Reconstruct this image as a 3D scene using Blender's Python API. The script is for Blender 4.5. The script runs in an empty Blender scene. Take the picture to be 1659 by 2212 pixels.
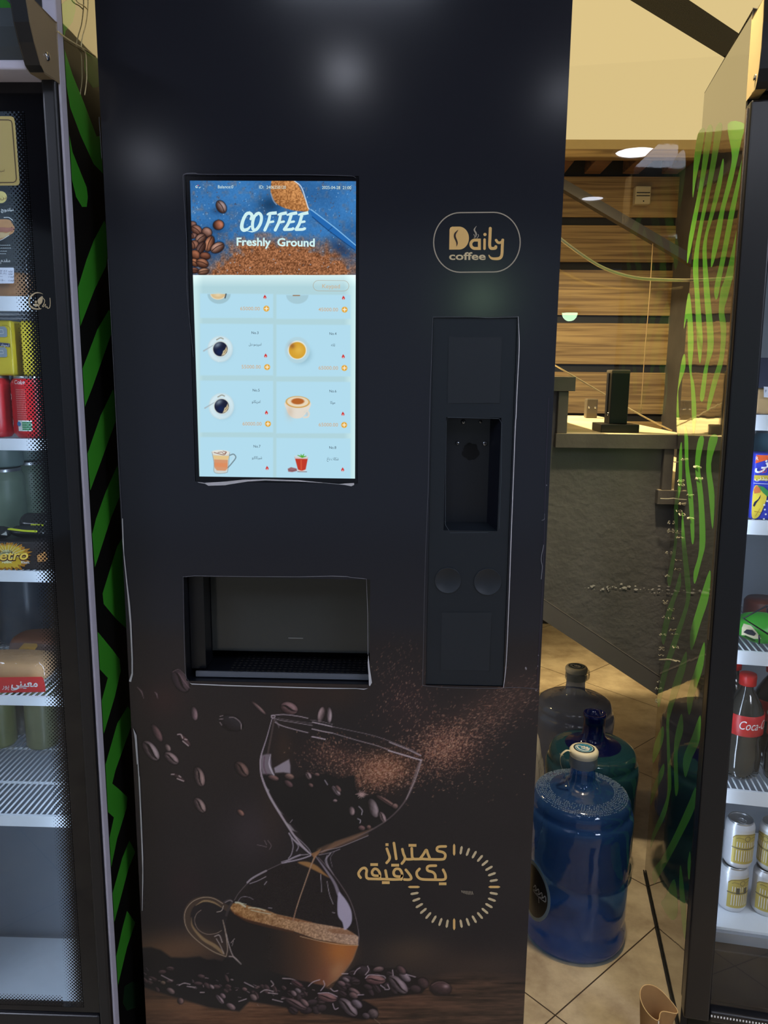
import bpy, bmesh, math, random
import numpy as np
from mathutils import Vector, Matrix
from mathutils.geometry import tessellate_polygon

sc = bpy.context.scene
COL = sc.collection
random.seed(7)
RS = np.random.RandomState(7)

# ------------------------------------------------------------------ camera
FPX, CX, CY = 1661.0, 829.5, 1106.0
YAW, PITCH, ROLL = (math.radians(a) for a in (1.5396, 10.0396, 0.5933))
CAM = np.array([0.0, -1.2703, 1.5])


def _basis():
    cy, sy = math.cos(YAW), math.sin(YAW)
    fwd, right, up = np.array([-sy, cy, 0]), np.array([cy, sy, 0]), np.array([0, 0, 1.0])
    f = fwd * math.cos(PITCH) - up * math.sin(PITCH)
    u = up * math.cos(PITCH) + fwd * math.sin(PITCH)
    return right * math.cos(ROLL) + u * math.sin(ROLL), u * math.cos(ROLL) - right * math.sin(ROLL), f


BR, BU, BF = _basis()
cd = bpy.data.cameras.new('camera')
cd.sensor_fit = 'VERTICAL'
cd.sensor_height = 36.0
cd.lens = FPX * 36.0 / 2212.0
cd.clip_start = 0.02
camera = bpy.data.objects.new('camera', cd)
COL.objects.link(camera)
camera.matrix_world = Matrix(((BR[0], BU[0], -BF[0], CAM[0]), (BR[1], BU[1], -BF[1], CAM[1]), (BR[2], BU[2], -BF[2], CAM[2]), (0, 0, 0, 1)))
sc.camera = camera

# ------------------------------------------------------------------ colour management, world
sc.view_settings.view_transform = 'Standard'
sc.view_settings.look = 'None'
sc.view_settings.gamma = 1.0
sc.view_settings.use_curve_mapping = False
sc.view_settings.exposure = 0.0
sc.cycles.transparent_max_bounces = 32
sc.cycles.max_bounces = 10
sc.cycles.use_denoising = True
sc.cycles.sample_clamp_indirect = 6.0
world = bpy.data.worlds.new('world')
sc.world = world
world.use_nodes = True
world.node_tree.nodes['Background'].inputs[0].default_value = (0.66, 0.8, 1.0, 1)
world.node_tree.nodes['Background'].inputs[1].default_value = 0.27


def area(name, loc, target, sx, sy, power, color, spread=math.pi):
    l = bpy.data.lights.new(name, 'AREA')
    l.shape = 'RECTANGLE'
    l.size, l.size_y, l.energy, l.color, l.spread = sx, sy, power, color, spread
    o = bpy.data.objects.new(name, l)
    COL.objects.link(o)
    o.location = loc
    o.rotation_euler = (Vector(target) - Vector(loc)).to_track_quat('-Z', 'Y').to_euler()
    return o


WARM, COOL, NEUT = (1.0, 0.78, 0.42), (0.62, 0.76, 1.0), (0.92, 0.95, 1.0)
# unseen warm spots added to brighten timber wall, steps, bottles and under the stairs


def spot(name, loc, target, power, color, deg, r=0.05):
    l = bpy.data.lights.new(name, 'SPOT')
    l.energy, l.color, l.spot_size, l.spot_blend, l.shadow_soft_size = power, color, math.radians(deg), 0.6, r
    o = bpy.data.objects.new(name, l)
    COL.objects.link(o)
    o.location = loc
    o.rotation_euler = (Vector(target) - Vector(loc)).to_track_quat('-Z', 'Y').to_euler()
    return o


spot('step_fill', (-0.25, 1.75, 2.68), (0.62, 1.45, 1.3), 400, WARM, 75)
spot('wall_fill', (0.15, 1.5, 2.68), (1.15, 3.3, 1.25), 215, (1.0, 0.84, 0.52), 42)
spot('floor_fill', (0.55, 0.42, 2.69), (0.55, 0.5, 0.0), 115, (1.0, 0.82, 0.55), 46)
spot('under_stair_fill', (-0.35, 1.5, 1.28), (0.8, 1.35, 0.15), 14, (1.0, 0.74, 0.38), 80)  # invented low spot, added to light the rear bottle and the floor there
# LED strips standing inside the two coolers, just behind the door stiles
area('cooler_led_left', (-0.548, -0.036, 1.05), (-0.80, 0.2, 1.05), 0.02, 1.84, 2.3, COOL)
area('cooler_led_right', (0.70, 0.365, 1.1), (0.95, 0.55, 1.1), 0.02, 1.65, 2.6, COOL)


# ------------------------------------------------------------------ pixel rays (lay out things on real planes)
def ray(px, py):
    return BF + BR * ((px - CX) / FPX) + BU * ((CY - py) / FPX)


def hit(px, py, p0, n):
    d = ray(px, py)
    n = np.asarray(n, float)
    return CAM + d * (np.dot(np.asarray(p0, float) - CAM, n) / np.dot(d, n))


def onX(px, py, X): return hit(px, py, (X, 0, 0), (1, 0, 0))
def onY(px, py, Y): return hit(px, py, (0, Y, 0), (0, 1, 0))
def onZ(px, py, Z): return hit(px, py, (0, 0, Z), (0, 0, 1))


def proj(P):
    d = np.asarray(P, float) - CAM
    z = d @ BF
    return np.stack([CX + FPX * (d @ BR) / z, CY - FPX * (d @ BU) / z], -1)


def zm(ox, oy, s):
    return lambda pts: [(ox + x / s, oy + y / s) for x, y in pts]


# ------------------------------------------------------------------ materials
def L(c):
    c = np.asarray(c, float) / 255.0
    r = np.where(c <= 0.04045, c / 12.92, ((c + 0.055) / 1.055) ** 2.4)
    return r


MATS = {}


def nt(name):
    m = bpy.data.materials.new(name)
    m.use_nodes = True
    t = m.node_tree
    return m, t, t.nodes['Principled BSDF'], t.nodes['Material Output']


def mat(name, col, rough=0.5, metal=0.0, spec=0.5, emis=0.0, var=0.06, scale=40.0, bump=0.0, alpha=1.0, coat=0.0, coat_ior=1.5, trans=0.0, ior=1.5):
    if name in MATS: return MATS[name]
    m, t, b, o = nt(name)
    c = L(col)
    N, K = t.nodes, t.links
    b.inputs['Roughness'].default_value = rough
    b.inputs['Metallic'].default_value = metal
    b.inputs['Specular IOR Level'].default_value = spec
    b.inputs['IOR'].default_value = ior
    b.inputs['Alpha'].default_value = alpha
    b.inputs['Coat Weight'].default_value = coat
    b.inputs['Coat Roughness'].default_value = 0.04
    b.inputs['Coat IOR'].default_value = coat_ior
    b.inputs['Transmission Weight'].default_value = trans
    tc = N.new('ShaderNodeTexCoord')
    nz = N.new('ShaderNodeTexNoise')
    nz.inputs['Scale'].default_value = scale
    nz.inputs['Detail'].default_value = 4
    K.new(tc.outputs['Object'], nz.inputs['Vector'])
    mx = N.new('ShaderNodeMix')
    mx.data_type = 'RGBA'
    mx.inputs[6].default_value = (*[x * (1 - var) for x in c], 1)
    mx.inputs[7].default_value = (*[min(1, x * (1 + var)) for x in c], 1)
    K.new(nz.outputs['Fac'], mx.inputs[0])
    K.new(mx.outputs[2], b.inputs['Base Color'])
    if emis:
        b.inputs['Emission Color'].default_value = (*c, 1)
        b.inputs['Emission Strength'].default_value = emis
    if bump:
        bp = N.new('ShaderNodeBump')
        bp.inputs['Strength'].default_value = bump
        bp.inputs['Distance'].default_value = 0.004
        K.new(nz.outputs['Fac'], bp.inputs['Height'])
        K.new(bp.outputs[0], b.inputs['Normal'])
    MATS[name] = m
    return m


def glow(name, col, k=1.0):
    """a lit thing (screen pixel, lamp diffuser): emission only"""
    if name in MATS: return MATS[name]
    m, t, b, o = nt(name)
    e = t.nodes.new('ShaderNodeEmission')
    e.inputs[0].default_value = (*L(col), 1)
    e.inputs[1].default_value = k
    t.links.new(e.outputs[0], o.inputs[0])
    MATS[name] = m
    return m


def glassy(name, tint=(1, 1, 1), body=0.0, bodycol=(0.5, 0.5, 0.5), rough=0.02, ior=1.5, bump=0.0, gl=1.0, tr=0.35):
    """clear sheet: see-through tint + Fresnel gloss (+ a little body colour)"""
    m, t, b, o = nt(name)
    N, K = t.nodes, t.links
    tp = N.new('ShaderNodeBsdfTransparent'); tp.inputs[0].default_value = (*tint, 1)
    cur = tp.outputs[0]
    if body:
        df = N.new('ShaderNodeBsdfDiffuse'); df.inputs[0].default_value = (*bodycol, 1)
        tl = N.new('ShaderNodeBsdfTranslucent'); tl.inputs[0].default_value = (*bodycol, 1)
        mb_ = N.new('ShaderNodeMixShader'); mb_.inputs[0].default_value = tr
        K.new(df.outputs[0], mb_.inputs[1]); K.new(tl.outputs[0], mb_.inputs[2])
        ms = N.new('ShaderNodeMixShader'); ms.inputs[0].default_value = body
        K.new(cur, ms.inputs[1]); K.new(mb_.outputs[0], ms.inputs[2])
        cur = ms.outputs[0]
    g = N.new('ShaderNodeBsdfGlossy'); g.inputs['Roughness'].default_value = rough
    g.inputs[0].default_value = (gl, gl, gl, 1)
    fr = N.new('ShaderNodeFresnel'); fr.inputs[0].default_value = ior
    if bump:
        nz = N.new('ShaderNodeTexNoise'); nz.inputs['Scale'].default_value = 30; nz.inputs['Detail'].default_value = 3
        tc = N.new('ShaderNodeTexCoord'); K.new(tc.outputs['Object'], nz.inputs['Vector'])
        bp = N.new('ShaderNodeBump'); bp.inputs['Strength'].default_value = bump; bp.inputs['Distance'].default_value = 0.01
        K.new(nz.outputs['Fac'], bp.inputs['Height'])
        K.new(bp.outputs[0], g.inputs['Normal']); K.new(bp.outputs[0], fr.inputs['Normal'])
    mx = N.new('ShaderNodeMixShader')
    gm = N.new('ShaderNodeNewGeometry'); sb = N.new('ShaderNodeMath'); sb.operation = 'SUBTRACT'; sb.inputs[0].default_value = 1.0
    K.new(gm.outputs['Backfacing'], sb.inputs[1]); ml = N.new('ShaderNodeMath'); ml.operation = 'MULTIPLY'
    K.new(fr.outputs[0], ml.inputs[0]); K.new(sb.outputs[0], ml.inputs[1])
    K.new(ml.outputs[0], mx.inputs[0]); K.new(cur, mx.inputs[1]); K.new(g.outputs[0], mx.inputs[2])
    K.new(mx.outputs[0], o.inputs[0])
    MATS[name] = m
    return m


def vinyl(name, col, fac, rough=0.04):
    """high-gloss wrap film: mirror sheen over a printed colour, with faint ripples"""
    m, t, b, o = nt(name)
    N, K = t.nodes, t.links
    b.inputs['Base Color'].default_value = (*L(col), 1); b.inputs['Roughness'].default_value = 0.3
    g = N.new('ShaderNodeBsdfGlossy'); g.inputs['Roughness'].default_value = rough
    nz = N.new('ShaderNodeTexNoise'); nz.inputs['Scale'].default_value = 9; nz.inputs['Detail'].default_value = 2
    tc = N.new('ShaderNodeTexCoord'); K.new(tc.outputs['Object'], nz.inputs['Vector'])
    bp = N.new('ShaderNodeBump'); bp.inputs['Strength'].default_value = 0.05; bp.inputs['Distance'].default_value = 0.01
    K.new(nz.outputs['Fac'], bp.inputs['Height']); K.new(bp.outputs[0], g.inputs['Normal'])
    lw = N.new('ShaderNodeLayerWeight'); lw.inputs[0].default_value = 0.5
    mr = N.new('ShaderNodeMapRange'); mr.inputs[1].default_value = 0.0; mr.inputs[2].default_value = 1.0; mr.inputs[3].default_value = 0.08; mr.inputs[4].default_value = fac
    K.new(lw.outputs['Facing'], mr.inputs[0])
    mx = N.new('ShaderNodeMixShader'); K.new(mr.outputs[0], mx.inputs[0]); K.new(b.outputs[0], mx.inputs[1]); K.new(g.outputs[0], mx.inputs[2])
    K.new(mx.outputs[0], o.inputs[0])
    MATS[name] = m
    return m


def attr_mat(name, emis=0.0, rough=0.4, spec=0.5, coat=0.0):
    m, t, b, o = nt(name)
    a = t.nodes.new('ShaderNodeAttribute'); a.attribute_name = 'print'
    if emis:
        e = t.nodes.new('ShaderNodeEmission'); e.inputs[1].default_value = emis
        t.links.new(a.outputs['Color'], e.inputs[0]); t.links.new(e.outputs[0], o.inputs[0])
    else:
        t.links.new(a.outputs['Color'], b.inputs['Base Color'])
        b.inputs['Roughness'].default_value = rough
        b.inputs['Specular IOR Level'].default_value = spec
        b.inputs['Coat Weight'].default_value = coat
        b.inputs['Coat Roughness'].default_value = 0.1
    MATS[name] = m
    return m


# ------------------------------------------------------------------ mesh builder
WM = {}


class MB:
    def __init__(s):
        s.v, s.n, s.lp, s.sz, s.mi, s.sm, s.mats, s.col = [], 0, [], [], [], [], [], []

    def _m(s, m):
        if m not in s.mats: s.mats.append(m)
        return s.mats.index(m)

    def add(s, verts, faces, m, smooth=False, cols=None):
        verts = np.asarray(verts, float).reshape(-1, 3)
        k = s._m(m)
        if isinstance(faces, np.ndarray):
            s.lp.append((faces + s.n).ravel()); nf = len(faces); s.sz.append(np.full(nf, faces.shape[1]))
        else:
            s.lp.append(np.array([i + s.n for f in faces for i in f], int)); nf = len(faces)
            s.sz.append(np.array([len(f) for f in faces], int))
        s.mi.append(np.full(nf, k)); s.sm.append(np.full(nf, smooth))
        s.v.append(verts); s.col.append(np.ones((len(verts), 3)) if cols is None else cols)
        s.n += len(verts)
        return s

    def box(s, x0, x1, y0, y1, z0, z1, m, M=None):
        v = np.array([(x, y, z) for x in (x0, x1) for y in (y0, y1) for z in (z0, z1)], float)
        if M is not None: v = np.array([M(p) for p in v])
        return s.add(v, [(0, 1, 3, 2), (4, 6, 7, 5), (0, 4, 5, 1), (2, 3, 7, 6), (0, 2, 6, 4), (1, 5, 7, 3)], m)

    def quad(s, pts, m): return s.add(pts, [tuple(range(len(pts)))], m)

    def poly(s, pts, m):
        p = [Vector(q) for q in pts]
        tri = tessellate_polygon([p])
        return s.add(pts, [tuple(t) for t in tri], m) if tri else s

    def prism(s, pts, d, m):
        """closed outline pts (3-D, planar) pushed along d"""
        n = len(pts); a = np.asarray(pts, float); b = a + np.asarray(d, float)
        tri = [tuple(t) for t in tessellate_polygon([[Vector(q) for q in pts]])]
        fs = tri + [tuple(i + n for i in reversed(t)) for t in tri] + [(i, (i + 1) % n, (i + 1) % n + n, i + n) for i in range(n)]
        return s.add(np.vstack([a, b]), fs, m)

    def tube(s, path, r, m, seg=8, cap=True):
        P = [Vector(p) for p in path]; n = len(P)
        R = [r] * n if not hasattr(r, '__len__') else list(r)
        vs = []; ref = None
        for i in range(n):
            t = (P[min(i + 1, n - 1)] - P[max(i - 1, 0)]).normalized()
            if ref is None:
                ref = Vector((0, 0, 1)) if abs(t.z) < 0.9 else Vector((1, 0, 0))
            a = (ref - t * ref.dot(t)).normalized(); b = t.cross(a); ref = a
            for k in range(seg):
                w = 2 * math.pi * k / seg
                vs.append(P[i] + (a * math.cos(w) + b * math.sin(w)) * R[i])
        fs = [(i * seg + k, i * seg + (k + 1) % seg, (i + 1) * seg + (k + 1) % seg, (i + 1) * seg + k) for i in range(n - 1) for k in range(seg)]
        if cap: fs += [tuple(range(seg - 1, -1, -1)), tuple((n - 1) * seg + k for k in range(seg))]
        return s.add([tuple(v) for v in vs], fs, m, True)

    def lathe(s, prof, c, m, seg=40, M=None, smooth=True, a0=0.0, a1=2 * math.pi):
        full = abs(a1 - a0 - 2 * math.pi) < 1e-6
        na = seg if full else seg + 1
        vs = [(r * math.cos(a0 + (a1 - a0) * k / seg), r * math.sin(a0 + (a1 - a0) * k / seg), z) for r, z in prof for k in range(na)]
        vs = np.array(vs)
        if M is not None: vs = np.array([tuple(M @ Vector(q)) for q in vs])
        vs = vs + np.asarray(c, float)
        fs = []
        for i in range(len(prof) - 1):
            for k in range(seg):
                k2 = (k + 1) % na
                fs.append((i * na + k, i * na + k2, (i + 1) * na + k2, (i + 1) * na + k))
        return s.add(vs, fs, m, smooth)

    def disc(s, c, r, m, n=(0, -1, 0), seg=24, ry=None):
        nv = Vector(n).normalized(); a = nv.orthogonal().normalized()
        if abs(nv.z) < 0.99: a = Vector((0, 0, 1)).cross(nv).normalized()
        b = nv.cross(a); c = Vector(c); ry = ry or r
        vs = [tuple(c + a * (r * math.cos(2 * math.pi * k / seg)) + b * (ry * math.sin(2 * math.pi * k / seg))) for k in range(seg)]
        return s.add(vs, [tuple(range(seg))], m)

    def sphere(s, c, rx, ry, rz, m, seg=20, rings=12, fn=None):
        vs = []; fs = []
        for i in range(rings + 1):
            th = math.pi * i / rings
            for k in range(seg):
                ph = 2 * math.pi * k / seg
                p = np.array([math.sin(th) * math.cos(ph), math.sin(th) * math.sin(ph), math.cos(th)])
                q = p * (rx, ry, rz)
                if fn: q = fn(p, q)
                vs.append(q + np.asarray(c, float))
        for i in range(rings):
            for k in range(seg):
                fs.append((i * seg + k, (i + 1) * seg + k, (i + 1) * seg + (k + 1) % seg, i * seg + (k + 1) % seg))
        return s.add(vs, fs, m, True)

    def build(s, name, parent=None, bevel=0.0, label=None, subsurf=0):
        me = bpy.data.meshes.new(name)
        V = np.vstack(s.v)
        o = bpy.data.objects.new(name, me)
        COL.objects.link(o)
        if parent is not None:
            o.parent = parent
            Mi = np.array(WM[parent.name].inverted())
            V = V @ Mi[:3, :3].T + Mi[:3, 3]
            WM[o.name] = WM[parent.name]
        else:
            lo, hi = V.min(0), V.max(0)
            org = np.array([(lo[0] + hi[0]) / 2, (lo[1] + hi[1]) / 2, lo[2]])
            V = V - org
            o.location = org
            WM[o.name] = Matrix.Translation(Vector(org))
        lp, sz = np.concatenate(s.lp), np.concatenate(s.sz)
        me.vertices.add(len(V)); me.vertices.foreach_set('co', V.ravel().astype(np.float32))
        me.loops.add(len(lp)); me.loops.foreach_set('vertex_index', lp.astype(np.int32))
        me.polygons.add(len(sz))
        st = np.concatenate([[0], np.cumsum(sz)[:-1]])
        me.polygons.foreach_set('loop_start', st.astype(np.int32))
        me.polygons.foreach_set('material_index', np.concatenate(s.mi).astype(np.int32))
        me.polygons.foreach_set('use_smooth', np.concatenate(s.sm).astype(bool))
        me.update(calc_edges=True)
        me.validate()
        for m in s.mats: me.materials.append(m)
        C = np.vstack(s.col)
        if (C != 1).any():
            at = me.color_attributes.new('print', 'FLOAT_COLOR', 'POINT')
            at.data.foreach_set('color', np.hstack([C, np.ones((len(C), 1))]).ravel().astype(np.float32))
        if bevel:
            md = o.modifiers.new('bevel', 'BEVEL'); md.width = bevel; md.segments = 3; md.limit_method = 'ANGLE'; md.angle_limit = 0.6
        if subsurf:
            md = o.modifiers.new('smooth', 'SUBSURF'); md.levels = md.render_levels = subsurf
        if label: o['label'] = label
        return o


def tag(o, label, cat, group=None, kind=None):
    o['label'] = label; o['category'] = cat
    if group: o['group'] = group
    if kind: o['kind'] = kind
    return o


def struct(name, mb, bevel=0.0):
    o = mb.build(name, None, bevel)
    o['kind'] = 'structure'
    return o


def thing(name, label, cat, loc, rotz=0.0, group=None):
    o = bpy.data.objects.new(name, None)
    COL.objects.link(o)
    o.empty_display_size = 0.05
    o.location = loc; o.rotation_euler = (0, 0, rotz)
    WM[o.name] = Matrix.Translation(Vector(loc)) @ Matrix.Rotation(rotz, 4, 'Z')
    return tag(o, label, cat, group)


def copy_tree(o, parent=None, loc=None, rotz=None, label=None):
    c = o.copy(); COL.objects.link(c)
    if parent is not None: c.parent = parent
    if loc is not None: c.location = loc
    if rotz is not None: c.rotation_euler = (0, 0, rotz)
    if label: c['label'] = label
    for ch in list(o.children): copy_tree(ch, c)
    return c


# ------------------------------------------------------------------ smooth curves, ribbons, lettering laid out on a plane
def smooth(pts, k=6):
    if len(pts) < 3: return [tuple(p) for p in pts]
    P = [np.asarray(p, float) for p in pts]
    P = [2 * P[0] - P[1]] + P + [2 * P[-1] - P[-2]]
    out = []
    for i in range(1, len(P) - 2):
        for j in range(k):
            t = j / k
            out.append(tuple(0.5 * (2 * P[i] + (P[i + 1] - P[i - 1]) * t + (2 * P[i - 1] - 5 * P[i] + 4 * P[i + 1] - P[i + 2]) * t * t + (3 * P[i] - P[i - 1] - 3 * P[i + 1] + P[i + 2]) * t ** 3)))
    out.append(tuple(P[-2]))
    return out


def ribbon(mb, pts, w, m, plane, sm=True, closed=False, caps=True):
    """flat line of width w (photo px scale) lying on `plane`"""
    p = smooth(pts) if sm else [tuple(q) for q in pts]
    if closed: p = p + [p[0]]
    W = [w] * len(p) if not hasattr(w, '__len__') else list(np.interp(np.linspace(0, 1, len(p)), np.linspace(0, 1, len(w)), w))
    vs = []
    n = len(p)
    for i in range(n):
        a, b = np.array(p[max(i - 1, 0)]), np.array(p[min(i + 1, n - 1)])
        if closed and i in (0, n - 1): a, b = np.array(p[n - 2]), np.array(p[1])
        t = b - a; t = t / (np.linalg.norm(t) + 1e-9); nn = np.array([-t[1], t[0]]) * W[i] / 2
        vs += [plane(*(np.array(p[i]) + nn)), plane(*(np.array(p[i]) - nn))]
    mb.add(vs, [(2 * i, 2 * i + 1, 2 * i + 3, 2 * i + 2) for i in range(n - 1)], m)
    if caps and not closed:
        for q, q2, ww in ((p[0], p[1], W[0]), (p[-1], p[-2], W[-1])):
            a0 = math.atan2(q[1] - q2[1], q[0] - q2[0])
            mb.poly([plane(q[0] + ww / 2 * math.cos(a0 + a), q[1] + ww / 2 * math.sin(a0 + a)) for a in np.linspace(-math.pi / 2, math.pi / 2, 9)], m)


def area2(mb, pts, m, plane, sm=False):
    if sm:
        p = list(pts); p = smooth([p[-1]] + p + [p[0], p[1]], 5)[5:-6]
    else: p = pts
    mb.poly([plane(x, y) for x, y in p], m)


def circ(mb, c, r, m, plane, ry=None, seg=24):
    ry = ry or r
    mb.poly([plane(c[0] + r * math.cos(a), c[1] + ry * math.sin(a)) for a in np.linspace(0, 2 * math.pi, seg, endpoint=False)], m)


_TX = {}


def text_geo(s, bold=0.0, shear=0.0):
    key = (s, bold, shear)
    if key not in _TX:
        c = bpy.data.curves.new('lettering', 'FONT'); c.body = s; c.size = 1; c.offset = bold; c.shear = shear; c.resolution_u = 3
        o = bpy.data.objects.new('lettering', c); COL.objects.link(o)
        dg = bpy.context.evaluated_depsgraph_get()
        me = bpy.data.meshes.new_from_object(o.evaluated_get(dg))
        v = np.array([q.co[:2] for q in me.vertices]) if len(me.vertices) else np.zeros((0, 2))
        f = [tuple(p.vertices) for p in me.polygons]
        bpy.data.objects.remove(o); bpy.data.curves.remove(c); bpy.data.meshes.remove(me)
        _TX[key] = (v, f)
    return _TX[key]


def text(mb, s, x, y, size, m, plane, bold=0.0, shear=0.0, width=None, slope=0.01, align='l', vs=1.0):
    """lettering with its baseline starting at photo point x, y"""
    v, f = text_geo(s, bold, shear)
    if not len(v): return
    u = v[:, 0] - v[:, 0].min(); wd = u.max()
    kx = (width / wd) if width else size
    if align == 'c': x = x - wd * kx / 2
    if align == 'r': x = x - wd * kx
    pts = [plane(x + a * kx, y - b * size * vs + a * kx * slope) for a, b in zip(u, v[:, 1])]
    mb.add(pts, f, m)


FA = {'ا': 'ﺍﺎ', 'ب': 'ﺏﺐﺑﺒ', 'پ': 'ﭖﭗﭘﭙ', 'ت': 'ﺕﺖﺗﺘ', 'چ': 'ﭺﭻﭼﭽ', 'د': 'ﺩﺪ', 'ر': 'ﺭﺮ', 'ز': 'ﺯﺰ', 'س': 'ﺱﺲﺳﺴ', 'ش': 'ﺵﺶﺷﺸ', 'ع': 'ﻉﻊﻋﻌ',
      'غ': 'ﻍﻎﻏﻐ', 'ق': 'ﻕﻖﻗﻘ', 'ک': 'ﮎﮏﮐﮑ', 'ل': 'ﻝﻞﻟﻠ', 'م': 'ﻡﻢﻣﻤ', 'ن': 'ﻥﻦﻧﻨ', 'و': 'ﻭﻮ', 'ه': 'ﻩﻪﻫﻬ', 'ی': 'ﯼﯽﯾﯿ', 'ذ': 'ﺫﺬ', 'ف': 'ﻑﻒﻓﻔ'}


def fa(s):
    """Persian letters joined and put in drawing order"""
    out = []
    for i, ch in enumerate(s):
        if ch not in FA: out.append(ch); continue
        fr = FA[ch]
        prv = i > 0 and s[i - 1] in FA and len(FA[s[i - 1]]) == 4
        nxt = i < len(s) - 1 and s[i + 1] in FA and len(fr) == 4
        out.append(fr[(1 if prv else 0) + (2 if nxt else 0)] if len(fr) == 4 else fr[1 if prv else 0])
    return ''.join(reversed(out))


# ------------------------------------------------------------------ a small painter for printed sheets and the lit screen
class Paint:
    def __init__(s, x0, y0, x1, y1, k, bg):
        s.x0, s.y0, s.k = x0, y0, k
        s.w, s.h = int((x1 - x0) * k), int((y1 - y0) * k)
        s.im = np.zeros((s.h, s.w, 3)) + np.asarray(bg, float)
        s.X = x0 + (np.arange(s.w) + 0.5) / k
        s.Y = y0 + (np.arange(s.h) + 0.5) / k

    def win(s, x0, y0, x1, y1):
        a, b = max(0, int((x0 - s.x0) * s.k) - 2), min(s.w, int((x1 - s.x0) * s.k) + 3)
        c, d = max(0, int((y0 - s.y0) * s.k) - 2), min(s.h, int((y1 - s.y0) * s.k) + 3)
        if a >= b or c >= d: return None
        X, Y = np.meshgrid(s.X[a:b], s.Y[c:d])
        return (slice(c, d), slice(a, b)), X, Y

    def put(s, sl, col, a):
        a = np.clip(a, 0, 1)[..., None]
        s.im[sl] = s.im[sl] * (1 - a) + np.asarray(col, float) * a

    def glow(s, cx, cy, rx, ry, col, a, ang=0.0, p=1.0):
        R = max(rx, ry) * 2.6
        q = s.win(cx - R, cy - R, cx + R, cy + R)
        if not q: return
        sl, X, Y = q; c, d = math.cos(ang), math.sin(ang)
        u, v = ((X - cx) * c + (Y - cy) * d) / rx, (-(X - cx) * d + (Y - cy) * c) / ry
        s.put(sl, col, a * np.exp(-((u * u + v * v) ** p)))

    def ell(s, cx, cy, rx, ry, ang, col, a=1.0, f=0.8, tex=None):
        R = max(rx, ry) + 3
        q = s.win(cx - R, cy - R, cx + R, cy + R)
        if not q: return
        sl, X, Y = q; c, d = math.cos(ang), math.sin(ang)
        u, v = ((X - cx) * c + (Y - cy) * d) / rx, (-(X - cx) * d + (Y - cy) * c) / ry
        r = np.sqrt(u * u + v * v)
        s.put(sl, col if tex is None else tex(u, v), a * np.clip((1 - r) * min(rx, ry) / f + 0.5, 0, 1))

    def mask(s, pts, X, Y, f):
        ins = np.zeros(X.shape, bool); dist = np.full(X.shape, 1e9)
        n = len(pts)
        for i in range(n):
            (ax, ay), (bx, by) = pts[i], pts[(i + 1) % n]
            dx, dy = bx - ax, by - ay; l2 = dx * dx + dy * dy + 1e-9
            t = np.clip(((X - ax) * dx + (Y - ay) * dy) / l2, 0, 1)
            dist = np.minimum(dist, (X - ax - t * dx) ** 2 + (Y - ay - t * dy) ** 2)
            if ay != by:
                ins ^= ((ay > Y) != (by > Y)) & (X < dx * (Y - ay) / (by - ay) + ax)
        dd = np.sqrt(dist)
        return np.clip(np.where(ins, dd, -dd) / f + 0.5, 0, 1)

    def poly(s, pts, col, a=1.0, f=1.0, sm=False, fn=None):
        if sm:
            p = list(pts); pts = smooth([p[-1]] + p + [p[0], p[1]], 4)[4:-5]
        xs, ys = [p[0] for p in pts], [p[1] for p in pts]
        q = s.win(min(xs) - f, min(ys) - f, max(xs) + f, max(ys) + f)
        if not q: return
        sl, X, Y = q
        m = s.mask(pts, X, Y, f) * a
        if fn is not None: col, k = fn(X, Y); m = m * k
        s.put(sl, col, m)

    def line(s, pts, w, col, a=1.0, f=0.9, sm=True, fade=None):
        p = smooth(pts, 5) if sm else pts
        W = [w] * len(p) if not hasattr(w, '__len__') else list(np.interp(np.linspace(0, 1, len(p)), np.linspace(0, 1, len(w)), w))
        A = [a] * len(p) if fade is None else list(a * np.interp(np.linspace(0, 1, len(p)), np.linspace(0, 1, len(fade)), fade))
        xs, ys = [q[0] for q in p], [q[1] for q in p]; mw = max(W) + 2
        q = s.win(min(xs) - mw, min(ys) - mw, max(xs) + mw, max(ys) + mw)
        if not q: return
        sl, X, Y = q; m = np.zeros(X.shape)
        for i in range(len(p) - 1):
            (ax, ay), (bx, by) = p[i], p[i + 1]
            dx, dy = bx - ax, by - ay; l2 = dx * dx + dy * dy + 1e-9
            t = np.clip(((X - ax) * dx + (Y - ay) * dy) / l2, 0, 1)
            d = np.sqrt((X - ax - t * dx) ** 2 + (Y - ay - t * dy) ** 2)
            ww = W[i] + (W[i + 1] - W[i]) * t; aa = A[i] + (A[i + 1] - A[i]) * t
            m = np.maximum(m, np.clip((ww / 2 - d) / f + 0.5, 0, 1) * aa)
        s.put(sl, col, m)

    def speck(s, x, y, l, w, ang, col, a):
        dx, dy = math.cos(ang) * l / 2, math.sin(ang) * l / 2
        s.line([(x - dx, y - dy), (x + dx, y + dy)], w, col, a, 0.8, False)

    def noise(s, cx, cy, amp):
        """grain stretched cx by cy photo px"""
        gh, gw = int(s.h / (cy * s.k)) + 3, int(s.w / (cx * s.k)) + 3
        g = RS.rand(gh, gw) - 0.5
        yi, xi = np.arange(s.h) / (cy * s.k), np.arange(s.w) / (cx * s.k)
        y0, x0 = yi.astype(int), xi.astype(int); fy, fx = (yi - y0)[:, None], (xi - x0)[None]
        fy, fx = fy * fy * (3 - 2 * fy), fx * fx * (3 - 2 * fx)
        return amp * (g[y0][:, x0] * (1 - fy) * (1 - fx) + g[y0 + 1][:, x0] * fy * (1 - fx) + g[y0][:, x0 + 1] * (1 - fy) * fx + g[y0 + 1][:, x0 + 1] * fy * fx)

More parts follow.
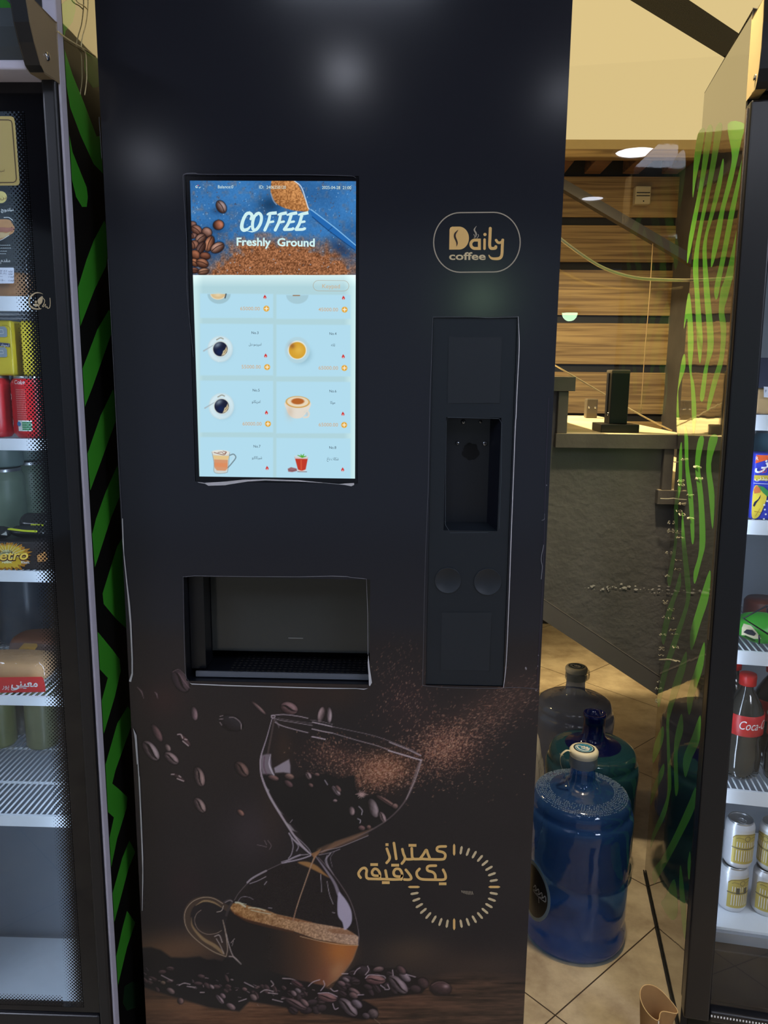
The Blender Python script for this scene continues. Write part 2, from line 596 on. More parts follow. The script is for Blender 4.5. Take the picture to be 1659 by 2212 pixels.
    def sample(s, px, py):
        x = np.clip((px - s.x0) * s.k - 0.5, 0, s.w - 1.001); y = np.clip((py - s.y0) * s.k - 0.5, 0, s.h - 1.001)
        xi, yi = x.astype(int), y.astype(int); fx, fy = (x - xi)[:, None], (y - yi)[:, None]
        im = s.im
        return im[yi, xi] * (1 - fx) * (1 - fy) + im[yi, xi + 1] * fx * (1 - fy) + im[yi + 1, xi] * (1 - fx) * fy + im[yi + 1, xi + 1] * fx * fy


# ================================================================== THE ROOM
def floor_mat():
    m, t, b, o = nt('floor_tile'); N, K = t.nodes, t.links
    g = N.new('ShaderNodeNewGeometry'); mp = N.new('ShaderNodeMapping'); mp.vector_type = 'TEXTURE'
    a = math.radians(43)
    mp.inputs['Rotation'].default_value = (0, 0, a)
    K.new(g.outputs['Position'], mp.inputs['Vector'])
    sp = N.new('ShaderNodeSeparateXYZ'); K.new(mp.outputs[0], sp.inputs[0])

    def joint(sock, off):
        s1 = N.new('ShaderNodeMath'); s1.operation = 'SUBTRACT'; s1.inputs[1].default_value = off - 0.3; K.new(sock, s1.inputs[0])
        s2 = N.new('ShaderNodeMath'); s2.operation = 'PINGPONG'; s2.inputs[1].default_value = 0.3; K.new(s1.outputs[0], s2.inputs[0])
        s3 = N.new('ShaderNodeMath'); s3.operation = 'GREATER_THAN'; s3.inputs[1].default_value = 0.2982; K.new(s2.outputs[0], s3.inputs[0])
        return s3.outputs[0]
    mx = N.new('ShaderNodeMath'); mx.operation = 'MAXIMUM'
    K.new(joint(sp.outputs[0], 0.509), mx.inputs[0]); K.new(joint(sp.outputs[1], -0.009), mx.inputs[1])
    n1 = N.new('ShaderNodeTexNoise'); n1.inputs['Scale'].default_value = 7; n1.inputs['Detail'].default_value = 8; n1.inputs['Roughness'].default_value = 0.65
    K.new(g.outputs['Position'], n1.inputs['Vector'])
    cr = N.new('ShaderNodeValToRGB')
    cr.color_ramp.elements[0].position = 0.3; cr.color_ramp.elements[0].color = (*L((150, 132, 108)), 1)
    cr.color_ramp.elements[1].position = 0.62; cr.color_ramp.elements[1].color = (*L((198, 182, 152)), 1)
    K.new(n1.outputs['Fac'], cr.inputs[0])
    mc = N.new('ShaderNodeMix'); mc.data_type = 'RGBA'; K.new(mx.outputs[0], mc.inputs[0]); K.new(cr.outputs[0], mc.inputs[6])
    mc.inputs[7].default_value = (*L((62, 50, 38)), 1)
    K.new(mc.outputs[2], b.inputs['Base Color']); b.inputs['Roughness'].default_value = 0.35
    return m


def wood_mat(name, c1, c2, sc_=(1.6, 60, 60)):
    m, t, b, o = nt(name); N, K = t.nodes, t.links
    g = N.new('ShaderNodeTexCoord'); mp = N.new('ShaderNodeMapping'); mp.inputs['Scale'].default_value = sc_
    K.new(g.outputs['Object'], mp.inputs[0])
    n1 = N.new('ShaderNodeTexNoise'); n1.inputs['Scale'].default_value = 1.0; n1.inputs['Detail'].default_value = 6; n1.inputs['Distortion'].default_value = 0.6
    K.new(mp.outputs[0], n1.inputs['Vector'])
    cr = N.new('ShaderNodeValToRGB')
    cr.color_ramp.elements[0].position = 0.36; cr.color_ramp.elements[0].color = (*L(c1), 1)
    cr.color_ramp.elements[1].position = 0.62; cr.color_ramp.elements[1].color = (*L(c2), 1)
    K.new(n1.outputs['Fac'], cr.inputs[0]); K.new(cr.outputs[0], b.inputs['Base Color'])
    b.inputs['Roughness'].default_value = 0.55
    return m


def plaster_mat(name, col, bump=0.5, scale=55):
    m, t, b, o = nt(name); N, K = t.nodes, t.links
    g = N.new('ShaderNodeTexCoord')
    n1 = N.new('ShaderNodeTexNoise'); n1.inputs['Scale'].default_value = scale; n1.inputs['Detail'].default_value = 6
    n2 = N.new('ShaderNodeTexNoise'); n2.inputs['Scale'].default_value = 5; n2.inputs['Detail'].default_value = 5
    for n in (n1, n2): K.new(g.outputs['Object'], n.inputs['Vector'])
    c = L(col)
    cr = N.new('ShaderNodeValToRGB')
    cr.color_ramp.elements[0].position = 0.3; cr.color_ramp.elements[0].color = (*(c * 0.78), 1)
    cr.color_ramp.elements[1].position = 0.7; cr.color_ramp.elements[1].color = (*(c * 1.18), 1)
    K.new(n2.outputs['Fac'], cr.inputs[0]); K.new(cr.outputs[0], b.inputs['Base Color'])
    bp = N.new('ShaderNodeBump'); bp.inputs['Strength'].default_value = bump; bp.inputs['Distance'].default_value = 0.006
    K.new(n1.outputs['Fac'], bp.inputs['Height']); K.new(bp.outputs[0], b.inputs['Normal'])
    b.inputs['Roughness'].default_value = 0.75
    return m


BLACK = mat('black_paint', (20, 20, 24), 0.32)
DARK = mat('dark_matte', (30, 30, 34), 0.6)
WHITE = mat('white_plastic', (228, 230, 232), 0.4)
CREAM = mat('cream_plastic', (205, 190, 150), 0.5)
CHROME = mat('chrome', (200, 200, 205), 0.15, metal=1.0)
WOODW = wood_mat('timber_board', (122, 94, 54), (180, 148, 94))
GROOVE = mat('dark_groove', (26, 24, 22), 0.7)
GREYW = plaster_mat('grey_plaster', (108, 107, 105))
GREYS = plaster_mat('grey_edge_paint', (108, 103, 98), 0.25)
TREAD = plaster_mat('pale_stone', (222, 205, 168), 0.15, 20)

mb = MB(); mb.box(-3.2, 4.2, -6.0, 4.2, -0.05, 0.0, floor_mat()); struct('floor', mb)

# back wall: timber boards between dark grooves
YW = 3.3
gz = [onY(1340, y, YW)[2] for y in (372, 478, 575, 690, 796, 902)]
zs = [gz[0]] + gz[1:] + [gz[-1] - 0.27 * k for k in range(1, 5)]
mb = MB(); mb.box(-3.2, 4.2, YW + 0.02, YW + 0.1, 0.0, 3.0, GROOVE)
for a, b in zip(zs[:-1], zs[1:]):
    mb.box(-3.2, 1.56, YW, YW + 0.03, max(b, 0.02) + 0.022, a - 0.022, WOODW)
struct('wall_back', mb, 0.003)
mb = MB(); mb.box(1.50, 2.3, YW - 0.30, YW + 0.02, 0.0, 2.80, plaster_mat('pillar_paint', (100, 94, 86), 0.15)); struct('wall_right', mb)

# ceiling over the stairs: luminous cream stretch panel, with a dark frame beam crossing it
LUM = glow('backlit_cream', (222, 196, 138), 1.02)
ZC = 2.70
mb = MB(); mb.box(-3.2, 4.2, 0.05, 2.96, ZC, ZC + 0.04, LUM); struct('ceiling', mb)
mb = MB(); mb.box(-3.2, 4.2, 2.96, 3.0, 2.655, ZC + 0.1, mat('fascia_paint', (196, 172, 122), 0.6))
mb.box(-3.2, 4.2, 2.96, 3.02, 2.615, 2.655, WOODW); struct('trim_1', mb)
mb = MB(); mb.box(-3.2, 4.2, 3.0, YW + 0.1, 2.80, 2.84, GROOVE); struct('ceiling_back', mb)
mb = MB(); mb.box(-3.2, 4.2, -6.0, 0.05, 2.72, 2.78, mat('dark_ceiling', (58, 56, 54), 0.8)); struct('ceiling_front', mb)
# beam lies diagonally under the luminous panel
b0, b1, b2, b3 = (onZ(*q, ZC - 0.06) for q in ((1418, 0), (1569, 96), (1557, 120), (1361, 0)))
ua = (b1 - b0) / np.linalg.norm(b1 - b0)
mb = MB(); pts = [b0 - ua * 0.5, b1 + ua * 1.5, b2 + ua * 1.5, b3 - ua * 0.5]
for p in pts: p[2] = ZC - 0.06
mb.prism(pts, (0, 0, 0.058), mat('beam_black', (18, 15, 15), 0.95, spec=0.0))
tag(mb.build('ceiling_beam'), 'black diagonal beam crossing the glowing cream ceiling', 'beam')

# rafters behind the fascia
RAFT = wood_mat('rafter_wood', (84, 56, 34), (130, 92, 58))
names = ['brown rafter end half hidden by the coffee machine edge', 'brown rafter above the timber wall, second along from the coffee machine', 'brown rafter above the timber wall, under the large round light reflection', 'brown rafter above the timber wall, beside the grey pillar']
for i, px in enumerate((1203, 1281, 1364, 1449)):
    a = onY(px, 372, 3.28); mb = MB()
    mb.box(a[0] - 0.045, a[0] + 0.045, 3.03, 3.298, a[2] - 0.005, 2.795, RAFT)
    tag(mb.build('rafter', bevel=0.004), names[i], 'rafter', 'brown rafters above the timber wall')

# vent box on the wall
c = onY(1387, 423, YW - 0.03)
t = thing('vent_box', 'small cream ventilation box on the top board of the timber wall', 'vent', (c[0], YW, c[2]))
mb = MB(); mb.box(c[0] - 0.043, c[0] + 0.043, YW - 0.05, YW, c[2] - 0.048, c[2] + 0.048, CREAM); mb.build('housing', t, 0.006)
mb = MB()
for k in (0.012, -0.004): mb.box(c[0] - 0.036, c[0] + 0.036, YW - 0.054, YW - 0.048, c[2] + k - 0.002, c[2] + k + 0.002, GROOVE)
mb.build('slot', t)
mb = MB(); mb.disc((c[0] + 0.004, YW - 0.0512, c[2] - 0.032), 0.004, GROOVE); mb.build('indicator', t)

# grey bar added in place of the ceiling beam's reflection in the glass
p, q, r, s = onY(1213, 383, 2.5), onY(1490, 546, 2.5), onY(1490, 569, 2.5), onY(1213, 407, 2.5)
d = (q - p) / np.linalg.norm(q - p)
mb = MB(); mb.prism([p - d * .5, q + d * .8, r + d * .8, s - d * .5], (0, 0.05, 0), mat('bar_grey', (62, 57, 52), 0.5))
tag(mb.build('reflected_beam_bar'), 'dark grey sloping bar standing in for the beam reflected in the glass', 'bar')

# ------------------------------------------------------------------ staircase
YS = 0.93
st = thing('staircase', 'grey plastered stair flight with pale treads behind the coffee machine', 'staircase', (0.5, YS, 0.0))
zt = [1.503, 1.345, 1.187, 1.03]                      # tread tops, falling to the right
xs = [(-0.9, 0.472), (0.425, 0.80), (0.722, 1.10), (1.02, 1.4)]
DEP = 1.05
mb = MB()
wall = [onY(1150, 1283, YS), onY(1432, 1470, YS)]
sl = (wall[1][2] - wall[0][2]) / (wall[1][0] - wall[0][0])
zb = lambda x: wall[0][2] + (x - wall[0][0]) * sl
wv = [(-0.9, zt[0] - 0.03), (0.43, zt[0] - 0.03), (0.43, zt[1] - 0.03), (0.735, zt[1] - 0.03), (0.735, zt[2] - 0.03), (1.03, zt[2] - 0.03), (1.03, zt[3] - 0.03), (1.35, zt[3] - 0.03), (1.35, zb(1.35)), (-0.9, zb(-0.9))]
mb.prism([(x, YS + 0.012, z) for x, z in wv], (0, DEP - 0.02, 0), GREYW)
mb.build('flight', st)
for k in range(4):
    x0, x1 = xs[k]
    mb = MB()
    mb.box(x0, x1, YS - 0.012, YS + DEP, zt[k] - 0.040, zt[k] - 0.0006, GREYS)
    mb.box(x0 + 0.004, x1 - 0.004, YS - 0.006, YS + DEP, zt[k] - 0.001, zt[k], TREAD)
    mb.build('tread', st, 0.003)
for k, x in enumerate((0.43, 0.735, 1.03)):
    mb = MB(); mb.box(x - 0.002, x + 0.026, YS - 0.006, YS + DEP - 0.01, zt[k + 1], zt[k] - 0.04, GREYS); mb.build('riser', st, 0.002)
# stringer strip along the bottom edge
a, b = wall[0], wall[1]; x0, x1 = -0.9, 1.35
w1, w2 = onY(1172, 1296, YS), onY(1172, 1334, YS); h = w1[2] - w2[2]
mb = MB(); mb.prism([(x0, YS - 0.004, zb(x0) + 0.006), (x1, YS - 0.004, zb(x1) + 0.006), (x1, YS - 0.004, zb(x1) - h), (x0, YS - 0.004, zb(x0) - h)], (0, DEP, 0), mat('stringer_grey', (112, 108, 104), 0.38))
mb.build('stringer', st, 0.002)
# chipped paint
mb = MB()
CHIP = mat('chipped_plaster', (218, 214, 206), 0.8)
zz = zm(1100, 1100, 2.968)
for i in range(46):
    x = random.uniform(480, 985); y = 495 + random.gauss(0, 12) + (x - 480) * 0.03 + (10 if x > 880 else 0)
    n = random.randint(5, 7); rr = random.uniform(2.5, 14) * (1 - abs(x - 700) / 600)
    if 830 < x < 900: rr *= 0.5
    pts = zz([(x + rr * random.uniform(.7, 1.8) * math.cos(k * 6.283 / n), y + rr * random.uniform(.4, .9) * math.sin(k * 6.283 / n)) for k in range(n)])
    mb.poly([onY(px, py, YS + 0.0095) for px, py in pts], CHIP)
mb.build('chipped_paint', st, label='pale chipped patches in the grey plaster')

# spigots that hold the glass
t = thing('glass_clamp', 'tall black square glass clamp on a plinth on the pale stair tread', 'clamp', (0.60, YS + 0.1, zt[1]), 0, 'railing clamps on the stairs')
a, b = onY(1327, 800, YS + .07), onY(1364, 800, YS + .07)
CLAMP = mat('clamp_black', (28, 28, 30), 0.35)
xc = (a[0] + b[0]) / 2 - 0.004; zc = zt[1]
mb = MB(); mb.box(xc - 0.055, xc + 0.055, YS + .045, YS + .155, zc, zc + 0.024, CLAMP); mb.build('plinth', t, 0.002)
mb = MB()
zt_ = onY(1345, 806, YS + .07)[2]
for y0, y1 in ((YS + .07, YS + .0925), (YS + .1075, YS + .13)):
    mb.box(xc - 0.026, xc + 0.026, y0, y1, zc + 0.024, zt_, CLAMP)
mb.box(xc - 0.026, xc + 0.026, YS + .0925, YS + .1075, zc + 0.024, zc + 0.05, CLAMP)
mb.build('post', t, 0.002)
mb = MB(); mb.box(xc - 0.027, xc + 0.027, YS + .069, YS + .131, zt_ - 0.001, zt_ + 0.009, mat('clamp_top', (92, 86, 76), 0.3)); mb.build('cap', t, 0.003)
mb = MB(); mb.lathe([(0, .004), (.005, .003), (.005, 0), (0, 0)], (xc - 0.026, YS + .082, zc + 0.052), CHROME, 12, Matrix.Rotation(-math.pi / 2, 4, 'Y')); mb.build('bolt', t)
c = onY(1278, 899, YS + .85)
t = thing('glass_clamp', 'small grey glass clamp with two screws at the back of the tread', 'clamp', (c[0], YS + .87, zt[1]), 0, 'railing clamps on the stairs')
mb = MB(); mb.box(c[0] - .022, c[0] + .022, YS + .85, YS + .89, zt[1] + 0.0005, zt[1] + 0.075, mat('clamp_grey', (96, 88, 74), 0.35)); mb.build('post', t, 0.004)
for dx in (-.012, .012):
    mb = MB(); mb.sphere((c[0] + dx, YS + .849, zt[1] + .042), .0045, .003, .0045, CHROME, 10, 6); mb.build('screw', t)
GLASS = glassy('clear_glass', (0.985, 0.99, 0.98), gl=1.0, rough=0.004)
ga = math.radians(5)                                    # the pane stands slightly turned in its clamp
gu, gn = np.array([math.cos(ga), -math.sin(ga), 0]), np.array([math.sin(ga), math.cos(ga), 0])
gc = np.array([xc, YS + .1, 0])
mb = MB(); mb.box(-.85, .62, -.0045, .0045, zc + .052, 2.695, GLASS, lambda p: gc + gu * p[0] + gn * p[1] + np.array([0, 0, p[2]]))
o = mb.build('glass_railing'); tag(o, 'clear glass railing pane standing in the black clamp on the stairs', 'railing')

# cords
def cord(name, pts, r, m, label, cat='cable'):
    mb = MB(); mb.tube(smooth(pts, 10), r, m, 8); return tag(mb.build(name), label, cat)
CABLE = mat('cable_cream', (214, 196, 156), 0.5)
cord('hanging_cable', [onY(1190, 498, .83), onY(1212, 517, .84), onY(1255, 549, .85), onY(1300, 577, .87), onY(1350, 595, .89), onY(1400, 603, .90), onY(1486, 605.5, .905), onY(1515, 604, .915)], 0.0042, CABLE, 'thick cream cable sagging from the coffee machine to the cooler with green stripes')
cord('pale_string', [onY(1180, 778, 1.16), onY(1250, 819, 1.15), onY(1330, 866, 1.12), onY(1400, 905, 1.07), onY(1452, 930.5, 1.045)], 0.0022, CABLE, 'thin pale cord running diagonally down behind the tall black glass clamp', 'cord')
cord('blind_chain', [onY(1411, 512, 2.525), onY(1403, 640, 2.525), onY(1393, 760, 2.525), onY(1384, 890, 2.525)], 0.0022, mat('chain_tan', (168, 138, 92), 0.5), 'thin hanging chain behind the glass, in front of the timber wall', 'chain')

WIRE = mat('wire_pale', (226, 206, 150), 0.4)
for nm, pts, r, lb in (('thin_wire', [(125, 68), (140, 80), (160, 93), (182, 106), (206, 122)], .0012, 'pale wire stretched slantwise along the top of the striped side behind the lilac door edge'),
                       ('thin_wire', [(189, -12), (190, 12), (186, 50), (178, 80), (176, 102), (185, 115), (187, 150), (187, 175), (183, 205)], .0009, 'fine wire hanging down past the slanting pale wire beside the coffee machine'),
                       ('thin_wire', [(160, -8), (168, 5), (180, 12), (189, 20)], .0009, 'short fine wire hooked over the hanging wire at the very top')):
    mb = MB(); mb.tube(smooth([onX(x, y, -.5085) for x, y in pts], 5), r, WIRE, 6); tag(mb.build(nm), lb, 'wire', 'pale wires on the cooler side')

# ------------------------------------------------------------------ downlights in the front ceiling (behind the photographer)
LAMP = glow('lamp_white', (235, 240, 255), 42.0)
GREENL = glow('lamp_greenish', (190, 235, 190), 30.0)


def downlight(x, y, r, m, label, z=2.72):
    t = thing('ceiling_downlight', label, 'ceiling light', (x, y, z), 0, 'round lights in the front ceiling')
    mb = MB(); mb.lathe([(r, 0), (r + .018, -.004), (r + .02, -.012), (r, -.014), (r - .004, -.006)], (x, y, z), WHITE, 32); mb.build('ring', t)
    mb = MB(); mb.disc((x, y, z - 0.008), r, m, (0, 0, -1), 32); mb.build('diffuser', t)


downlight(0.84, -1.246, 0.11, LAMP, 'round white ceiling light whose large reflection shows high in the glass railing')
downlight(0.672, -2.336, 0.075, glow('lamp_dimmer', (235, 240, 255), 17.0), 'round white ceiling light whose smaller reflection crosses the reflected beam bar')
downlight(-0.266, -2.1, 0.06, LAMP, 'round ceiling light reflected above the screen of the coffee machine')
downlight(-1.50, -3.42, 0.075, LAMP, 'round ceiling light reflected at the upper corner beside the coffee machine screen')
downlight(2.2, -4.3, 0.075, LAMP, 'round ceiling light over the far shop floor, near the greenish lamp')
t = thing('ceiling_panel_light', 'large square ceiling panel light above the photographer', 'ceiling light', (-0.13, -1.2, 2.72))
mb = MB(); mb.box(-.42, .07, -1.36, -.9, 2.705, 2.72, WHITE); mb.build('frame', t)
mb = MB(); mb.box(-.40, .05, -1.34, -.92, 2.702, 2.706, glow('panel_white', (225, 235, 255), 8.0)); mb.build('diffuser', t)
for i, (x, lb) in enumerate(((-2.3, 'long unseen fill panel added on the gold stickered cooler side'), (2.1, 'long unseen fill panel added on the striped cooler side'))):  # two unseen panels added to brighten the machine front
    t = thing('ceiling_panel_light', lb, 'ceiling light', (x, -2.0, 2.72))
    mb = MB(); mb.box(x - .32, x + .32, -2.62, -1.38, 2.705, 2.72, WHITE); mb.build('frame', t)
    mb = MB(); mb.box(x - .3, x + .3, -2.6, -1.4, 2.702, 2.706, glow('fill_panel_glow', (225, 232, 255), 25.0)); mb.build('diffuser', t)


# ================================================================== LEFT COOLER
GREEN = vinyl('sticker_green', (84, 200, 60), 0.74)
STK = vinyl('sticker_black', (34, 33, 32), 0.92)
LILAC = mat('edge_lilac', (196, 192, 208), 0.45)
LINER = mat('liner_white', (138, 146, 156), 0.45, var=0.04, scale=8)
SHELF = mat('shelf_white', (226, 232, 238), 0.4)
FRIT = mat('frit_black', (13, 13, 17), 0.07, spec=0.5)
GOLD = mat('gold_sticker', (186, 168, 92), 0.4, metal=0.0, var=0.12, scale=18)
PRINT = attr_mat('printed', rough=0.45)
LX, LY = -0.512, -0.085                       # right side plane, door front plane
fl = thing('display_cooler', 'black glass door cooler with a gold sticker and dotted glass border', 'cooler', (-0.85, 0.2, 0.0))
fl['group'] = 'glass door coolers'
XL = -1.16
TOPZ = 2.52
mb = MB()
mb.box(XL, LX - .017, -0.048, 0.52, 2.02, TOPZ, DARK); mb.box(XL, LX - .017, -0.048, 0.52, 0.06, 0.095, DARK)
mb.box(LX - 0.016, LX - 0.0006, -0.048, 0.52, 0.06, TOPZ, DARK); mb.box(XL, XL + 0.016, -0.048, 0.52, 0.06, TOPZ, DARK); mb.box(XL, LX - .017, 0.50, 0.52, 0.06, TOPZ, DARK)
for x in (XL + .04, LX - .08):
    for y in (0.0, 0.44): mb.box(x, x + .04, y, y + .04, 0, 0.06, DARK)
mb.build('cabinet', fl, 0.004)
mb = MB()
mb.box(XL + .016, XL + .03, -0.045, 0.49, 0.096, 2.02, LINER); mb.box(LX - .032, LX - .017, -0.045, 0.49, 0.096, 2.02, LINER)
mb.box(XL + .03, LX - .032, 0.40, 0.49, 0.096, 2.02, LINER); mb.box(XL + .03, LX - .032, -0.045, 0.40, 0.096, 0.124, LINER); mb.box(XL + .03, LX - .032, -0.045, 0.40, 1.99, 2.02, LINER)
mb.build('liner', fl)
# sticker on the side
mb = MB(); PX = lambda x, y, o=0.0: np.maximum(onX(x, y, LX + o), (-9, -0.0475, 0))
mb.quad([(LX, -0.048, 0.06), (LX, 0.52, 0.06), (LX, 0.52, TOPZ), (LX, -0.048, TOPZ)], STK)
P1, P2, P3, P4 = zm(0, 0, 3.95), zm(0, 560, 3.95), zm(0, 1120, 3.95), zm(0, 1650, 3.936)
bands = [P1([(440, -60), (640, -60), (645, 90), (620, 190), (560, 265), (545, 330), (515, 385), (620, 640), (720, 885), (825, 1165), (850, 1160), (880, 1480), (800, 1400), (690, 1160), (600, 920), (505, 680), (470, 330)]),
         P1([(735, 440), (850, 500), (850, 735), (795, 752), (750, 690), (722, 600), (720, 520)]),
         P1([(520, 1100), (620, 1300), (740, 1600), (750, 1680), (740, 1765), (700, 1765), (650, 1680), (560, 1500)]),
         P2([(800, -160), (890, -330), (940, -200), (905, 60), (810, 250), (665, 570), (630, 230), (740, 0)]),
         P2([(930, 430), (990, 560), (945, 650), (790, 1090), (718, 1260), (680, 930), (830, 600)]),
         P2([(965, 1110), (1010, 1250), (985, 1390), (770, 1975), (735, 1660), (860, 1330)]),
         P2([(1000, 1760), (1050, 1900), (1020, 2030), (945, 2212), (810, 2630), (780, 2350), (820, 2212), (900, 1990)]),
         P3([(1040, 170), (1110, 300), (1130, 700), (1120, 980), (985, 850), (885, 730), (875, 640), (940, 430), (1000, 240)]),
         P3([(830, 970), (960, 1120), (1020, 1200), (1030, 1300), (980, 1520), (885, 1840), (865, 1560), (920, 1360), (850, 1290)]),
         P3([(1090, 1600), (1150, 1700), (1110, 1800), (985, 2150), (958, 2262), (1010, 2305), (1085, 2375), (1080, 2470), (1000, 2730), (940, 2990), (925, 2740), (972, 2550), (915, 2515), (900, 2100), (1000, 1750)]),
         P4([(1100, 650), (1150, 750), (1090, 900), (965, 1360), (950, 1110), (1040, 800)]),
         P4([(1080, 1250), (1150, 1350), (1080, 1560), (1000, 1890), (980, 1650), (1040, 1400)])]
for b in bands: mb.poly([PX(x, y, 0.0001) for x, y in b], GREEN)
mb.poly([PX(x, y, 0.0001) for x, y in P4([(1060, 1890), (1130, 1850), (1240, 1880), (1210, 2050), (1080, 2100), (1045, 2030)])], mat('sticker_dim', (22, 44, 26), 0.2))
mb.build('side_sticker', fl)

# door: frame, lilac edge, glass
PL = lambda x, y, o=0.0: onY(x, y, LY - o)
xs_in = onY(146, 1106, LY)[0]                 # inner edge of the glossy stile
xfr = onY(101, 1000, LY)[0]                   # inner edge of the printed border
ztop, zbot = PL(40, 158)[2], PL(60, 2178)[2]
dr = MB()
dr.box(xs_in, LX - 0.0005, LY, LY + 0.014, 0.10, ztop + 0.06, BLACK); dr.box(XL, XL + 0.03, LY, LY + 0.014, 0.10, ztop + 0.06, BLACK)
dr.box(XL + .03, xs_in, LY, LY + 0.034, 0.10, zbot - 0.012, BLACK); dr.box(XL + .03, xs_in, LY, LY + 0.034, ztop + .004, ztop + 0.06, BLACK)
door = dr.build('door', fl, 0.004)
mb = MB(); mb.box(LX - 0.02, LX + 0.0005, LY + 0.0145, -0.0485, 0.10, 2.48, LILAC); mb.build('door_edge', door, 0.003)
mb = MB(); mb.box(XL + .03, xs_in, LY + 0.006, LY + 0.010, zbot - 0.012, ztop + .004, glassy('cooler_glass', (0.93, 0.96, 0.97), rough=0.003)); glass = mb.build('glass', door)
mb = MB()
mb.quad([(xfr, LY + .0054, zbot - .012), (xs_in, LY + .0054, zbot - .012), (xs_in, LY + .0054, ztop + .004), (xfr, LY + .0054, ztop + .004)], FRIT)
zt2 = PL(20, 238)[2]
mb.quad([(XL + .03, LY + .0054, zt2), (xfr, LY + .0054, zt2), (xfr, LY + .0054, ztop + .004), (XL + .03, LY + .0054, ztop + .004)], FRIT)
mb.quad([(XL + .03, LY + .0054, zbot - .012), (xfr, LY + .0054, zbot - .012), (xfr, LY + .0054, zbot), (XL + .03, LY + .0054, zbot)], FRIT)
mb.build('black_border', glass)
mb = MB(); pit = 0.0064; k = 0
z = zbot
vs, fs = [], []
while z < zt2:
    for j in range(7):
        x = xfr - (j + (0.5 if k % 2 else 0.0)) * pit
        d = (xfr - x) / pit
        r = 0.0031 - 0.00036 * d - 0.00003 * d * d
        if r > 0.0005:
            n = len(vs); vs += [(x + r * math.cos(a), LY + .0056, z + r * math.sin(a)) for a in np.linspace(0, 2 * math.pi, 10, endpoint=False)]
            fs.append(tuple(range(n, n + 10)))
    k += 1; z += pit / 2
for zz_, sgn in ((zbot, 1), (zt2, -1)):
    x = xfr - .04; k2 = 0
    while x > XL + .03:
        for j in range(4):
            zq = zz_ + sgn * (j + .5 * (k2 % 2)) * pit; r = .003 - .0006 * (j + .5 * (k2 % 2))
            n = len(vs); vs += [(x + r * math.cos(a), LY + .0056, zq + r * math.sin(a)) for a in np.linspace(0, 2 * math.pi, 10, endpoint=False)]
            fs.append(tuple(range(n, n + 10)))
        k2 += 1; x -= pit / 2
mb.add(vs, fs, FRIT); mb.build('dot_pattern', glass)
# logo on the border
zl = zm(0, 440, 9.214)
LOGO = mat('logo_champagne', (196, 178, 140), 0.4)
mb = MB(); PLg = lambda x, y: onY(x, y, LY + 0.0048)
ribbon(mb, zl([(855, 1800), (790, 1775), (700, 1780), (620, 1840), (580, 1930), (590, 2010), (640, 2070), (720, 2095), (800, 2095), (825, 2085)]), [0.5, 2.2, 3.6, 2.2, 3.6, 2.6, .5], LOGO, PLg)
area2(mb, zl([(845, 1840), (790, 1870), (750, 1920), (760, 1980), (790, 2010), (835, 1970), (850, 1900)]), LOGO, PLg, True)
ribbon(mb, zl([(790, 2005), (770, 2050), (790, 2085)]), 1.6, LOGO, PLg)
circ(mb, zl([(715, 1955)])[0], 2.7, LOGO, PLg)
area2(mb, zl([(665, 2030), (690, 1995), (730, 1990), (765, 2005), (765, 2035), (730, 2045)]), LOGO, PLg, True)
ribbon(mb, zl([(850, 1870), (890, 1930), (870, 2000), (845, 2040), (870, 2050), (905, 2000), (910, 2060), (940, 2050), (945, 2080), (985, 2070), (1000, 1985), (995, 1880)]), 1.5, LOGO, PLg)
mb.build('logo', glass)
# gold sticker
mb = MB(); PLs = lambda x, y: onY(x, y, LY + 0.005); PLs2 = lambda x, y: onY(x, y, LY + 0.0046)
zg = zm(0, 240, 10.057)
area2(mb, zg([(-900, 110), (240, 112), (285, 130), (310, 170), (330, 300), (425, 1540), (415, 1590), (370, 1615), (-900, 1625)]), GOLD, PLs)
ribbon(mb, zg([(-900, 190), (180, 190), (240, 210), (262, 270), (355, 1470), (340, 1520), (290, 1550), (-900, 1562)]), 2.2, mat('gold_line', (78, 58, 20), 0.5), PLs2, sm=False)
text(mb, fa('امیر'), -1.5, 371, 7.5, mat('gold_ink', (66, 48, 20), 0.5), PLs2, slope=-0.02)
mb.build('gold_sticker', door)

# canopy over the door
zc1 = zm(0, 0, 7.9)
prof = [onX(x, y, LX) for x, y in zc1([(440, -130), (440, 0), (500, 380), (580, 730), (650, 980), (690, 1120), (760, 1240), (960, 1370)])]
back = -0.0715
cap = [(LX, p[1], p[2]) for p in prof] + [(LX, back, prof[-1][2]), (LX, back, prof[0][2])]
TAN = mat('canopy_tan', (150, 132, 104), 0.35, coat=0.3)
mb = MB(); mb.prism(cap, (-0.02, 0, 0), TAN); can = mb.build('canopy_end', fl, 0.002)
mb = MB(); vs = []
for p in prof: vs += [(LX + 0.0004, p[1] - .0015, p[2]), (LX - 0.021, p[1] - .0015, p[2])]
mb.add(vs, [(2 * i, 2 * i + 1, 2 * i + 3, 2 * i + 2) for i in range(len(prof) - 1)], BLACK); mb.build('canopy_trim', can)
mb = MB(); s_ = onX(101, 122, LX); mb.sphere((LX + .001, s_[1], s_[2]), .003, .006, .006, CHROME, 14, 8); mb.build('screw', can)
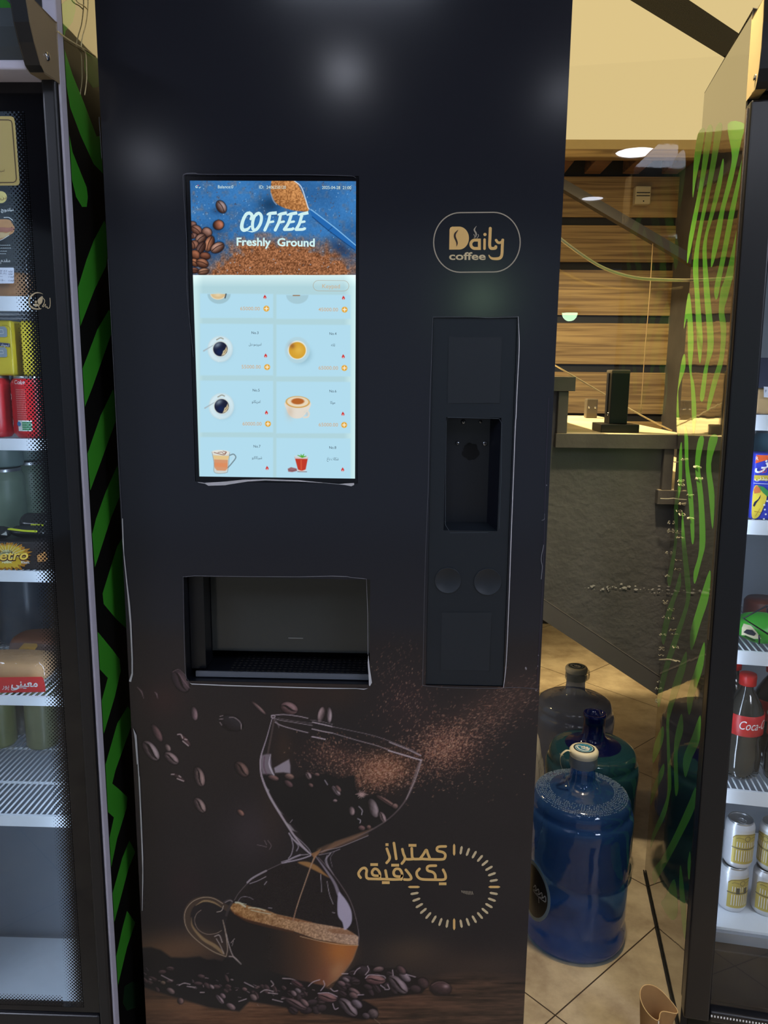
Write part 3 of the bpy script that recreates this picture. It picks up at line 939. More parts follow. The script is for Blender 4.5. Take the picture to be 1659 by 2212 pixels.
# lightbox face, behind the trim
HG = mat('header_grey', (58, 68, 76), 0.4)
prf = [(p[1] + 0.012, p[2]) for p in prof[:-2]]
zst = onY(30, 127, prf[-1][0])[2]
mb = MB(); vs = []
for y, z in prf: vs += [(LX - .021, y, z), (XL, y, z)]
mb.add(vs, [(2 * i, 2 * i + 1, 2 * i + 3, 2 * i + 2) for i in range(len(prf) - 1)], HG)
PH = lambda x, y: (lambda P: P + np.array([0, -0.0008, 0]))(hit(x, y, (0, prf[1][0], prf[1][1]), (0, 1, -(prf[-1][0] - prf[1][0]) / (prf[-1][1] - prf[1][1]))))
GRH = mat('header_green', (34, 130, 34), 0.4)
for b in ([(-600, 0), (110, 0), (280, 170), (305, 300), (280, 390), (20, 730), (-600, 760)], [(80, 985), (150, 880), (215, 830), (280, 850), (400, 950), (430, 990)], [(-600, 985), (-350, 985), (-420, 900), (-600, 900)]):
    mb.poly([PH(x, y) for x, y in zc1(b)], GRH)
mb.build('lightbox_face', fl)
yb = prof[5][1] + .004
mb = MB(); mb.box(XL, LX - .021, yb, -0.049, onY(30, 150, yb)[2], onY(30, 128, yb)[2], LILAC); mb.build('lightbox_rail', fl, 0.003)

# shelves
SZ = {}
for nm, (a, b) in {'a': (640, 672), 'b': (948, 973), 'c': (1234, 1257), 'd': (1505, 1524), 'e': (1762, 1785)}.items():
    SZ[nm] = onY(40, a, 0.0)[2]
    zl_ = onY(40, b, 0.0)[2]
    mb = MB(); x0, x1 = XL + .034, LX - .036
    mb.box(x0, x1, 0.0, 0.006, zl_, SZ[nm], SHELF)
    zw = SZ[nm] - 0.006
    if nm == 'e' or True:
        n = 52
        for i in range(n):
            x = x0 + (x1 - x0) * (i + .5) / n
            mb.tube([(x, 0.003, zw), (x, 0.385, zw)], 0.0017, SHELF, 6)
        for y in (0.13, 0.27, 0.385): mb.tube([(x0, y, zw - .003), (x1, y, zw - .003)], 0.003, SHELF, 6)
    mb.build('shelf', fl)
mb = MB(); mb.box(XL + .034, LX - .036, -0.02, 0.385, 0.1245, 0.132, SHELF); mb.build('floor_tray', fl, 0.003)


# ------------------------------------------------------------------ goods on its shelves
def printed_plane(Y): return lambda x, y: onY(x, y, Y)


FILM = glassy('clear_film', (0.93, 0.93, 0.93), rough=0.06, bump=0.4, body=0.06, bodycol=(.8, .8, .8))
SMOKE = glassy('grey_film', (0.5, 0.53, 0.54), rough=0.12, bump=0.3, body=0.42, bodycol=(.22, .25, .26))
BREAD = mat('bread_crust', (176, 122, 70), 0.7, var=0.25, scale=30, bump=0.2)

# sandwich pack
Y = 0.05
A, B = onY(-70, 405, Y), onY(69, 639, Y)
xa, xb, z1, z0 = A[0], B[0], A[2], SZ['a']
t = thing('sandwich_pack', 'sealed sandwich pack with a burger picture and white price label on the top shelf', 'sandwich pack', ((xa + xb) / 2, Y + .03, z0))
zmid = onY(40, 578, Y)[2]


def loaf(mb, x0, x1, y0, y1, z0, z1, m, e=0.5):
    mb.sphere(((x0 + x1) / 2, (y0 + y1) / 2, (z0 + z1) / 2), (x1 - x0) / 2, (y1 - y0) / 2, (z1 - z0) / 2, m, 28, 16,
              lambda p, q: q * np.array([abs(p[0]) ** (e - 1) if abs(p[0]) > .02 else 1, abs(p[1]) ** (e - 1) if abs(p[1]) > .02 else 1, abs(p[2]) ** (e - 1) if abs(p[2]) > .02 else 1]).clip(1, 1.35))


mb = MB(); loaf(mb, xa + .012, xb - .005, Y + .005, Y + .075, z0 + .001, zmid - .004, BREAD); mb.build('sandwich', t)
mb = MB(); n = 14; vs = []
for i in range(n + 1):
    z = z0 + .0015 + (z1 - z0 - .0015) * i / n; f = min(1, (z1 - z) / (z1 - z0) * 1.6 + .06)
    bul = .04 * f * (1.0 if z < zmid + .02 else .75)
    for k in range(20):
        a = 2 * math.pi * k / 20
        vs.append(((xa + xb) / 2 + (xb - xa) / 2 * math.copysign(abs(math.cos(a)) ** .35, math.cos(a)), Y + .04 + bul * math.copysign(abs(math.sin(a)) ** .6, math.sin(a)), z))
mb.add(vs, [(i * 20 + k, i * 20 + (k + 1) % 20, i * 20 + 20 + (k + 1) % 20, i * 20 + 20 + k) for i in range(n) if i * (z1 - z0) / n + z0 < zmid for k in range(20)], FILM, True)
mb.add(vs, [(i * 20 + k, i * 20 + (k + 1) % 20, i * 20 + 20 + (k + 1) % 20, i * 20 + 20 + k) for i in range(n) if i * (z1 - z0) / n + z0 >= zmid for k in range(20)], SMOKE, True)
mb.build('wrapper', t)
zs_ = zm(0, 440, 9.214)
PW = printed_plane(Y - 0.004); PW2 = printed_plane(Y - 0.0046); PW3 = printed_plane(Y - 0.0052)
mb = MB()
circ(mb, zm(0, 240, 10.057)([(20, 1870)])[0], 13, mat('badge_yellow', (226, 206, 128), 0.5), PW)
INKW = mat('ink_white', (226, 226, 222), 0.5); INKR = mat('ink_brown', (122, 84, 44), 0.5); INKB = mat('ink_navy', (58, 62, 96), 0.5)
text(mb, fa('دن'), 1, 430, 12, INKR, PW2)
text(mb, fa('ساندویچ'), 2, 456, 10, INKW, PW2, bold=.012, width=27)
area2(mb, zs_([(-500, 420), (-300, 330), (0, 310), (180, 320), (250, 400), (290, 480), (270, 570), (180, 630), (0, 720), (-500, 740)]), mat('burger_tan', (196, 144, 96), 0.6, var=.3, scale=60), PW, True)
area2(mb, zs_([(-500, 500), (0, 470), (150, 480), (260, 470), (280, 520), (150, 560), (0, 560), (-500, 600)]), mat('burger_pink', (172, 112, 92), 0.6, var=.3, scale=80), PW2, True)
area2(mb, zs_([(-500, 600), (0, 570), (120, 590), (200, 560), (150, 640), (0, 690), (-500, 700)]), mat('burger_cream', (206, 176, 128), 0.6, var=.3, scale=80), PW2, True)
ribbon(mb, zs_([(80, 275), (180, 278), (270, 345)]), 1.4, INKW, PW2); ribbon(mb, zs_([(-300, 790), (0, 730), (180, 630)]), 1.2, INKW, PW2)
for yy, xx in ((828, 205), (887, 220), (948, 135), (1000, 120)):
    for k in range(6):
        x1 = xx - k * 42
        if x1 < -60: break
        ribbon(mb, zs_([(x1 - 34, yy + random.uniform(-3, 3)), (x1 - 20, yy - 5), (x1, yy)]), 0.8, INKW, PW2, caps=False)
text(mb, fa('مقدم'), 1, 566, 11, INKW, PW2, width=21)
area2(mb, zs_([(-500, 1275), (262, 1272), (278, 1290), (280, 1570), (265, 1585), (-500, 1600)]), mat('label_white', (226, 228, 238), 0.5), PW2)
for yy, tx in ((1350, '۲۴ ۰۴۰۲'), (1400, '۳۱ ۰۴۰۱'), (1455, 'قیمت'), (1530, '۸۵۰۰۰')):
    text(mb, fa('تولید') if yy < 1420 else fa('قیمت'), zs_([(165, yy)])[0][0], zs_([(0, yy + 8)])[0][1], 5.2, INKB, PW3)
    text(mb, tx if tx[0] in '۲۳۸' else '—', 0, zs_([(0, yy + 8)])[0][1], 5.6, INKB, PW3)
mb.build('print', t)


# cola cans
def can_mesh(mb, c, r, h, m, mt, seg=36, split=True):
    mb.lathe([(r * .78, .004), (r * .80, 0), (r * .84, .002), (r * .97, h * .07), (r, h * .10), (r, h * .86)], c, m if not split else m, seg)
    mb.lathe([(r, h * .86), (r * .97, h * .90), (r * .85, h * .955)], c, m, seg)


def can(name, label, cat, c, r, h, body, group, art=None, parent=None):
    t = thing(name, label, cat, c, 0, group)
    mb = MB(); can_mesh(mb, c, r, h, body, None)
    mb.lathe([(0, .012), (r * .7, .006), (r * .78, .004)], c, mat('can_alu', (186, 188, 190), 0.28, metal=0.9), 36)
    if art: art(mb, c, r, h)
    mb.build('body', t)
    mb = MB(); mb.lathe([(r * .85, h * .955), (r * .86, h * .985), (r * .83, h), (r * .79, h * .985), (r * .76, h * .965), (0, h * .965)], c, mat('can_alu', (186, 188, 190), 0.28, metal=0.9), 36)
    lid = mb.build('lid', t)
    mb = MB(); mb.tube([(c[0] + a, c[1] + b, c[2] + h * .975) for a, b in [(r * .28 * math.cos(w), -r * .25 + r * .36 * math.sin(w)) for w in np.linspace(0, 2 * math.pi, 16)]], .0014, MATS['can_alu'], 6); mb.build('tab', lid)
    return t


def around(c, r, z0, ang0=-math.pi / 2):
    """flat label coordinates (metres along the skin, up) -> round skin"""
    return lambda u, v, o=0.0005: (c[0] + (r + o) * math.cos(ang0 + u / r), c[1] + (r + o) * math.sin(ang0 + u / r), c[2] + z0 + v)


COLA = mat('cola_red', (196, 30, 36), 0.3)


def cola_art(turn):
    def f(mb, c, r, h):
        S = around(c, r, 0, -math.pi / 2 + turn); W = MATS['ink_white']
        P = lambda x, y: S(x, -y)
        for k in range(15): text(mb, 'ııııııı', .004, -.080 + k * .0036, .004, mat('can_ink', (222, 150, 140), 0.5), P, width=.016, slope=0)
        mb.add([S(.004, .012), S(.028, .012), S(.028, .030), S(.004, .030), S(.012, .012), S(.020, .012), S(.012, .03), S(.020, .03)], [(0, 4, 6, 3), (4, 5, 7, 6), (5, 1, 2, 7)], mat('nutrition_white', (216, 220, 214), .5))
        for k in range(4): mb.add([S(.012, .014 + k * .0036, .0009), S(.019, .014 + k * .0036, .0009), S(.027, .014 + k * .0036, .0009), S(.027, .0166 + k * .0036, .0009), S(.019, .0166 + k * .0036, .0009), S(.012, .0166 + k * .0036, .0009)], [(0, 1, 4, 5), (1, 2, 3, 4)], mat('nutrition_green', (48, 128, 76), .5))
        mb.add([S(.006 + .004 * math.cos(a), .024 + .004 * math.sin(a), .0009) for a in np.linspace(0, 6.283, 12, endpoint=False)], [tuple(range(12))], mat('nutrition_blue', (60, 120, 170), .5))
        text(mb, 'Coca-Cola', -.012, -.030, .03, W, lambda x, y: S(-y - .062, x + .03), shear=.3, slope=0, width=.075)
        text(mb, 'Coke', .002, -.0905, .009, W, P, shear=.25, slope=0)
    return f


rc, hc = 0.0332, 0.118
yb_ = 0.045
xc2 = onY(31, 880, yb_)[0] + rc; zb_ = SZ['b']
hc = onY(60, 812, yb_ - rc)[2] - zb_
cans = []
for i, (dx, dy, lb, tw) in enumerate([(0, 0, 'red cola can beside the black glass border on the second shelf', -.5), (-.0705, 0, 'red cola can at the photo edge, front row of the second shelf', -.35),
                                       (-.0352, .0635, 'red cola can seen in the gap between the two front cans', 0.2), (.035, .064, 'red cola can behind the black border, back row', 0)]):
    if i == 3: continue
    c = (xc2 + dx, yb_ + dy, zb_)
    can('cola_can', lb, 'can', c, rc, hc, COLA, 'red cola cans on the second shelf', cola_art(tw))
# yellow cartons resting on the cans
YEL = mat('carton_yellow', (206, 184, 40), 0.45); PGREY = mat('carton_window', (136, 148, 156), 0.4)
zq = zm(0, 670, 7.375)
zt1 = zb_ + hc
for i, (xr, lb) in enumerate(((26.0, 'yellow carton with grey windows standing on the red cola cans'), (68, 'yellow carton half hidden by the dotted edge of the glass'))):
    Yc = 0.03
    x1 = onY(xr, 750, Yc)[0]; x0 = x1 - (0.062 if i == 0 else 0.018); ztp = onY(20, 692, Yc)[2]
    t = thing('juice_carton', lb, 'carton', ((x0 + x1) / 2, Yc + .03, zt1), 0, 'yellow cartons on the cola cans')
    mb = MB(); mb.box(x0, x1, Yc, Yc + .06, zt1, ztp, YEL); mb.build('box', t, 0.004)
    if i == 0:
        mb = MB(); Q = printed_plane(Yc - .0012); Q2 = printed_plane(Yc - .0018); Q3 = printed_plane(Yc - .0024)
        for a, b in ((260, 430), (590, 750)):
            area2(mb, zq([(-60, a), (75, a), (110, a + 40), (115, b - 15), (90, b), (-60, b)]), PGREY, Q)
            ribbon(mb, zq([(-20, a + 50), (45, a + 50), (55, b - 60), (-20, b - 55)]), .8, INKW, Q2, sm=False)
        area2(mb, zq([(-60, 510), (155, 530), (160, 590), (-60, 560)]), mat('carton_navy', (52, 58, 92), .4), Q2)
        text(mb, fa('لیموناد'), zq([(10, 0)])[0][0], zq([(0, 575)])[0][1], 8, INKW, Q3, width=18)
        ribbon(mb, zq([(30, 240), (120, 250), (180, 330), (190, 620), (190, 780)]), .9, mat('carton_olive', (140, 128, 30), .5), Q2)
        mb.build('print', t)

# jars behind, lime packs and the biscuit box
zc_ = SZ['c']
for i, (px, yy, hh, lb) in enumerate(((10, .17, .16, 'greenish lidded can standing behind the dark lime packs at the photo edge'), (67, .25, .165, 'greenish lidded can behind the dark lime packs, beside the dotted glass edge'))):
    x = onY(px, 1100, yy)[0]
    can('preserve_can', lb, 'can', (x, yy, zc_), .040, hh, mat('preserve_green', (122, 140, 120), 0.4, var=.25, scale=30), 'greenish cans behind the chocolate bar box')
    can('preserve_can', 'pale can stacked on the greenish can, ' + ('at the photo edge' if i == 0 else 'nearer the dotted glass edge'), 'can', (x, yy, zc_ + hh + .0005), .040, .045, mat('preserve_pale', (112, 132, 128), 0.4), 'greenish cans behind the chocolate bar box')
Yb = 0.012
bz1 = onY(20, 1170, Yb)[2]; bx1 = onY(104, 1200, Yb)[0]; bx0 = bx1 - 0.165
t = thing('biscuit_box', 'dark chocolate bar box with a yellow burst on the third shelf', 'box', ((bx0 + bx1) / 2, Yb + .05, zc_))
mb = MB(); mb.box(bx0, bx1, Yb, Yb + .10, zc_, bz1, mat('box_brown', (40, 34, 34), 0.4)); mb.build('carton', t, 0.002)
mb = MB(); zq = zm(0, 960, 7.373); Q = [printed_plane(Yb - .0008 - .0005 * i) for i in range(5)]
cx_, cy_ = 110, 1790
star = []
for k in range(60):
    a = 2 * math.pi * k / 60; rr = (430 if k % 2 else 340) * random.uniform(.85, 1.05)
    star.append((cx_ + rr * math.cos(a), min(2010, max(1560, cy_ + rr * .62 * math.sin(a)))))
area2(mb, zq(star), mat('burst_orange', (176, 116, 24), .4), Q[0])
area2(mb, zq([(cx_ + (x - cx_) * .8, cy_ + (y - cy_) * .85) for x, y in star]), mat('burst_yellow', (216, 176, 44), .4), Q[1])
area2(mb, zq([(cx_ + (x - cx_) * .32, cy_ + (y - cy_) * .5) for x, y in star]), mat('burst_pale', (236, 230, 170), .4), Q[2])
for k in range(14):
    a = -math.pi * k / 13
    ribbon(mb, zq([(cx_ + 60 * math.cos(a), cy_ + 60 * math.sin(a)), (cx_ + 330 * math.cos(a), max(1565, cy_ + 260 * math.sin(a)))]), [1.6, .3], MATS['burst_pale'], Q[2], sm=False, caps=False)
text(mb, 'Metro', 62, zq([(0, 1860)])[0][1], 29, mat('metro_shadow', (84, 30, 16), .4), Q[3], bold=.055, shear=.18, width=92, slope=-.03, align='r')
text(mb, 'Metro', 61, zq([(0, 1855)])[0][1] - 0.6, 29, mat('metro_yellow', (246, 206, 84), .4), Q[4], bold=.018, shear=.18, width=90, slope=-.03, align='r')
text(mb, 'Klasik', 64, zq([(0, 1895)])[0][1], 7.5, INKW, Q[4], bold=.01, width=18, align='r')
area2(mb, zq([(590, 1770), (640, 1740), (720, 1700), (745, 1760), (765, 1850), (700, 1865), (600, 1870)]), mat('bar_tan', (176, 122, 66), .5, var=.4, scale=90), Q[0])
mb.build('print', t)
LIME = mat('pack_lime', (190, 200, 40), .4)
for i, (x0p, x1p, y0p, y1p, yy, lb) in enumerate(((-50, 14, 1148, 1166, .02, 'dark wrapped bar with a silver end, lying on the chocolate bar box'), (14, 98, 1140, 1165, .03, 'dark wrapped bar with a lime stripe lying on the chocolate bar box'), (34, 104, 1130, 1148, .065, 'dark wrapped bar with a lime square, behind the lime striped one'))):
    x0, x1 = onY(x0p, y1p, yy)[0], onY(x1p, y1p, yy)[0]
    t = thing('snack_bar', lb, 'snack bar', ((x0 + x1) / 2, yy + .018, bz1), 0, 'dark wrapped bars on the chocolate bar box')
    ht = .022 if i < 2 else .038
    mb = MB(); mb.sphere(((x0 + x1) / 2, yy + .018, bz1 + ht / 2), (x1 - x0) / 2, .017, ht / 2, mat('pack_black', (34, 36, 34), .25), 24, 12, lambda p, q: q * np.array([1, min(1.25, 1 / max(.4, abs(p[1]) + abs(p[2]))), min(1.25, 1 / max(.4, abs(p[1]) + abs(p[2])))]))
    mb.build('wrapper', t)
    mb = MB(); Q_ = printed_plane(yy - .004)
    if i == 1: ribbon(mb, zq([(125, 1350), (180, 1350), (380, 1375), (580, 1385)]), [2.5, 4.5, 4, 4], LIME, Q_)
    if i == 2: area2(mb, zq([(490, 1265), (720, 1275), (720, 1350), (480, 1350)]), LIME, Q_)
    if i == 0: area2(mb, zq([(10, 1440), (100, 1390), (115, 1450)]), mat('pack_silver', (170, 172, 168), .3), Q_)
    mb.build('print', t)

# bread shelf
zd = SZ['d']; Yb = .02
x1 = onY(104, 1490, Yb)[0]; x0 = x1 - .17; zt3 = onY(40, 1434, Yb)[2]
t = thing('bread_pack', 'bread loaf in clear plastic with a red label on the fourth shelf', 'bread', ((x0 + x1) / 2, Yb + .05, zd))
mb = MB(); loaf(mb, x0 + .01, x1 - .014, Yb + .012, Yb + .10, zd + .004, zt3 - .004, mat('bread_pale', (206, 156, 100), .7, var=.25, scale=26, bump=.2)); mb.build('loaf', t)
mb = MB(); loaf(mb, x0, x1, Yb + .003, Yb + .11, zd, zt3 + .006, FILM, .4); mb.build('bag', t)
mb = MB(); zq = zm(0, 1240, 5.533); Q = [printed_plane(Yb - .0005 - .0006 * i) for i in range(3)]
area2(mb, zq([(-500, 1245), (0, 1235), (500, 1228), (520, 1250), (540, 1330), (545, 1410), (-500, 1425)]), mat('label_red', (198, 44, 46), .4), Q[0])
text(mb, fa('معینی'), zq([(135, 0)])[0][0], zq([(0, 1345)])[0][1], 22, INKW, Q[1], bold=.02, width=57)
text(mb, fa('پور'), zq([(25, 0)])[0][0], zq([(0, 1365)])[0][1], 15, INKW, Q[1], width=15)
ribbon(mb, zq([(135, 1350), (140, 1385), (190, 1380), (240, 1360), (320, 1365)]), [.6, 2.2, .6], INKW, Q[1])
mb.build('label', t)
Y2 = .075; x1b = onY(106, 1400, Y2)[0]; x0b = onY(2, 1400, Y2)[0] - .03
t = thing('bun_pack', 'brown rolls in clear plastic with a yellow price tag, behind the red labelled bread', 'bread', ((x0b + x1b) / 2, .16, zd))
ztb = onY(80, 1382, Y2 + .06)[2]
mb = MB(); loaf(mb, x0b, x1b, .135, .22, zd, ztb, mat('roll_brown', (108, 66, 46), .6, var=.25, scale=24)); mb.build('rolls', t)
mb = MB(); Q = [printed_plane(.128 - .001 * i) for i in range(2)]
area2(mb, zq([(175, 985), (170, 1060), (350, 1060), (385, 950), (450, 860), (440, 830), (290, 825), (200, 920)]), mat('tag_yellow', (212, 160, 38), .5), Q[0])
text(mb, '1.30', zq([(205, 0)])[0][0], zq([(0, 990)])[0][1], 8.5, mat('tag_ink', (110, 76, 30), .5), Q[1], slope=-.02)
text(mb, '1402.10', zq([(235, 0)])[0][0], zq([(0, 925)])[0][1], 6.5, MATS['tag_ink'], Q[1], slope=-.1)
mb.build('price_tag', t)
x = onY(56, 1350, .30)[0]
t = thing('dark_jar', 'tall dark grey jar at the back behind the bread', 'jar', (x, .30, zd))
mb = MB(); mb.lathe([(0, 0), (.05, 0), (.053, .01), (.053, .15), (.045, .165), (.045, .17)], (x, .30, zd), mat('jar_slate', (62, 72, 84), .3), 32); mb.build('body', t)
mb = MB(); mb.lathe([(.045, .17), (.048, .172), (.048, .19), (.044, .194), (0, .194)], (x, .30, zd), mat('jar_lid', (92, 100, 108), .3, metal=.5), 32); mb.build('lid', t)
x = onY(-2, 1370, .28)[0]
t = thing('dark_jar', 'dark jar behind the bread, cut by the photo edge', 'jar', (x - .06, .28, zd))
mb = MB(); mb.lathe([(0, 0), (.05, 0), (.053, .01), (.053, .15), (.045, .165), (.045, .19), (0, .19)], (x - .06, .28, zd), mat('jar_dark', (34, 36, 34), .3), 32); mb.build('body', t)

# faint jars on the wire shelf
ze = SZ['e']
for i, (px, colr, lb) in enumerate(((2, (120, 126, 84), 'olive jar at the back of the wire shelf, cut by the photo edge'), (46, (128, 132, 128), 'grey jar at the back of the wire shelf'), (92, (118, 122, 92), 'olive jar at the back of the wire shelf, beside the dotted glass edge'))):
    yy = (.275, .34, .275)[i]; x = onY(px, 1590, yy)[0]
    t = thing('preserve_jar', lb, 'jar', (x, yy, ze), 0, 'jars on the wire shelf')
    mb = MB(); mb.lathe([(0, 0), (.029, 0), (.033, .006), (.033, .13), (.026, .145), (.026, .15)], (x, yy, ze), mat('jar_%d' % i, colr, .3, var=.2, scale=25), 28); mb.build('body', t)
    mb = MB(); mb.lathe([(.026, .15), (.03, .15), (.03, .165), (0, .166)], (x, yy, ze), mat('jar_cap', (150, 152, 150), .4), 28); mb.build('lid', t)


# ================================================================== RIGHT COOLER (turned 9.5 degrees, its face leaning back a little)
TH = math.radians(9.5)
RO = np.array([0.658, 0.301, 0.0])
AX, AY = np.array([math.cos(TH), -math.sin(TH), 0]), np.array([math.sin(TH), math.cos(TH), 0])
LEAN = 0.058
G = lambda x, y, z: RO + AX * x + AY * y + np.array([0, 0, z])                       # cooler coordinates -> world
GL = lambda p: G(p[0], p[1] + LEAN * p[2], p[2])                                      # with the lean of the face
fr = thing('display_cooler', 'black glass door cooler turned at an angle, with sticker scraps on its green striped side', 'cooler', tuple(G(.3, .3, 0)), -TH, 'glass door coolers')
WR, DR, HR = 0.64, 0.60, 2.225
Gm = lambda p: G(*p)
loc = lambda P: np.array([(P - RO) @ AX, (P - RO) @ AY, P[2]])
mb = MB()
side = lambda x: [GL((x, 0, 0.006)), G(x, DR, 0.006), G(x, DR, HR), GL((x, 0, HR))]
mb.prism(side(0.0006), AX * 0.016, DARK); mb.prism(side(WR - .016), AX * 0.016, DARK)
mb.box(.018, WR, DR - .02, DR, .05, HR, DARK, Gm)
mb.prism([GL((.018, 0, HR - .001)), G(.018, DR, HR - .001), G(.018, DR, HR - .2), GL((.018, 0, HR - .2))], AX * (WR - .018), DARK)
mb.prism([GL((.018, 0, .22)), G(.018, DR, .22), G(.018, DR, .05), GL((.018, 0, .05))], AX * (WR - .018), DARK)
for x in (.03, WR - .07):
    for y in (.05, DR - .08): mb.box(x, x + .04, y, y + .04, 0, .05, DARK, Gm)
mb.build('cabinet', fr, 0.003)
mb = MB()
for x in (.017, WR - .034): mb.prism([GL((x, 0, .22)), G(x, DR - .03, .22), G(x, DR - .03, HR - .21), GL((x, 0, HR - .21))], AX * .016, LINER)
mb.box(.034, WR - .034, DR - .12, DR - .03, .22, HR - .21, LINER, Gm); mb.box(.034, WR - .034, .04, DR - .12, .22, .245, LINER, Gm)
mb.build('liner', fr)
# side sticker
NS = AX
PS = lambda x, y, o=0.0: hit(x, y, RO - AX * o, NS)
mb = MB(); mb.quad([GL((0, 0, .006)), G(0, DR, .006), G(0, DR, HR), GL((0, 0, HR))], STK)
Z5, Z6, Z7, Z8 = zm(1160, 0, 3.325), zm(1160, 560, 3.325), zm(1100, 1100, 2.968), zm(1100, 1650, 2.968)
R = [Z5([(1155, 965), (1205, 930), (1175, 1130), (1140, 1300), (1118, 1420), (1125, 1180)]),
     Z5([(1218, 935), (1262, 930), (1225, 1170), (1170, 1460), (1083, 1890), (1092, 1700), (1165, 1330)]),
     Z5([(1285, 915), (1330, 905), (1290, 1150), (1240, 1400), (1195, 1600), (1165, 1790), (1160, 2000), (1182, 2300), (1190, 2460), (1170, 2612), (1150, 2462), (1132, 2100), (1120, 1930), (1140, 1750), (1200, 1440), (1250, 1150)]),
     Z5([(1335, 1140), (1340, 1210), (1320, 1350), (1270, 1540), (1225, 1700), (1220, 1850), (1242, 2112), (1270, 2462), (1230, 2632), (1200, 2862), (1170, 2862), (1190, 2702), (1225, 2482), (1200, 2112), (1190, 1870), (1195, 1740), (1250, 1500), (1300, 1280)]),
     Z5([(1370, 890), (1490, 890), (1470, 1000), (1440, 1140), (1400, 1320), (1350, 1500), (1320, 1680), (1280, 1850), (1250, 1920), (1260, 1780), (1310, 1530), (1370, 1290), (1400, 1120)]),
     Z5([(1495, 1050), (1470, 1250), (1420, 1520), (1370, 1780), (1330, 1970), (1300, 2130), (1280, 2145), (1275, 2060), (1320, 1850), (1380, 1530), (1440, 1280)]),
     Z5([(1450, 1600), (1425, 1900), (1410, 1970), (1370, 2132), (1345, 2232), (1360, 2362), (1340, 2582), (1290, 2762), (1240, 2932), (1220, 2922), (1260, 2732), (1310, 2562), (1320, 2382), (1305, 2242), (1320, 2082), (1350, 2000), (1400, 1800)]),
     Z6([(1090, 240), (1110, 350), (1125, 600), (1110, 800), (1130, 900), (1145, 1100), (1130, 1245), (1115, 1200), (1105, 900), (1085, 700), (1080, 430), (1055, 500), (1065, 380)]),
     Z6([(1060, 680), (1065, 780), (1020, 920), (1015, 1000), (1025, 1240), (1005, 1240), (1005, 1000), (1035, 750)]),
     Z6([(1060, 1200), (1085, 1280), (1090, 1480), (1120, 1700), (1130, 1990), (1110, 2030), (1090, 1750), (1065, 1500)]),
     Z6([(1040, 1320), (1040, 1600), (1015, 1750), (1010, 1990), (985, 2194), (955, 2350), (935, 2290), (965, 2150), (990, 1980), (985, 1780), (1015, 1600), (1020, 1400)]),
     Z6([(1160, 1290), (1200, 1290), (1170, 1480), (1195, 1700), (1210, 2020), (1180, 2170), (1135, 2330), (1125, 2250), (1165, 2080), (1160, 1750), (1135, 1480)]),
     Z6([(1240, 1280), (1300, 1280), (1250, 1470), (1275, 1700), (1260, 1940), (1230, 1650), (1215, 1480)]),
     Z7([(1110, 10), (1130, 200), (1160, 450), (1155, 600), (1080, 850), (1030, 1000), (990, 1150), (960, 1270), (950, 1200), (985, 1030), (1050, 830), (1130, 600), (1125, 450), (1105, 200)]),
     Z7([(1095, 405), (1100, 490), (1060, 600), (1020, 760), (990, 870), (975, 800), (1010, 650), (1060, 520)]),
     Z7([(1285, 390), (1280, 560), (1230, 720), (1170, 905), (1160, 800), (1190, 680)]),
     Z7([(1130, 915), (1135, 1000), (1090, 1150), (1040, 1300), (1025, 1400), (1040, 1740), (1030, 1830), (1003, 1960), (945, 2080), (905, 2175), (918, 2080), (980, 1930), (1015, 1800), (1010, 1500), (1010, 1320), (1050, 1120)]),
     Z7([(1250, 850), (1245, 1000), (1190, 1180), (1155, 1320), (1140, 1200), (1190, 1030)]),
     Z7([(1105, 1310), (1115, 1420), (1080, 1560), (1085, 1780), (1070, 1840), (1060, 1780), (1055, 1550), (1070, 1420)]),
     Z7([(985, 1390), (985, 1490), (930, 1620), (918, 1600), (932, 1500)]),
     Z7([(990, 1630), (990, 1700), (950, 1790), (906, 1900), (915, 1800), (945, 1720)]),
     Z7([(1225, 1320), (1220, 1480), (1170, 1600), (1130, 1720), (1115, 1600), (1170, 1460)]),
     Z8([(1195, 150), (1190, 280), (1100, 470), (1010, 640), (950, 740), (930, 770), (918, 690), (980, 600), (1060, 450), (1150, 250)]),
     Z8([(1100, 650), (1130, 900), (1135, 1110), (1115, 1080), (1090, 800)]), Z8([(1060, 740), (1080, 950), (1040, 1000), (975, 900), (1000, 850)]), Z8([(1160, 560), (1165, 700), (1150, 740), (1143, 640)])]
GREEN2 = vinyl('sticker_light_green', (112, 216, 76), 0.70)
for b in R:
    q_ = list(b); mb.poly([PS(x, y, 0.0001) for x, y in smooth([q_[-1]] + q_ + [q_[0], q_[1]], 4)[4:-5]], GREEN2)
mb.build('side_sticker', fr)
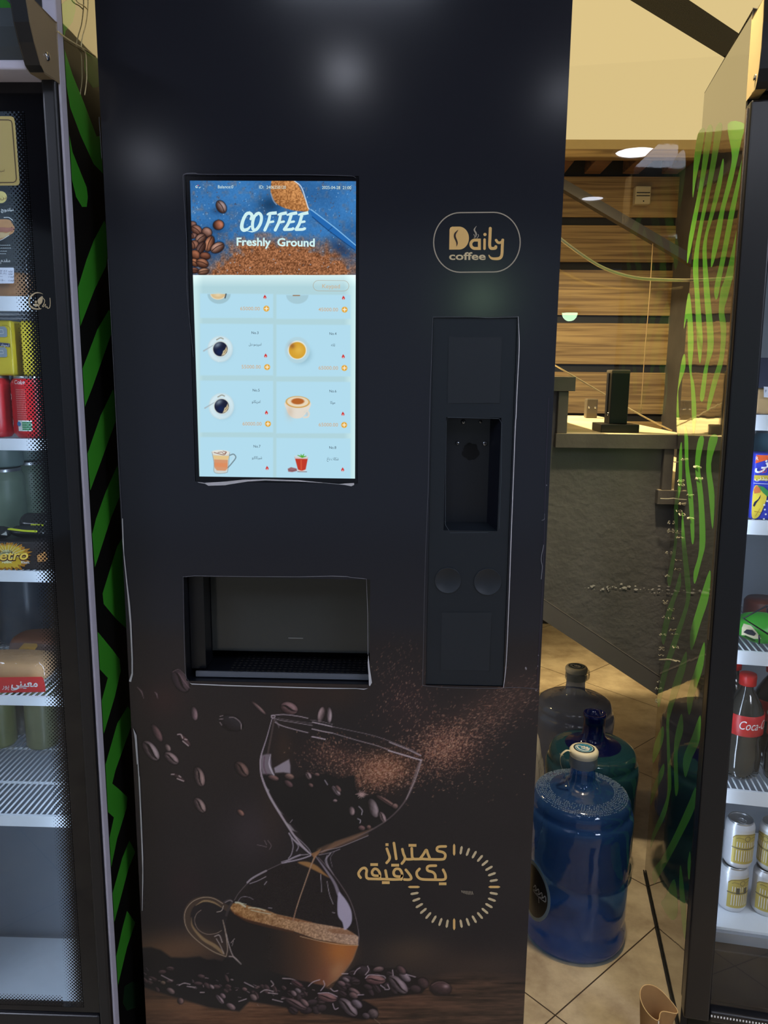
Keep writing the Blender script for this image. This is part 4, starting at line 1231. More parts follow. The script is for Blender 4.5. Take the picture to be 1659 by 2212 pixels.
# torn adhesive scraps along the rear edge
SCR = mat('scrap_white', (206, 200, 176), .6)
mb = MB()
zz6, zz7 = Z6, Z7
spots = zz6([(990, 1455), (1045, 1440), (1140, 1490), (1020, 1590), (1015, 1620), (1085, 1700), (1020, 1760), (1000, 1810), (1020, 1830), (1080, 1860), (950, 1890), (945, 1950), (1010, 1990), (930, 2110), (1150, 1575)]) + \
    zz7([(1025, 92), (1020, 145), (1010, 285), (1070, 320), (1060, 390), (1010, 428), (990, 595), (1025, 640), (1020, 700), (985, 690), (1030, 780), (970, 800), (1040, 805), (1000, 845), (1050, 880), (970, 890), (965, 930), (955, 1100), (945, 1145), (945, 1230), (1075, 150)])
for x, y in spots:
    for k in range(random.randint(1, 2)):
        on = loc(PS(x - 6, y))[1] < DR - .004; PQ = PS if on else (lambda u, v, o=0: hit(u, v, G(0, DR + .001, 0), AY))
        a = random.uniform(-.6, .6) + random.choice((0, math.pi)); l = random.uniform(3, 6.5)
        x2, y2 = x + random.uniform(-2, 2), y + random.uniform(-2, 2)
        p = [PQ(x2 + l * (s - .5) * math.cos(a), y2 + l * (s - .5) * math.sin(a) - 2.4 * math.sin(s * math.pi) * random.choice((-1, 1)), .001 + .006 * math.sin(s * math.pi)) for s in (0, .33, .66, 1)]
        mb.tube(smooth(p, 4), random.uniform(.0006, .0013), SCR, 5)
mb.tube(smooth([PS(x, y, .004) for x, y in zz7([(962, 967), (990, 966), (1030, 965), (1070, 976)])], 4), [.003] * 7 + [.0025] * 6, SCR, 6)
mb.tube(smooth([hit(x, y, G(0, DR + .001, 0), AY) for x, y in Z6([(885, 1720), (935, 1722), (980, 1718)])], 4), .0018, SCR, 6)
mb.build('adhesive_scraps', fr)['kind'] = 'stuff'
# dark seal line along the rear bottom edge
mb = MB(); mb.tube([G(-.003, y, .008) for y in (DR, DR * .6, DR * .3, 0)], .002, GROOVE, 6); mb.build('bottom_seal', fr)

# door: near side strip, front stile, glass
DT = 0.05
FRN = np.array(AY + np.array([0, 0, -LEAN])); FRN = FRN / np.linalg.norm(FRN)
PFR = lambda x, y, o=0.0: hit(x, y, G(0, -DT - o, 0), AY - np.array([0, 0, LEAN]))
DX = lambda x0, x1, y0, y1, z0, z1, m, b: b.box(x0, x1, y0, y1, z0, z1, m, GL)
xg = np.mean([loc(PFR(x, y))[0] for x, y in ((1643, 800), (1612, 1150), (1590, 1500), (1565, 1800), (1540, 2120))])
zgb = loc(PFR(1540, 2186))[2]; zgt = 2.0
ZDT = loc(PFR(1640, 214))[2]
mb = MB()
DX(-.004, xg, -DT, -.012, .08, ZDT, BLACK, mb); DX(WR - .05, WR, -DT, -.012, .08, ZDT, BLACK, mb)
DX(xg, WR - .05, -DT, -.012, .08, zgb, BLACK, mb); DX(xg, WR - .05, -DT, -.012, 1.93, ZDT, BLACK, mb)
door = mb.build('door', fr, 0.005)
mb = MB(); DX(-.0075, -.0035, -.034, -.022, .95, ZDT - .01, mat('chrome_warm', (150, 132, 110), .25, metal=.9), mb); mb.build('edge_strip', door, .001)
mb = MB(); DX(-.002, .02, -.0115, -.001, .1, ZDT + .03, mat('gasket', (8, 8, 10), .6), mb); mb.build('gasket', door)
mb = MB(); DX(xg, WR - .05, -.036, -.032, zgb, 1.93, GLASS, mb); mb.build('glass', door)
# canopy end with its screw
zc2 = zm(1500, 0, 3.157)
prof = [PS(x, y) for x, y in zc2([(488, -14), (488, 0), (482, 150), (470, 330), (455, 470), (440, 560), (425, 610), (400, 640)])]
prof = [loc(p) for p in prof]
yb0 = lambda z: LEAN * z - .004
cap = [G(-.003, p[1], p[2]) for p in prof] + [G(-.003, yb0(prof[-1][2]), prof[-1][2]), G(-.003, yb0(prof[0][2]), prof[0][2])]
mb = MB(); mb.prism(cap, AX * .02, mat('canopy_cream', (206, 182, 128), .3, coat=.3)); can2 = mb.build('canopy_end', fr, .002)
mb = MB(); vs = []
for p in prof: vs += [G(-.0034, p[1] - .002, p[2]), G(.02, p[1] - .002, p[2])]
mb.add(vs, [(2 * i, 2 * i + 1, 2 * i + 3, 2 * i + 2) for i in range(len(prof) - 1)], BLACK); mb.build('canopy_trim', can2)
s_ = PS(1631, 168, .004); mb = MB(); mb.sphere(s_, .003, .006, .006, CHROME, 14, 8); mb.build('screw', can2)
mb = MB(); vs = []
for p in prof: vs += [G(.02, p[1] + .01, p[2]), G(WR, p[1] + .01, p[2])]
mb.add(vs, [(2 * i, 2 * i + 1, 2 * i + 3, 2 * i + 2) for i in range(len(prof) - 1)], FRIT); mb.build('lightbox_face', fr)

# shelves and goods
YF = 0.085
QF = lambda x, y, o=0.0: hit(x, y, G(0, YF - o, 0), AY)
RZ = {}
for nm, (x, a, b) in {'a': (1645, 896, 930), 'b': (1628, 1124, 1155), 'c': (1612, 1407, 1436), 'd': (1592, 1707, 1737)}.items():
    z1, z0 = loc(QF(x, a))[2], loc(QF(x, b))[2]
    RZ[nm] = z1
    mb = MB(); mb.box(.036, WR - .036, YF, YF + .006, z0, z1, SHELF, Gm)
    n = 40
    for i in range(n):
        xx = .04 + (WR - .08) * (i + .5) / n
        mb.tube([G(xx, YF + .003, z1 - .006), G(xx, DR - .13, z1 - .006)], .0017, SHELF, 6)
    for y in (.25, .4): mb.tube([G(.036, y, z1 - .009), G(WR - .036, y, z1 - .009)], .003, SHELF, 6)
    mb.build('shelf', fr)
mb = MB(); mb.box(.036, WR - .036, .05, DR - .13, .2455, .252, SHELF, Gm); mb.build('floor_tray', fr)
ZF = .252
mb = MB()
for i in range(70): DX(xg + .002 + i * .0066, xg + .005 + i * .0066, -DT - .0012, -DT + .002, zgb - .012, zgb - .008, WHITE, mb)
mb.build('trim_dots', door)


def rplane(yl): return lambda x, y, o=0.0: hit(x, y, G(0, yl - o, 0), AY)


# sandwich pack
yl = .12; Q = rplane(yl)
a, b = loc(Q(1640, 760)), loc(Q(1660, 893))
t = thing('sandwich_pack', 'dark wrapped sandwich pack with a white label on the top shelf of the striped cooler', 'sandwich pack', tuple(G(a[0] + .06, yl + .03, RZ['a'])), -TH)
mb = MB(); mb.box(a[0] + .002, a[0] + .13, yl + .004, yl + .06, RZ['a'], loc(Q(1650, 838))[2], mat('sandwich_crumb', (206, 170, 118), .7, var=.2, scale=30), Gm); mb.build('sandwich', t, .008)
mb = MB(); zv = loc(Q(1650, 838))[2]; zu = loc(Q(1650, 772))[2]
mb.prism([G(a[0], yl, zv), G(a[0], yl + .064, zv), G(a[0], yl + .034, zu), G(a[0], yl + .03, zu)], AX * .13, mat('pack_navy', (40, 48, 76), .35)); mb.build('wrapper', t, .004)
mb = MB(); mb.quad([Q(1650, 835, .003), Q(1690, 838, .003), Q(1690, 861, .003), Q(1650, 858, .003)], mat('label_white', (226, 228, 238), .5)); text(mb, 'F', 1653, 848, 9, INKB, lambda x, y: Q(x, y, .004)); mb.build('label', t)

# juice carton
yl = .10; Q = rplane(yl); zb_ = RZ['b']
a = loc(Q(1626.5, 1050)); zt_ = loc(Q(1645, 980))[2]
t = thing('juice_carton', 'blue juice carton with orange top and mango picture beside the door stile', 'carton', tuple(G(a[0] + .05, yl + .035, zb_)), -TH)
mb = MB(); mb.box(a[0], a[0] + .09, yl, yl + .06, zb_, zt_, mat('carton_blue', (52, 62, 178), .35), Gm); mb.build('box', t, .003)
zj = zm(1540, 700, 4.916); Qs = [lambda x, y, k=k: Q(x, y, .001 + .0006 * k) for k in range(5)]
mb = MB()
area2(mb, zj([(462, 1390), (800, 1400), (800, 1430), (585, 1440), (450, 1480)]), mat('juice_orange', (224, 92, 40), .35), Qs[0])
area2(mb, zj([(440, 1605), (800, 1610), (800, 1670), (435, 1660)]), mat('juice_gold', (196, 172, 60), .35), Qs[0])
area2(mb, zj([(430, 1760), (470, 1710), (560, 1760), (570, 1850), (530, 1960), (480, 2050), (420, 2060), (412, 1960)]), mat('mango_yellow', (222, 196, 64), .35, var=.2, scale=40), Qs[1], True)
area2(mb, zj([(432, 1760), (460, 1715), (510, 1740), (500, 1790), (440, 1800)]), mat('mango_red', (204, 112, 60), .35), Qs[2])
area2(mb, zj([(470, 1710), (540, 1730), (620, 1800), (700, 1860), (600, 1850), (530, 1790)]), mat('leaf_green', (60, 140, 70), .35), Qs[2])
area2(mb, zj([(425, 1930), (440, 1890), (480, 1860), (510, 1810), (500, 1850), (460, 1900), (440, 1940)]), mat('seed_dark', (30, 34, 60), .35), Qs[2])
ribbon(mb, zj([(440, 1990), (510, 2000)]), .8, mat('mango_line', (180, 130, 40), .4), Qs[2]); ribbon(mb, zj([(500, 1960), (450, 2040)]), .8, MATS['mango_line'], Qs[2])
for x, y in zj([(545, 1920), (550, 1970), (560, 2020), (540, 2070), (575, 1880)]): mb.poly([Qs[2](x + dx, y + dy) for dx, dy in ((-2, -1.5), (2, -2), (2.2, 1.5), (-1.6, 2))], INKW)
text(mb, fa('رانی'), zj([(446, 0)])[0][0], zj([(0, 1560)])[0][1], 26, INKW, Qs[3], bold=.03, width=48, slope=-.28, shear=-.1)
text(mb, fa('تکه'), zj([(484, 0)])[0][0], zj([(0, 1590)])[0][1], 13, MATS['juice_orange'], Qs[3], width=18, slope=-.2)
text(mb, fa('نوشیدنی'), zj([(445, 0)])[0][0], zj([(0, 1655)])[0][1], 13, INKW, Qs[3], width=48)
ribbon(mb, zj([(435, 1690), (520, 1695), (620, 1700)]), .9, INKW, Qs[3])
text(mb, 'R', zj([(455, 0)])[0][0], zj([(0, 1445)])[0][1], 11, INKW, Qs[3])
mb.build('print', t)
# teal tin behind it
c = G(a[0] + .075, yl + .13, zb_)
can('tin', 'teal tin standing behind the blue juice carton', 'can', tuple(c), .05, zt_ - zb_ + .045, mat('tin_teal', (86, 116, 128), .35), None)

# snack bag, blue can, dark wire holder
yl = .105; Q = rplane(yl); zb_ = RZ['c']; zs3 = zm(1540, 1100, 6.32)
p0 = loc(Q(1599, 1390))
t = thing('snack_bag', 'green and cream snack bag lying beside the blue can', 'snack bag', tuple(G(p0[0] + .05, yl + .04, zb_)), -TH)
mb = MB(); cc = G(p0[0] + .055, yl + .055, zb_ + .034)
mb.sphere(cc, .058, .05, .034, mat('bag_green', (70, 168, 54), .3), 28, 16, lambda p, q: q * (1 + .06 * math.sin(7 * p[0] + 3 * p[1]) * math.cos(5 * p[2])))
mb.build('bag', t)
mb = MB()
area2(mb, zs3([(395, 1620), (420, 1560), (520, 1590), (600, 1680), (660, 1770), (560, 1770), (440, 1720), (390, 1720)]), mat('bag_cream', (214, 206, 170), .4, var=.15), lambda x, y: Q(x, y, .004))
area2(mb, zs3([(415, 1680), (460, 1640), (540, 1650), (590, 1700), (560, 1730), (480, 1710)]), mat('bag_dark', (44, 48, 58), .3), lambda x, y: Q(x, y, .0046))
area2(mb, zs3([(425, 1740), (445, 1720), (590, 1790), (570, 1800), (545, 1800)]), mat('bag_deep', (24, 70, 28), .3), lambda x, y: Q(x, y, .0046))
mb.build('print', t)
c = G(p0[0] + .155, yl + .05, zb_)
can('cola_can', 'blue cola can beside the green snack bag', 'can', tuple(c), .033, .10, mat('can_blue', (38, 66, 150), .3), None)
t = MB(); wz = zs3([(900, 1230), (415, 1490), (900, 1800)])
t.tube([Q(x, y, .016) for x, y in wz], .0022, mat('wire_black', (16, 16, 24), .4), 6)
t.tube([Q(x, y, .016) for x, y in zs3([(740, 1320), (735, 1390), (760, 1420), (900, 1425)])], .0018, MATS['wire_black'], 6)
t.tube([Q(1640, 1390.5, .016), Q(1640, 1372, .016)], .0022, MATS['wire_black'], 6)
tag(t.build('wire_holder'), 'black bent wire holder sticking out over the green snack bag', 'wire holder')
yl3 = .29; c = G(p0[0] + .10, yl3 + .02, zb_)
t = MB(); t.lathe([(0, 0), (.04, 0), (.045, .01), (.045, .055), (.04, .062), (0, .062)], tuple(c), mat('pot_red', (108, 58, 44), .4), 28)
tag(t.build('food_pot'), 'reddish brown pot behind the green snack bag', 'pot')


# cola bottles
def cola_bottle(c, label, turn):
    t = thing('cola_bottle', label, 'bottle', c, 0, 'large cola bottles under the snack shelf')
    H = loc(rplane(.12)(1600, 1492))[2] - RZ['d']
    r = .043
    mb = MB(); mb.lathe([(0, .004), (r * .7, 0), (r * .97, .012), (r, .03), (r, H * .30), (r * .92, H * .42), (r * .96, H * .50)], c, mat('cola_dark', (52, 50, 44), .12, coat=.5), 36)
    mb.lathe([(r * .96, H * .72), (r * .80, H * .80), (r * .52, H * .90), (r * .33, H * .955), (r * .32, H)], c, MATS['cola_dark'], 36)
    mb.build('bottle', t)
    mb = MB(); mb.lathe([(r * .965, H * .50), (r * 1.0, H * .505), (r * 1.0, H * .715), (r * .965, H * .72)], c, mat('cola_label', (190, 40, 40), .35), 36)
    S = around(c, r * 1.0, 0, -math.pi / 2 + turn)
    text(mb, 'Coca-Cola', 0, 0, .03, MATS['ink_white'], lambda x, y: S(x - .012, -y + H * .58), shear=.32, width=.088, slope=0)
    mb.add([S(-.052, H * .51), S(-.042, H * .51), S(-.042, H * .70), S(-.052, H * .70)], [(0, 1, 2, 3)], mat('label_grey', (170, 172, 168), .5))
    mb.build('label', t)
    mb = MB(); mb.lathe([(r * .32, H), (r * .44, H), (r * .45, H + .02), (r * .42, H + .026), (0, H + .027)], c, mat('cap_red', (206, 44, 40), .4), 28); mb.build('cap', t)


x1 = loc(rplane(.16)(1604, 1600))[0]
for dx, dy, lb in ((0, 0, 'cola bottle beside the black door stile, front row'), (.092, -.012, 'cola bottle cut by the photo edge, front row'), (-.008, .10, 'cola bottle in the second row, behind the one beside the stile'), (.085, .095, 'cola bottle at the back, cut by the photo edge')):
    cola_bottle(tuple(G(x1 + dx, .165 + dy, RZ['d'])), lb, -.35)

# four drink cans, two by two
CANW = mat('can_white', (206, 206, 208), .32, metal=.3)
GOLDP = mat('can_gold', (188, 168, 84), .4, metal=.2); LINEP = mat('can_line', (112, 100, 66), .5)


def gold_art(turn, alt=False):
    def f(mb, c, r, h):
        S = around(c, r, 0, -math.pi / 2 + turn)
        w = .032
        us = np.linspace(-w, w, 13)
        top = lambda u: h * (.70 + .10 * math.sqrt(max(0, 1 - (u / w) ** 2)))
        vs = [S(u, h * .14) for u in us] + [S(u, top(u)) for u in us]
        mb.add(vs, [(i, i + 1, i + 14, i + 13) for i in range(12)], GOLDP)
        P = lambda x, y: S(x, -y, .0011)
        ribbon(mb, [(u, -top(u) + .002) for u in us], .0012, LINEP, P, sm=False)
        ribbon(mb, [(-w, -h * .48), (0, -h * .475), (w, -h * .48)], .003, LINEP, P)
        ribbon(mb, [(.006 * math.cos(a), -h * .70 + .006 * math.sin(a)) for a in np.linspace(0, 6.283, 18)], .0014, LINEP, P, sm=False)
        for s in (-1, 1): ribbon(mb, [(s * .009, -h * .70), (s * .018, -h * .715), (s * .024, -h * .69)], .0012, LINEP, P)
        for k in range(9): ribbon(mb, [(-.022 + k * .0055, -h * .62), (-.022 + k * .0055, -h * (.51))], .0014, MATS['ink_white'], P, sm=False, caps=False)
        for k in range(9): ribbon(mb, [(-.022 + k * .0055, -h * .44), (-.022 + k * .0055, -h * (.20))], .0014, MATS['ink_white'], P, sm=False, caps=False)
        if alt:
            for x in (-.010, .008): mb.add([S(x - .004, h * .46, .0014), S(x + .004, h * .46, .0014), S(x + .004, h * .60, .0014), S(x - .004, h * .60, .0014)], [(0, 1, 2, 3)], mat('can_dark', (74, 70, 52), .5))
    return f


Q = rplane(.10)
r = .0325
xa, zt_ = loc(Q(1543, 2090))[0] + r, 0
h = .115
for dx, dz, lb, tw, alt in ((0, 0, 'gold and white drink can standing on the cooler floor beside the door stile', .25, True), (.076, 0, 'gold and white drink can on the cooler floor, cut by the photo edge', -.2, False),
                        (.004, 1, 'gold and white drink can stacked on top, beside the door stile', .15, False), (.080, 1, 'white drink can stacked on top, cut by the photo edge', -1.0, False)):
    can('drink_can', lb, 'can', tuple(G(xa + dx, .135, ZF + dz * (h + .0005))), r, h, CANW, 'stacked drink cans on the cooler floor', gold_art(tw, alt))


# ================================================================== COFFEE VENDING MACHINE
MX0, MX1, MTOP = -0.481, 0.2395, 2.13
vm = thing('coffee_vending_machine', 'tall black coffee vending machine with lit menu screen and hourglass picture', 'vending machine', (-0.12, 0.35, 0.0))
FP = lambda x, y: onY(x, y, -0.0006)
_lift = [0]


def FN():
    """each printed stroke a hair above the last, so crossings stay clean"""
    _lift[0] = (_lift[0] + 1) % 40
    o = -0.0006 - 0.00001 * _lift[0]
    return lambda x, y: onY(x, y, o)


FP2 = lambda x, y: onY(x, y, -0.0011)
CASE = mat('case_black', (26, 24, 28), 0.3, coat=.2)
mb = MB()
D = 0.70
BTOP = onX(160, 88, -.497)[2] + .055                        # the body stops lower than the tall front sheet
mb.box(MX0, MX0 + .015, 0.001, D, 0.04, BTOP, CASE); mb.box(MX1 - .015, MX1, 0.001, D, 0.04, BTOP, CASE)
mb.box(MX0, MX1, 0.001, 0.022, BTOP, MTOP, CASE)
mb.box(MX0 + .015, MX1 - .015, D - .015, D, 0.04, BTOP, CASE); mb.box(MX0 + .015, MX1 - .015, 0.001, D - .015, BTOP - .015, BTOP, CASE); mb.box(MX0 + .015, MX1 - .015, 0.001, D - .015, .04, .055, CASE)
mb.build('cabinet', vm, .0015)
for x in (MX0 + .06, MX1 - .06):
    for y in (.08, D - .08):
        mb = MB(); mb.lathe([(0, 0), (.022, 0), (.022, .01), (.012, .014), (.012, .041)], (x, y, 0), DARK, 16); mb.build('foot', vm)

# openings (world X, Z)
SCR_ = (-0.3515, -0.0785, 1.3225, 1.8065)
BAY = (-0.3785, -0.0565, 0.968, 1.1575)
CRD = (0.0415, 0.1765, 0.9695, 1.5935)

# ---------------- the printed sheet
art = Paint(270, 1360, 1190, 2225, 1.5, (34, 30, 33))
A1, A2, A3, A4, A5, A6 = zm(280, 1480, 4.879), zm(540, 1490, 4.1475), zm(380, 1800, 3.95), zm(300, 2020, 4.608), zm(620, 2060, 4.254), zm(820, 1370, 4.608)
BGC = np.array((31, 32, 39.))
art.glow(352, 1512, 50, 40, (66, 36, 36), .55); art.glow(640, 1500, 60, 45, (58, 36, 30), .5); art.glow(735, 1500, 45, 30, (60, 40, 30), .4)
art.glow(545, 1795, 60, 70, (62, 52, 58), .6); art.glow(590, 1720, 30, 110, (58, 42, 34), .45); art.glow(430, 1610, 200, 160, (42, 34, 32), .5)
art.glow(400, 1915, 40, 50, (48, 34, 36), .5)
# table top glow
art.glow(345, 2060, 90, 42, (116, 80, 54), .75); art.glow(420, 2045, 70, 32, (104, 76, 54), .6)
art.glow(890, 2060, 70, 34, (74, 58, 46), .8); art.glow(1020, 2090, 160, 40, (62, 48, 42), .8)


def table(X, Y):
    g = art_streak[art_ix(X, Y)]
    c = np.stack([78 + g * 70, 54 + g * 48, 40 + g * 34], -1)
    k = np.clip((Y - (2102 + 10 * np.sin(X / 60) + (X < 700) * (X - 300) * .09)) / 30, 0, 1)
    fade = np.clip(1.15 - np.abs(X - 640) / 900, .35, 1)
    return c * fade[..., None] + np.array((34, 30, 33.)) * (1 - fade[..., None]), k * .92


art_streak = art.noise(70, 4, 1.0) + art.noise(16, 2, .5)
art_ix = lambda X, Y: (np.clip(((Y - art.y0) * art.k).astype(int), 0, art.h - 1), np.clip(((X - art.x0) * art.k).astype(int), 0, art.w - 1))
art.poly([(280, 2085), (1190, 2085), (1190, 2225), (280, 2225)], (80, 55, 40), 1, 1, fn=table)
art.glow(330, 2175, 140, 30, (128, 88, 58), .6); art.glow(520, 2200, 160, 24, (118, 76, 50), .55); art.glow(880, 2165, 120, 26, (92, 62, 48), .5)

# flying grounds
art.glow(965, 1612, 62, 50, (88, 50, 42), .8); art.glow(1050, 1540, 110, 50, (66, 46, 42), .7, -.5); art.glow(880, 1520, 60, 70, (56, 38, 40), .55)
art.glow(1110, 1500, 70, 34, (62, 46, 42), .6, -.5)
TON = [(190, 140, 110), (160, 105, 78), (205, 160, 130), (140, 92, 76), (176, 128, 112)]


def cloud(n, cx, cy, sx, sy, ang, l, a, w=1.5, tilt=None, clip=None):
    for _ in range(n):
        u, v = RS.randn(2); c, d = math.cos(ang), math.sin(ang)
        x, y = cx + u * sx * c - v * sy * d, cy + u * sx * d + v * sy * c
        if clip and not clip(x, y): continue
        t = RS.uniform(0, 3.14) if tilt is None else tilt + RS.randn() * .35
        art.speck(x, y, RS.uniform(.8, l), RS.uniform(.8, w), t, TON[RS.randint(5)], RS.uniform(.3, a))


cloud(1500, 960, 1612, 40, 28, -.1, 4, .8, 1.9)
cloud(520, 1020, 1580, 62, 30, -.45, 5, .6, 1.6, -.4)
cloud(420, 1080, 1530, 60, 22, -.5, 7, .38, 1.6, -.45)
cloud(260, 880, 1520, 45, 45, 0, 4, .7, 1.6, -1.1)
cloud(160, 860, 1440, 30, 50, 0, 4, .4, 1.5, -1.1, lambda x, y: y > 1375)
cloud(220, 930, 1655, 45, 26, 0, 3, .8, 1.6, -.6)
cloud(90, 970, 1690, 70, 20, 0, 3, .6)


def bean(cx, cy, rx, ry, ang, hi, crease=True, lo=(30, 24, 26), a=1.0, dark=.6, w=1.0):
    g = RS.rand(4)

    def tex(u, v):
        li = np.clip(.62 - .55 * v + .25 * u + .05 * np.sin(9 * u + 6 * g[0]) * np.sin(7 * v + 6 * g[1]), 0, 1)
        li *= np.clip(1.25 - (u * u + v * v) * .75, 0, 1)
        return np.asarray(lo, float) + (np.asarray(hi, float) - lo) * li[..., None]
    art.ell(cx, cy, rx * 1.1, ry * 1.18, ang, (20, 16, 19), dark * a, 2.0)
    art.ell(cx, cy, rx, ry, ang, hi, a, 1.0, tex)
    if crease:
        c, d = math.cos(ang), math.sin(ang)
        P = lambda u, v: (cx + u * rx * c - v * ry * d, cy + u * rx * d + v * ry * c)
        art.line([P(-1.0, .1), P(-.5, -.12), (P(0, .06)), P(.5, .2), P(1.0, .02)], [.8, ry * .34 * w, ry * .42 * w, ry * .3 * w, .8], (24, 17, 19), .95 * a)
        art.line([P(-.8, .02), P(-.3, .12), P(.2, .26), P(.7, .3)], .7, hi, .45 * a)


def beans(Zf, s, lst):
    for b in lst:
        x, y = Zf([(b[0], b[1])])[0]
        bean(x, y, b[2] / s, b[3] / s, math.radians(b[4]), b[5], *(b[6:]))


PK, BRN, MV = (182, 152, 150), (150, 112, 104), (196, 172, 174)
beans(A1, 4.879, [(225, 690, 122, 60, 52, MV, True, (40, 30, 32), 1, .6, 1.6), (288, 505, 100, 38, 60, (132, 98, 98), False), (402, 660, 42, 26, 55, (170, 142, 136), False), (440, 770, 88, 48, 36, PK), (575, 575, 92, 28, 45, (96, 70, 70), False),
                  (682, 300, 72, 34, 78, (160, 128, 130), False), (735, 965, 104, 52, 72, (172, 140, 132)), (740, 1265, 88, 48, 55, (172, 142, 136)), (1182, 885, 92, 56, 48, (140, 106, 96)), (515, 972, 82, 20, 32, (80, 60, 60), False),
                  (1360, 240, 100, 18, 42, (156, 122, 118), False), (1070, 400, 122, 72, 20, (46, 42, 46), False), (1170, 1345, 44, 26, 40, (170, 120, 104), False)])
for p in ([(505, 520), (540, 520), (560, 560)], [(560, 590), (620, 640)], [(580, 570), (605, 575)], [(440, 940), (470, 940)], [(500, 985), (570, 1012)], [(520, 955), (540, 970)]): art.line(A1(p), 2.2, (206, 180, 176), .85)
for p in ([(950, 330), (985, 320)], [(950, 390), (970, 420)], [(1050, 340), (1110, 345), (1170, 400), (1175, 465)], [(945, 360), (985, 355)]): art.line(A1(p), 1.4, (190, 168, 166), .8)
for p in ([(80, 20), (125, 70), (148, 140)], [(262, 70), (285, 95), (297, 145)]): art.line(A1(p), [.8, 3, .8], (130, 106, 112), .8)
x0 = zm(280, 1430, 1.843)
beans(x0, 1.843, [(203, 75, 48, 27, 58, (92, 72, 76), True, (40, 32, 36))])
for p in ([(170, 40), (195, 30), (225, 55)], [(195, 45), (215, 75), (240, 105)]): art.line(x0(p), 1.1, (170, 140, 142), .55)
beans(A2, 4.1475, [(352, 165, 78, 52, 20, (160, 124, 124), True, (50, 34, 34)), (640, 225, 72, 32, -80, PK, False), (710, 225, 70, 24, 88, MV, False)])
for p in ([(130, 1350), (150, 1390)], [(160, 1350), (190, 1395), (175, 1430)], [(65, 1390), (110, 1398), (150, 1410)]): art.line(A2(p), 1.2, (160, 140, 144), .6)

# the glass: upper bowl
bowl = A2([(200, 235), (150, 420), (100, 590), (95, 700), (110, 800), (180, 960), (300, 1160), (420, 1330), (550, 1475), (640, 1450), (820, 1360), (1060, 1260), (1250, 1140), (1380, 1000), (1450, 850), (1500, 700), (1535, 625), (1400, 560), (1150, 470), (800, 370), (500, 330), (260, 310)])
art.poly(bowl, (34, 28, 30), .45, 2)
art.glow(*A2([(300, 520)])[0], 20, 45, (62, 44, 34), .5)
inb = lambda x, y: 1580 < y < 1735
art.glow(*A2([(1180, 720)])[0], 62, 36, (122, 72, 46), .85, -.15); art.glow(*A2([(780, 600)])[0], 60, 26, (74, 48, 42), .7, .2)
x, y = A2([(1180, 730)])[0]; cloud(1500, x, y, 38, 22, -.1, 3.4, .85, 2.0, None, inb)
x, y = A2([(1020, 690)])[0]; cloud(500, x, y, 60, 22, 0, 3.4, .7, 1.8, None, inb)
x, y = A2([(680, 560)])[0]; cloud(320, x, y, 30, 26, .3, 3.4, .75, 1.6, 1.2, inb)
dark = A2([(112, 775), (230, 765), (300, 752), (400, 795), (500, 765), (600, 760), (680, 750), (800, 790), (930, 770), (950, 890), (1040, 960), (1130, 930), (1230, 1010), (1330, 1080), (1200, 1200), (1000, 1290), (760, 1360), (600, 1460), (540, 1440), (420, 1250), (280, 1080), (180, 930)])
art.poly(dark, (25, 24, 27), .96, 5, True)
beans(A2, 4.1475, [(210, 790, 50, 24, 15, BRN, False), (352, 778, 44, 28, 10, (160, 122, 108), False), (345, 842, 44, 24, 35, (120, 88, 88), False), (522, 770, 36, 26, 50, PK), (600, 760, 24, 16, 10, BRN, False), (545, 855, 24, 16, 30, BRN, False), (770, 905, 55, 24, 48, MV), (790, 885, 36, 18, 50, BRN, False),
                   (762, 995, 20, 14, 0, PK, False), (912, 1085, 40, 26, 75, PK, False), (1105, 1060, 88, 42, 70, (170, 148, 148), False), (1185, 1140, 52, 28, 60, PK), (1000, 1240, 32, 24, 10, (140, 104, 100), False), (1065, 1232, 20, 20, 0, (150, 110, 100), False), (1220, 1000, 110, 20, 30, BRN), (1300, 1045, 26, 26, 0, (160, 122, 112), False)])
for p in ([(975, 1045), (1005, 1080), (1000, 1120)], [(965, 1155), (990, 1170), (985, 1195)], [(670, 810), (695, 850)]): art.line(A2(p), 1.8, (196, 180, 184), .85)
cx_, cy_ = A2([(1000, 940)])[0]
for k in range(16):
    a = k * .393 + RS.rand() * .2; l = RS.uniform(8, 15)
    art.line([(cx_ + 2 * math.cos(a), cy_ + 2 * math.sin(a)), (cx_ + l * math.cos(a), cy_ + l * .7 * math.sin(a))], [2.4, 1], (186, 150, 142), .8, sm=False)
GL_ = (178, 160, 166)
art.poly(A2([(98, 590), (150, 575), (185, 575), (192, 690), (222, 768), (170, 755), (112, 755), (94, 680)]), (150, 134, 142), .75, 4)
art.line(A2([(185, 580), (172, 660), (195, 730), (215, 765)]), [1, 4, 2], (206, 194, 200), .8)
art.poly(A2([(215, 700), (290, 655), (350, 622), (362, 680), (362, 750), (300, 740), (225, 745)]), (166, 152, 160), .85, 3)
art.line(A2([(130, 600), (125, 690), (150, 760)]), 2.4, (92, 60, 76), .6)
art.line(A2([(200, 250), (150, 430), (100, 590), (93, 690), (112, 800), (180, 960), (300, 1160), (420, 1340), (548, 1478)]), [1.5, 2, 3, 3, 4, 5, 4.5, 4, 2], GL_, .9)
art.line(A2([(215, 270), (185, 440), (160, 570)]), 4, (96, 78, 74), .6)
art.poly(A2([(135, 860), (175, 900), (165, 930), (210, 1000), (265, 1080), (300, 1120), (250, 1090), (170, 960)]), (170, 160, 164), .6, 2)
art.poly(A2([(300, 1170), (360, 1210), (400, 1260), (425, 1275), (370, 1260), (330, 1220)]), (170, 158, 160), .7, 2)
art.line(A2([(360, 1190), (380, 1165)]), 1.2, GL_, .8)
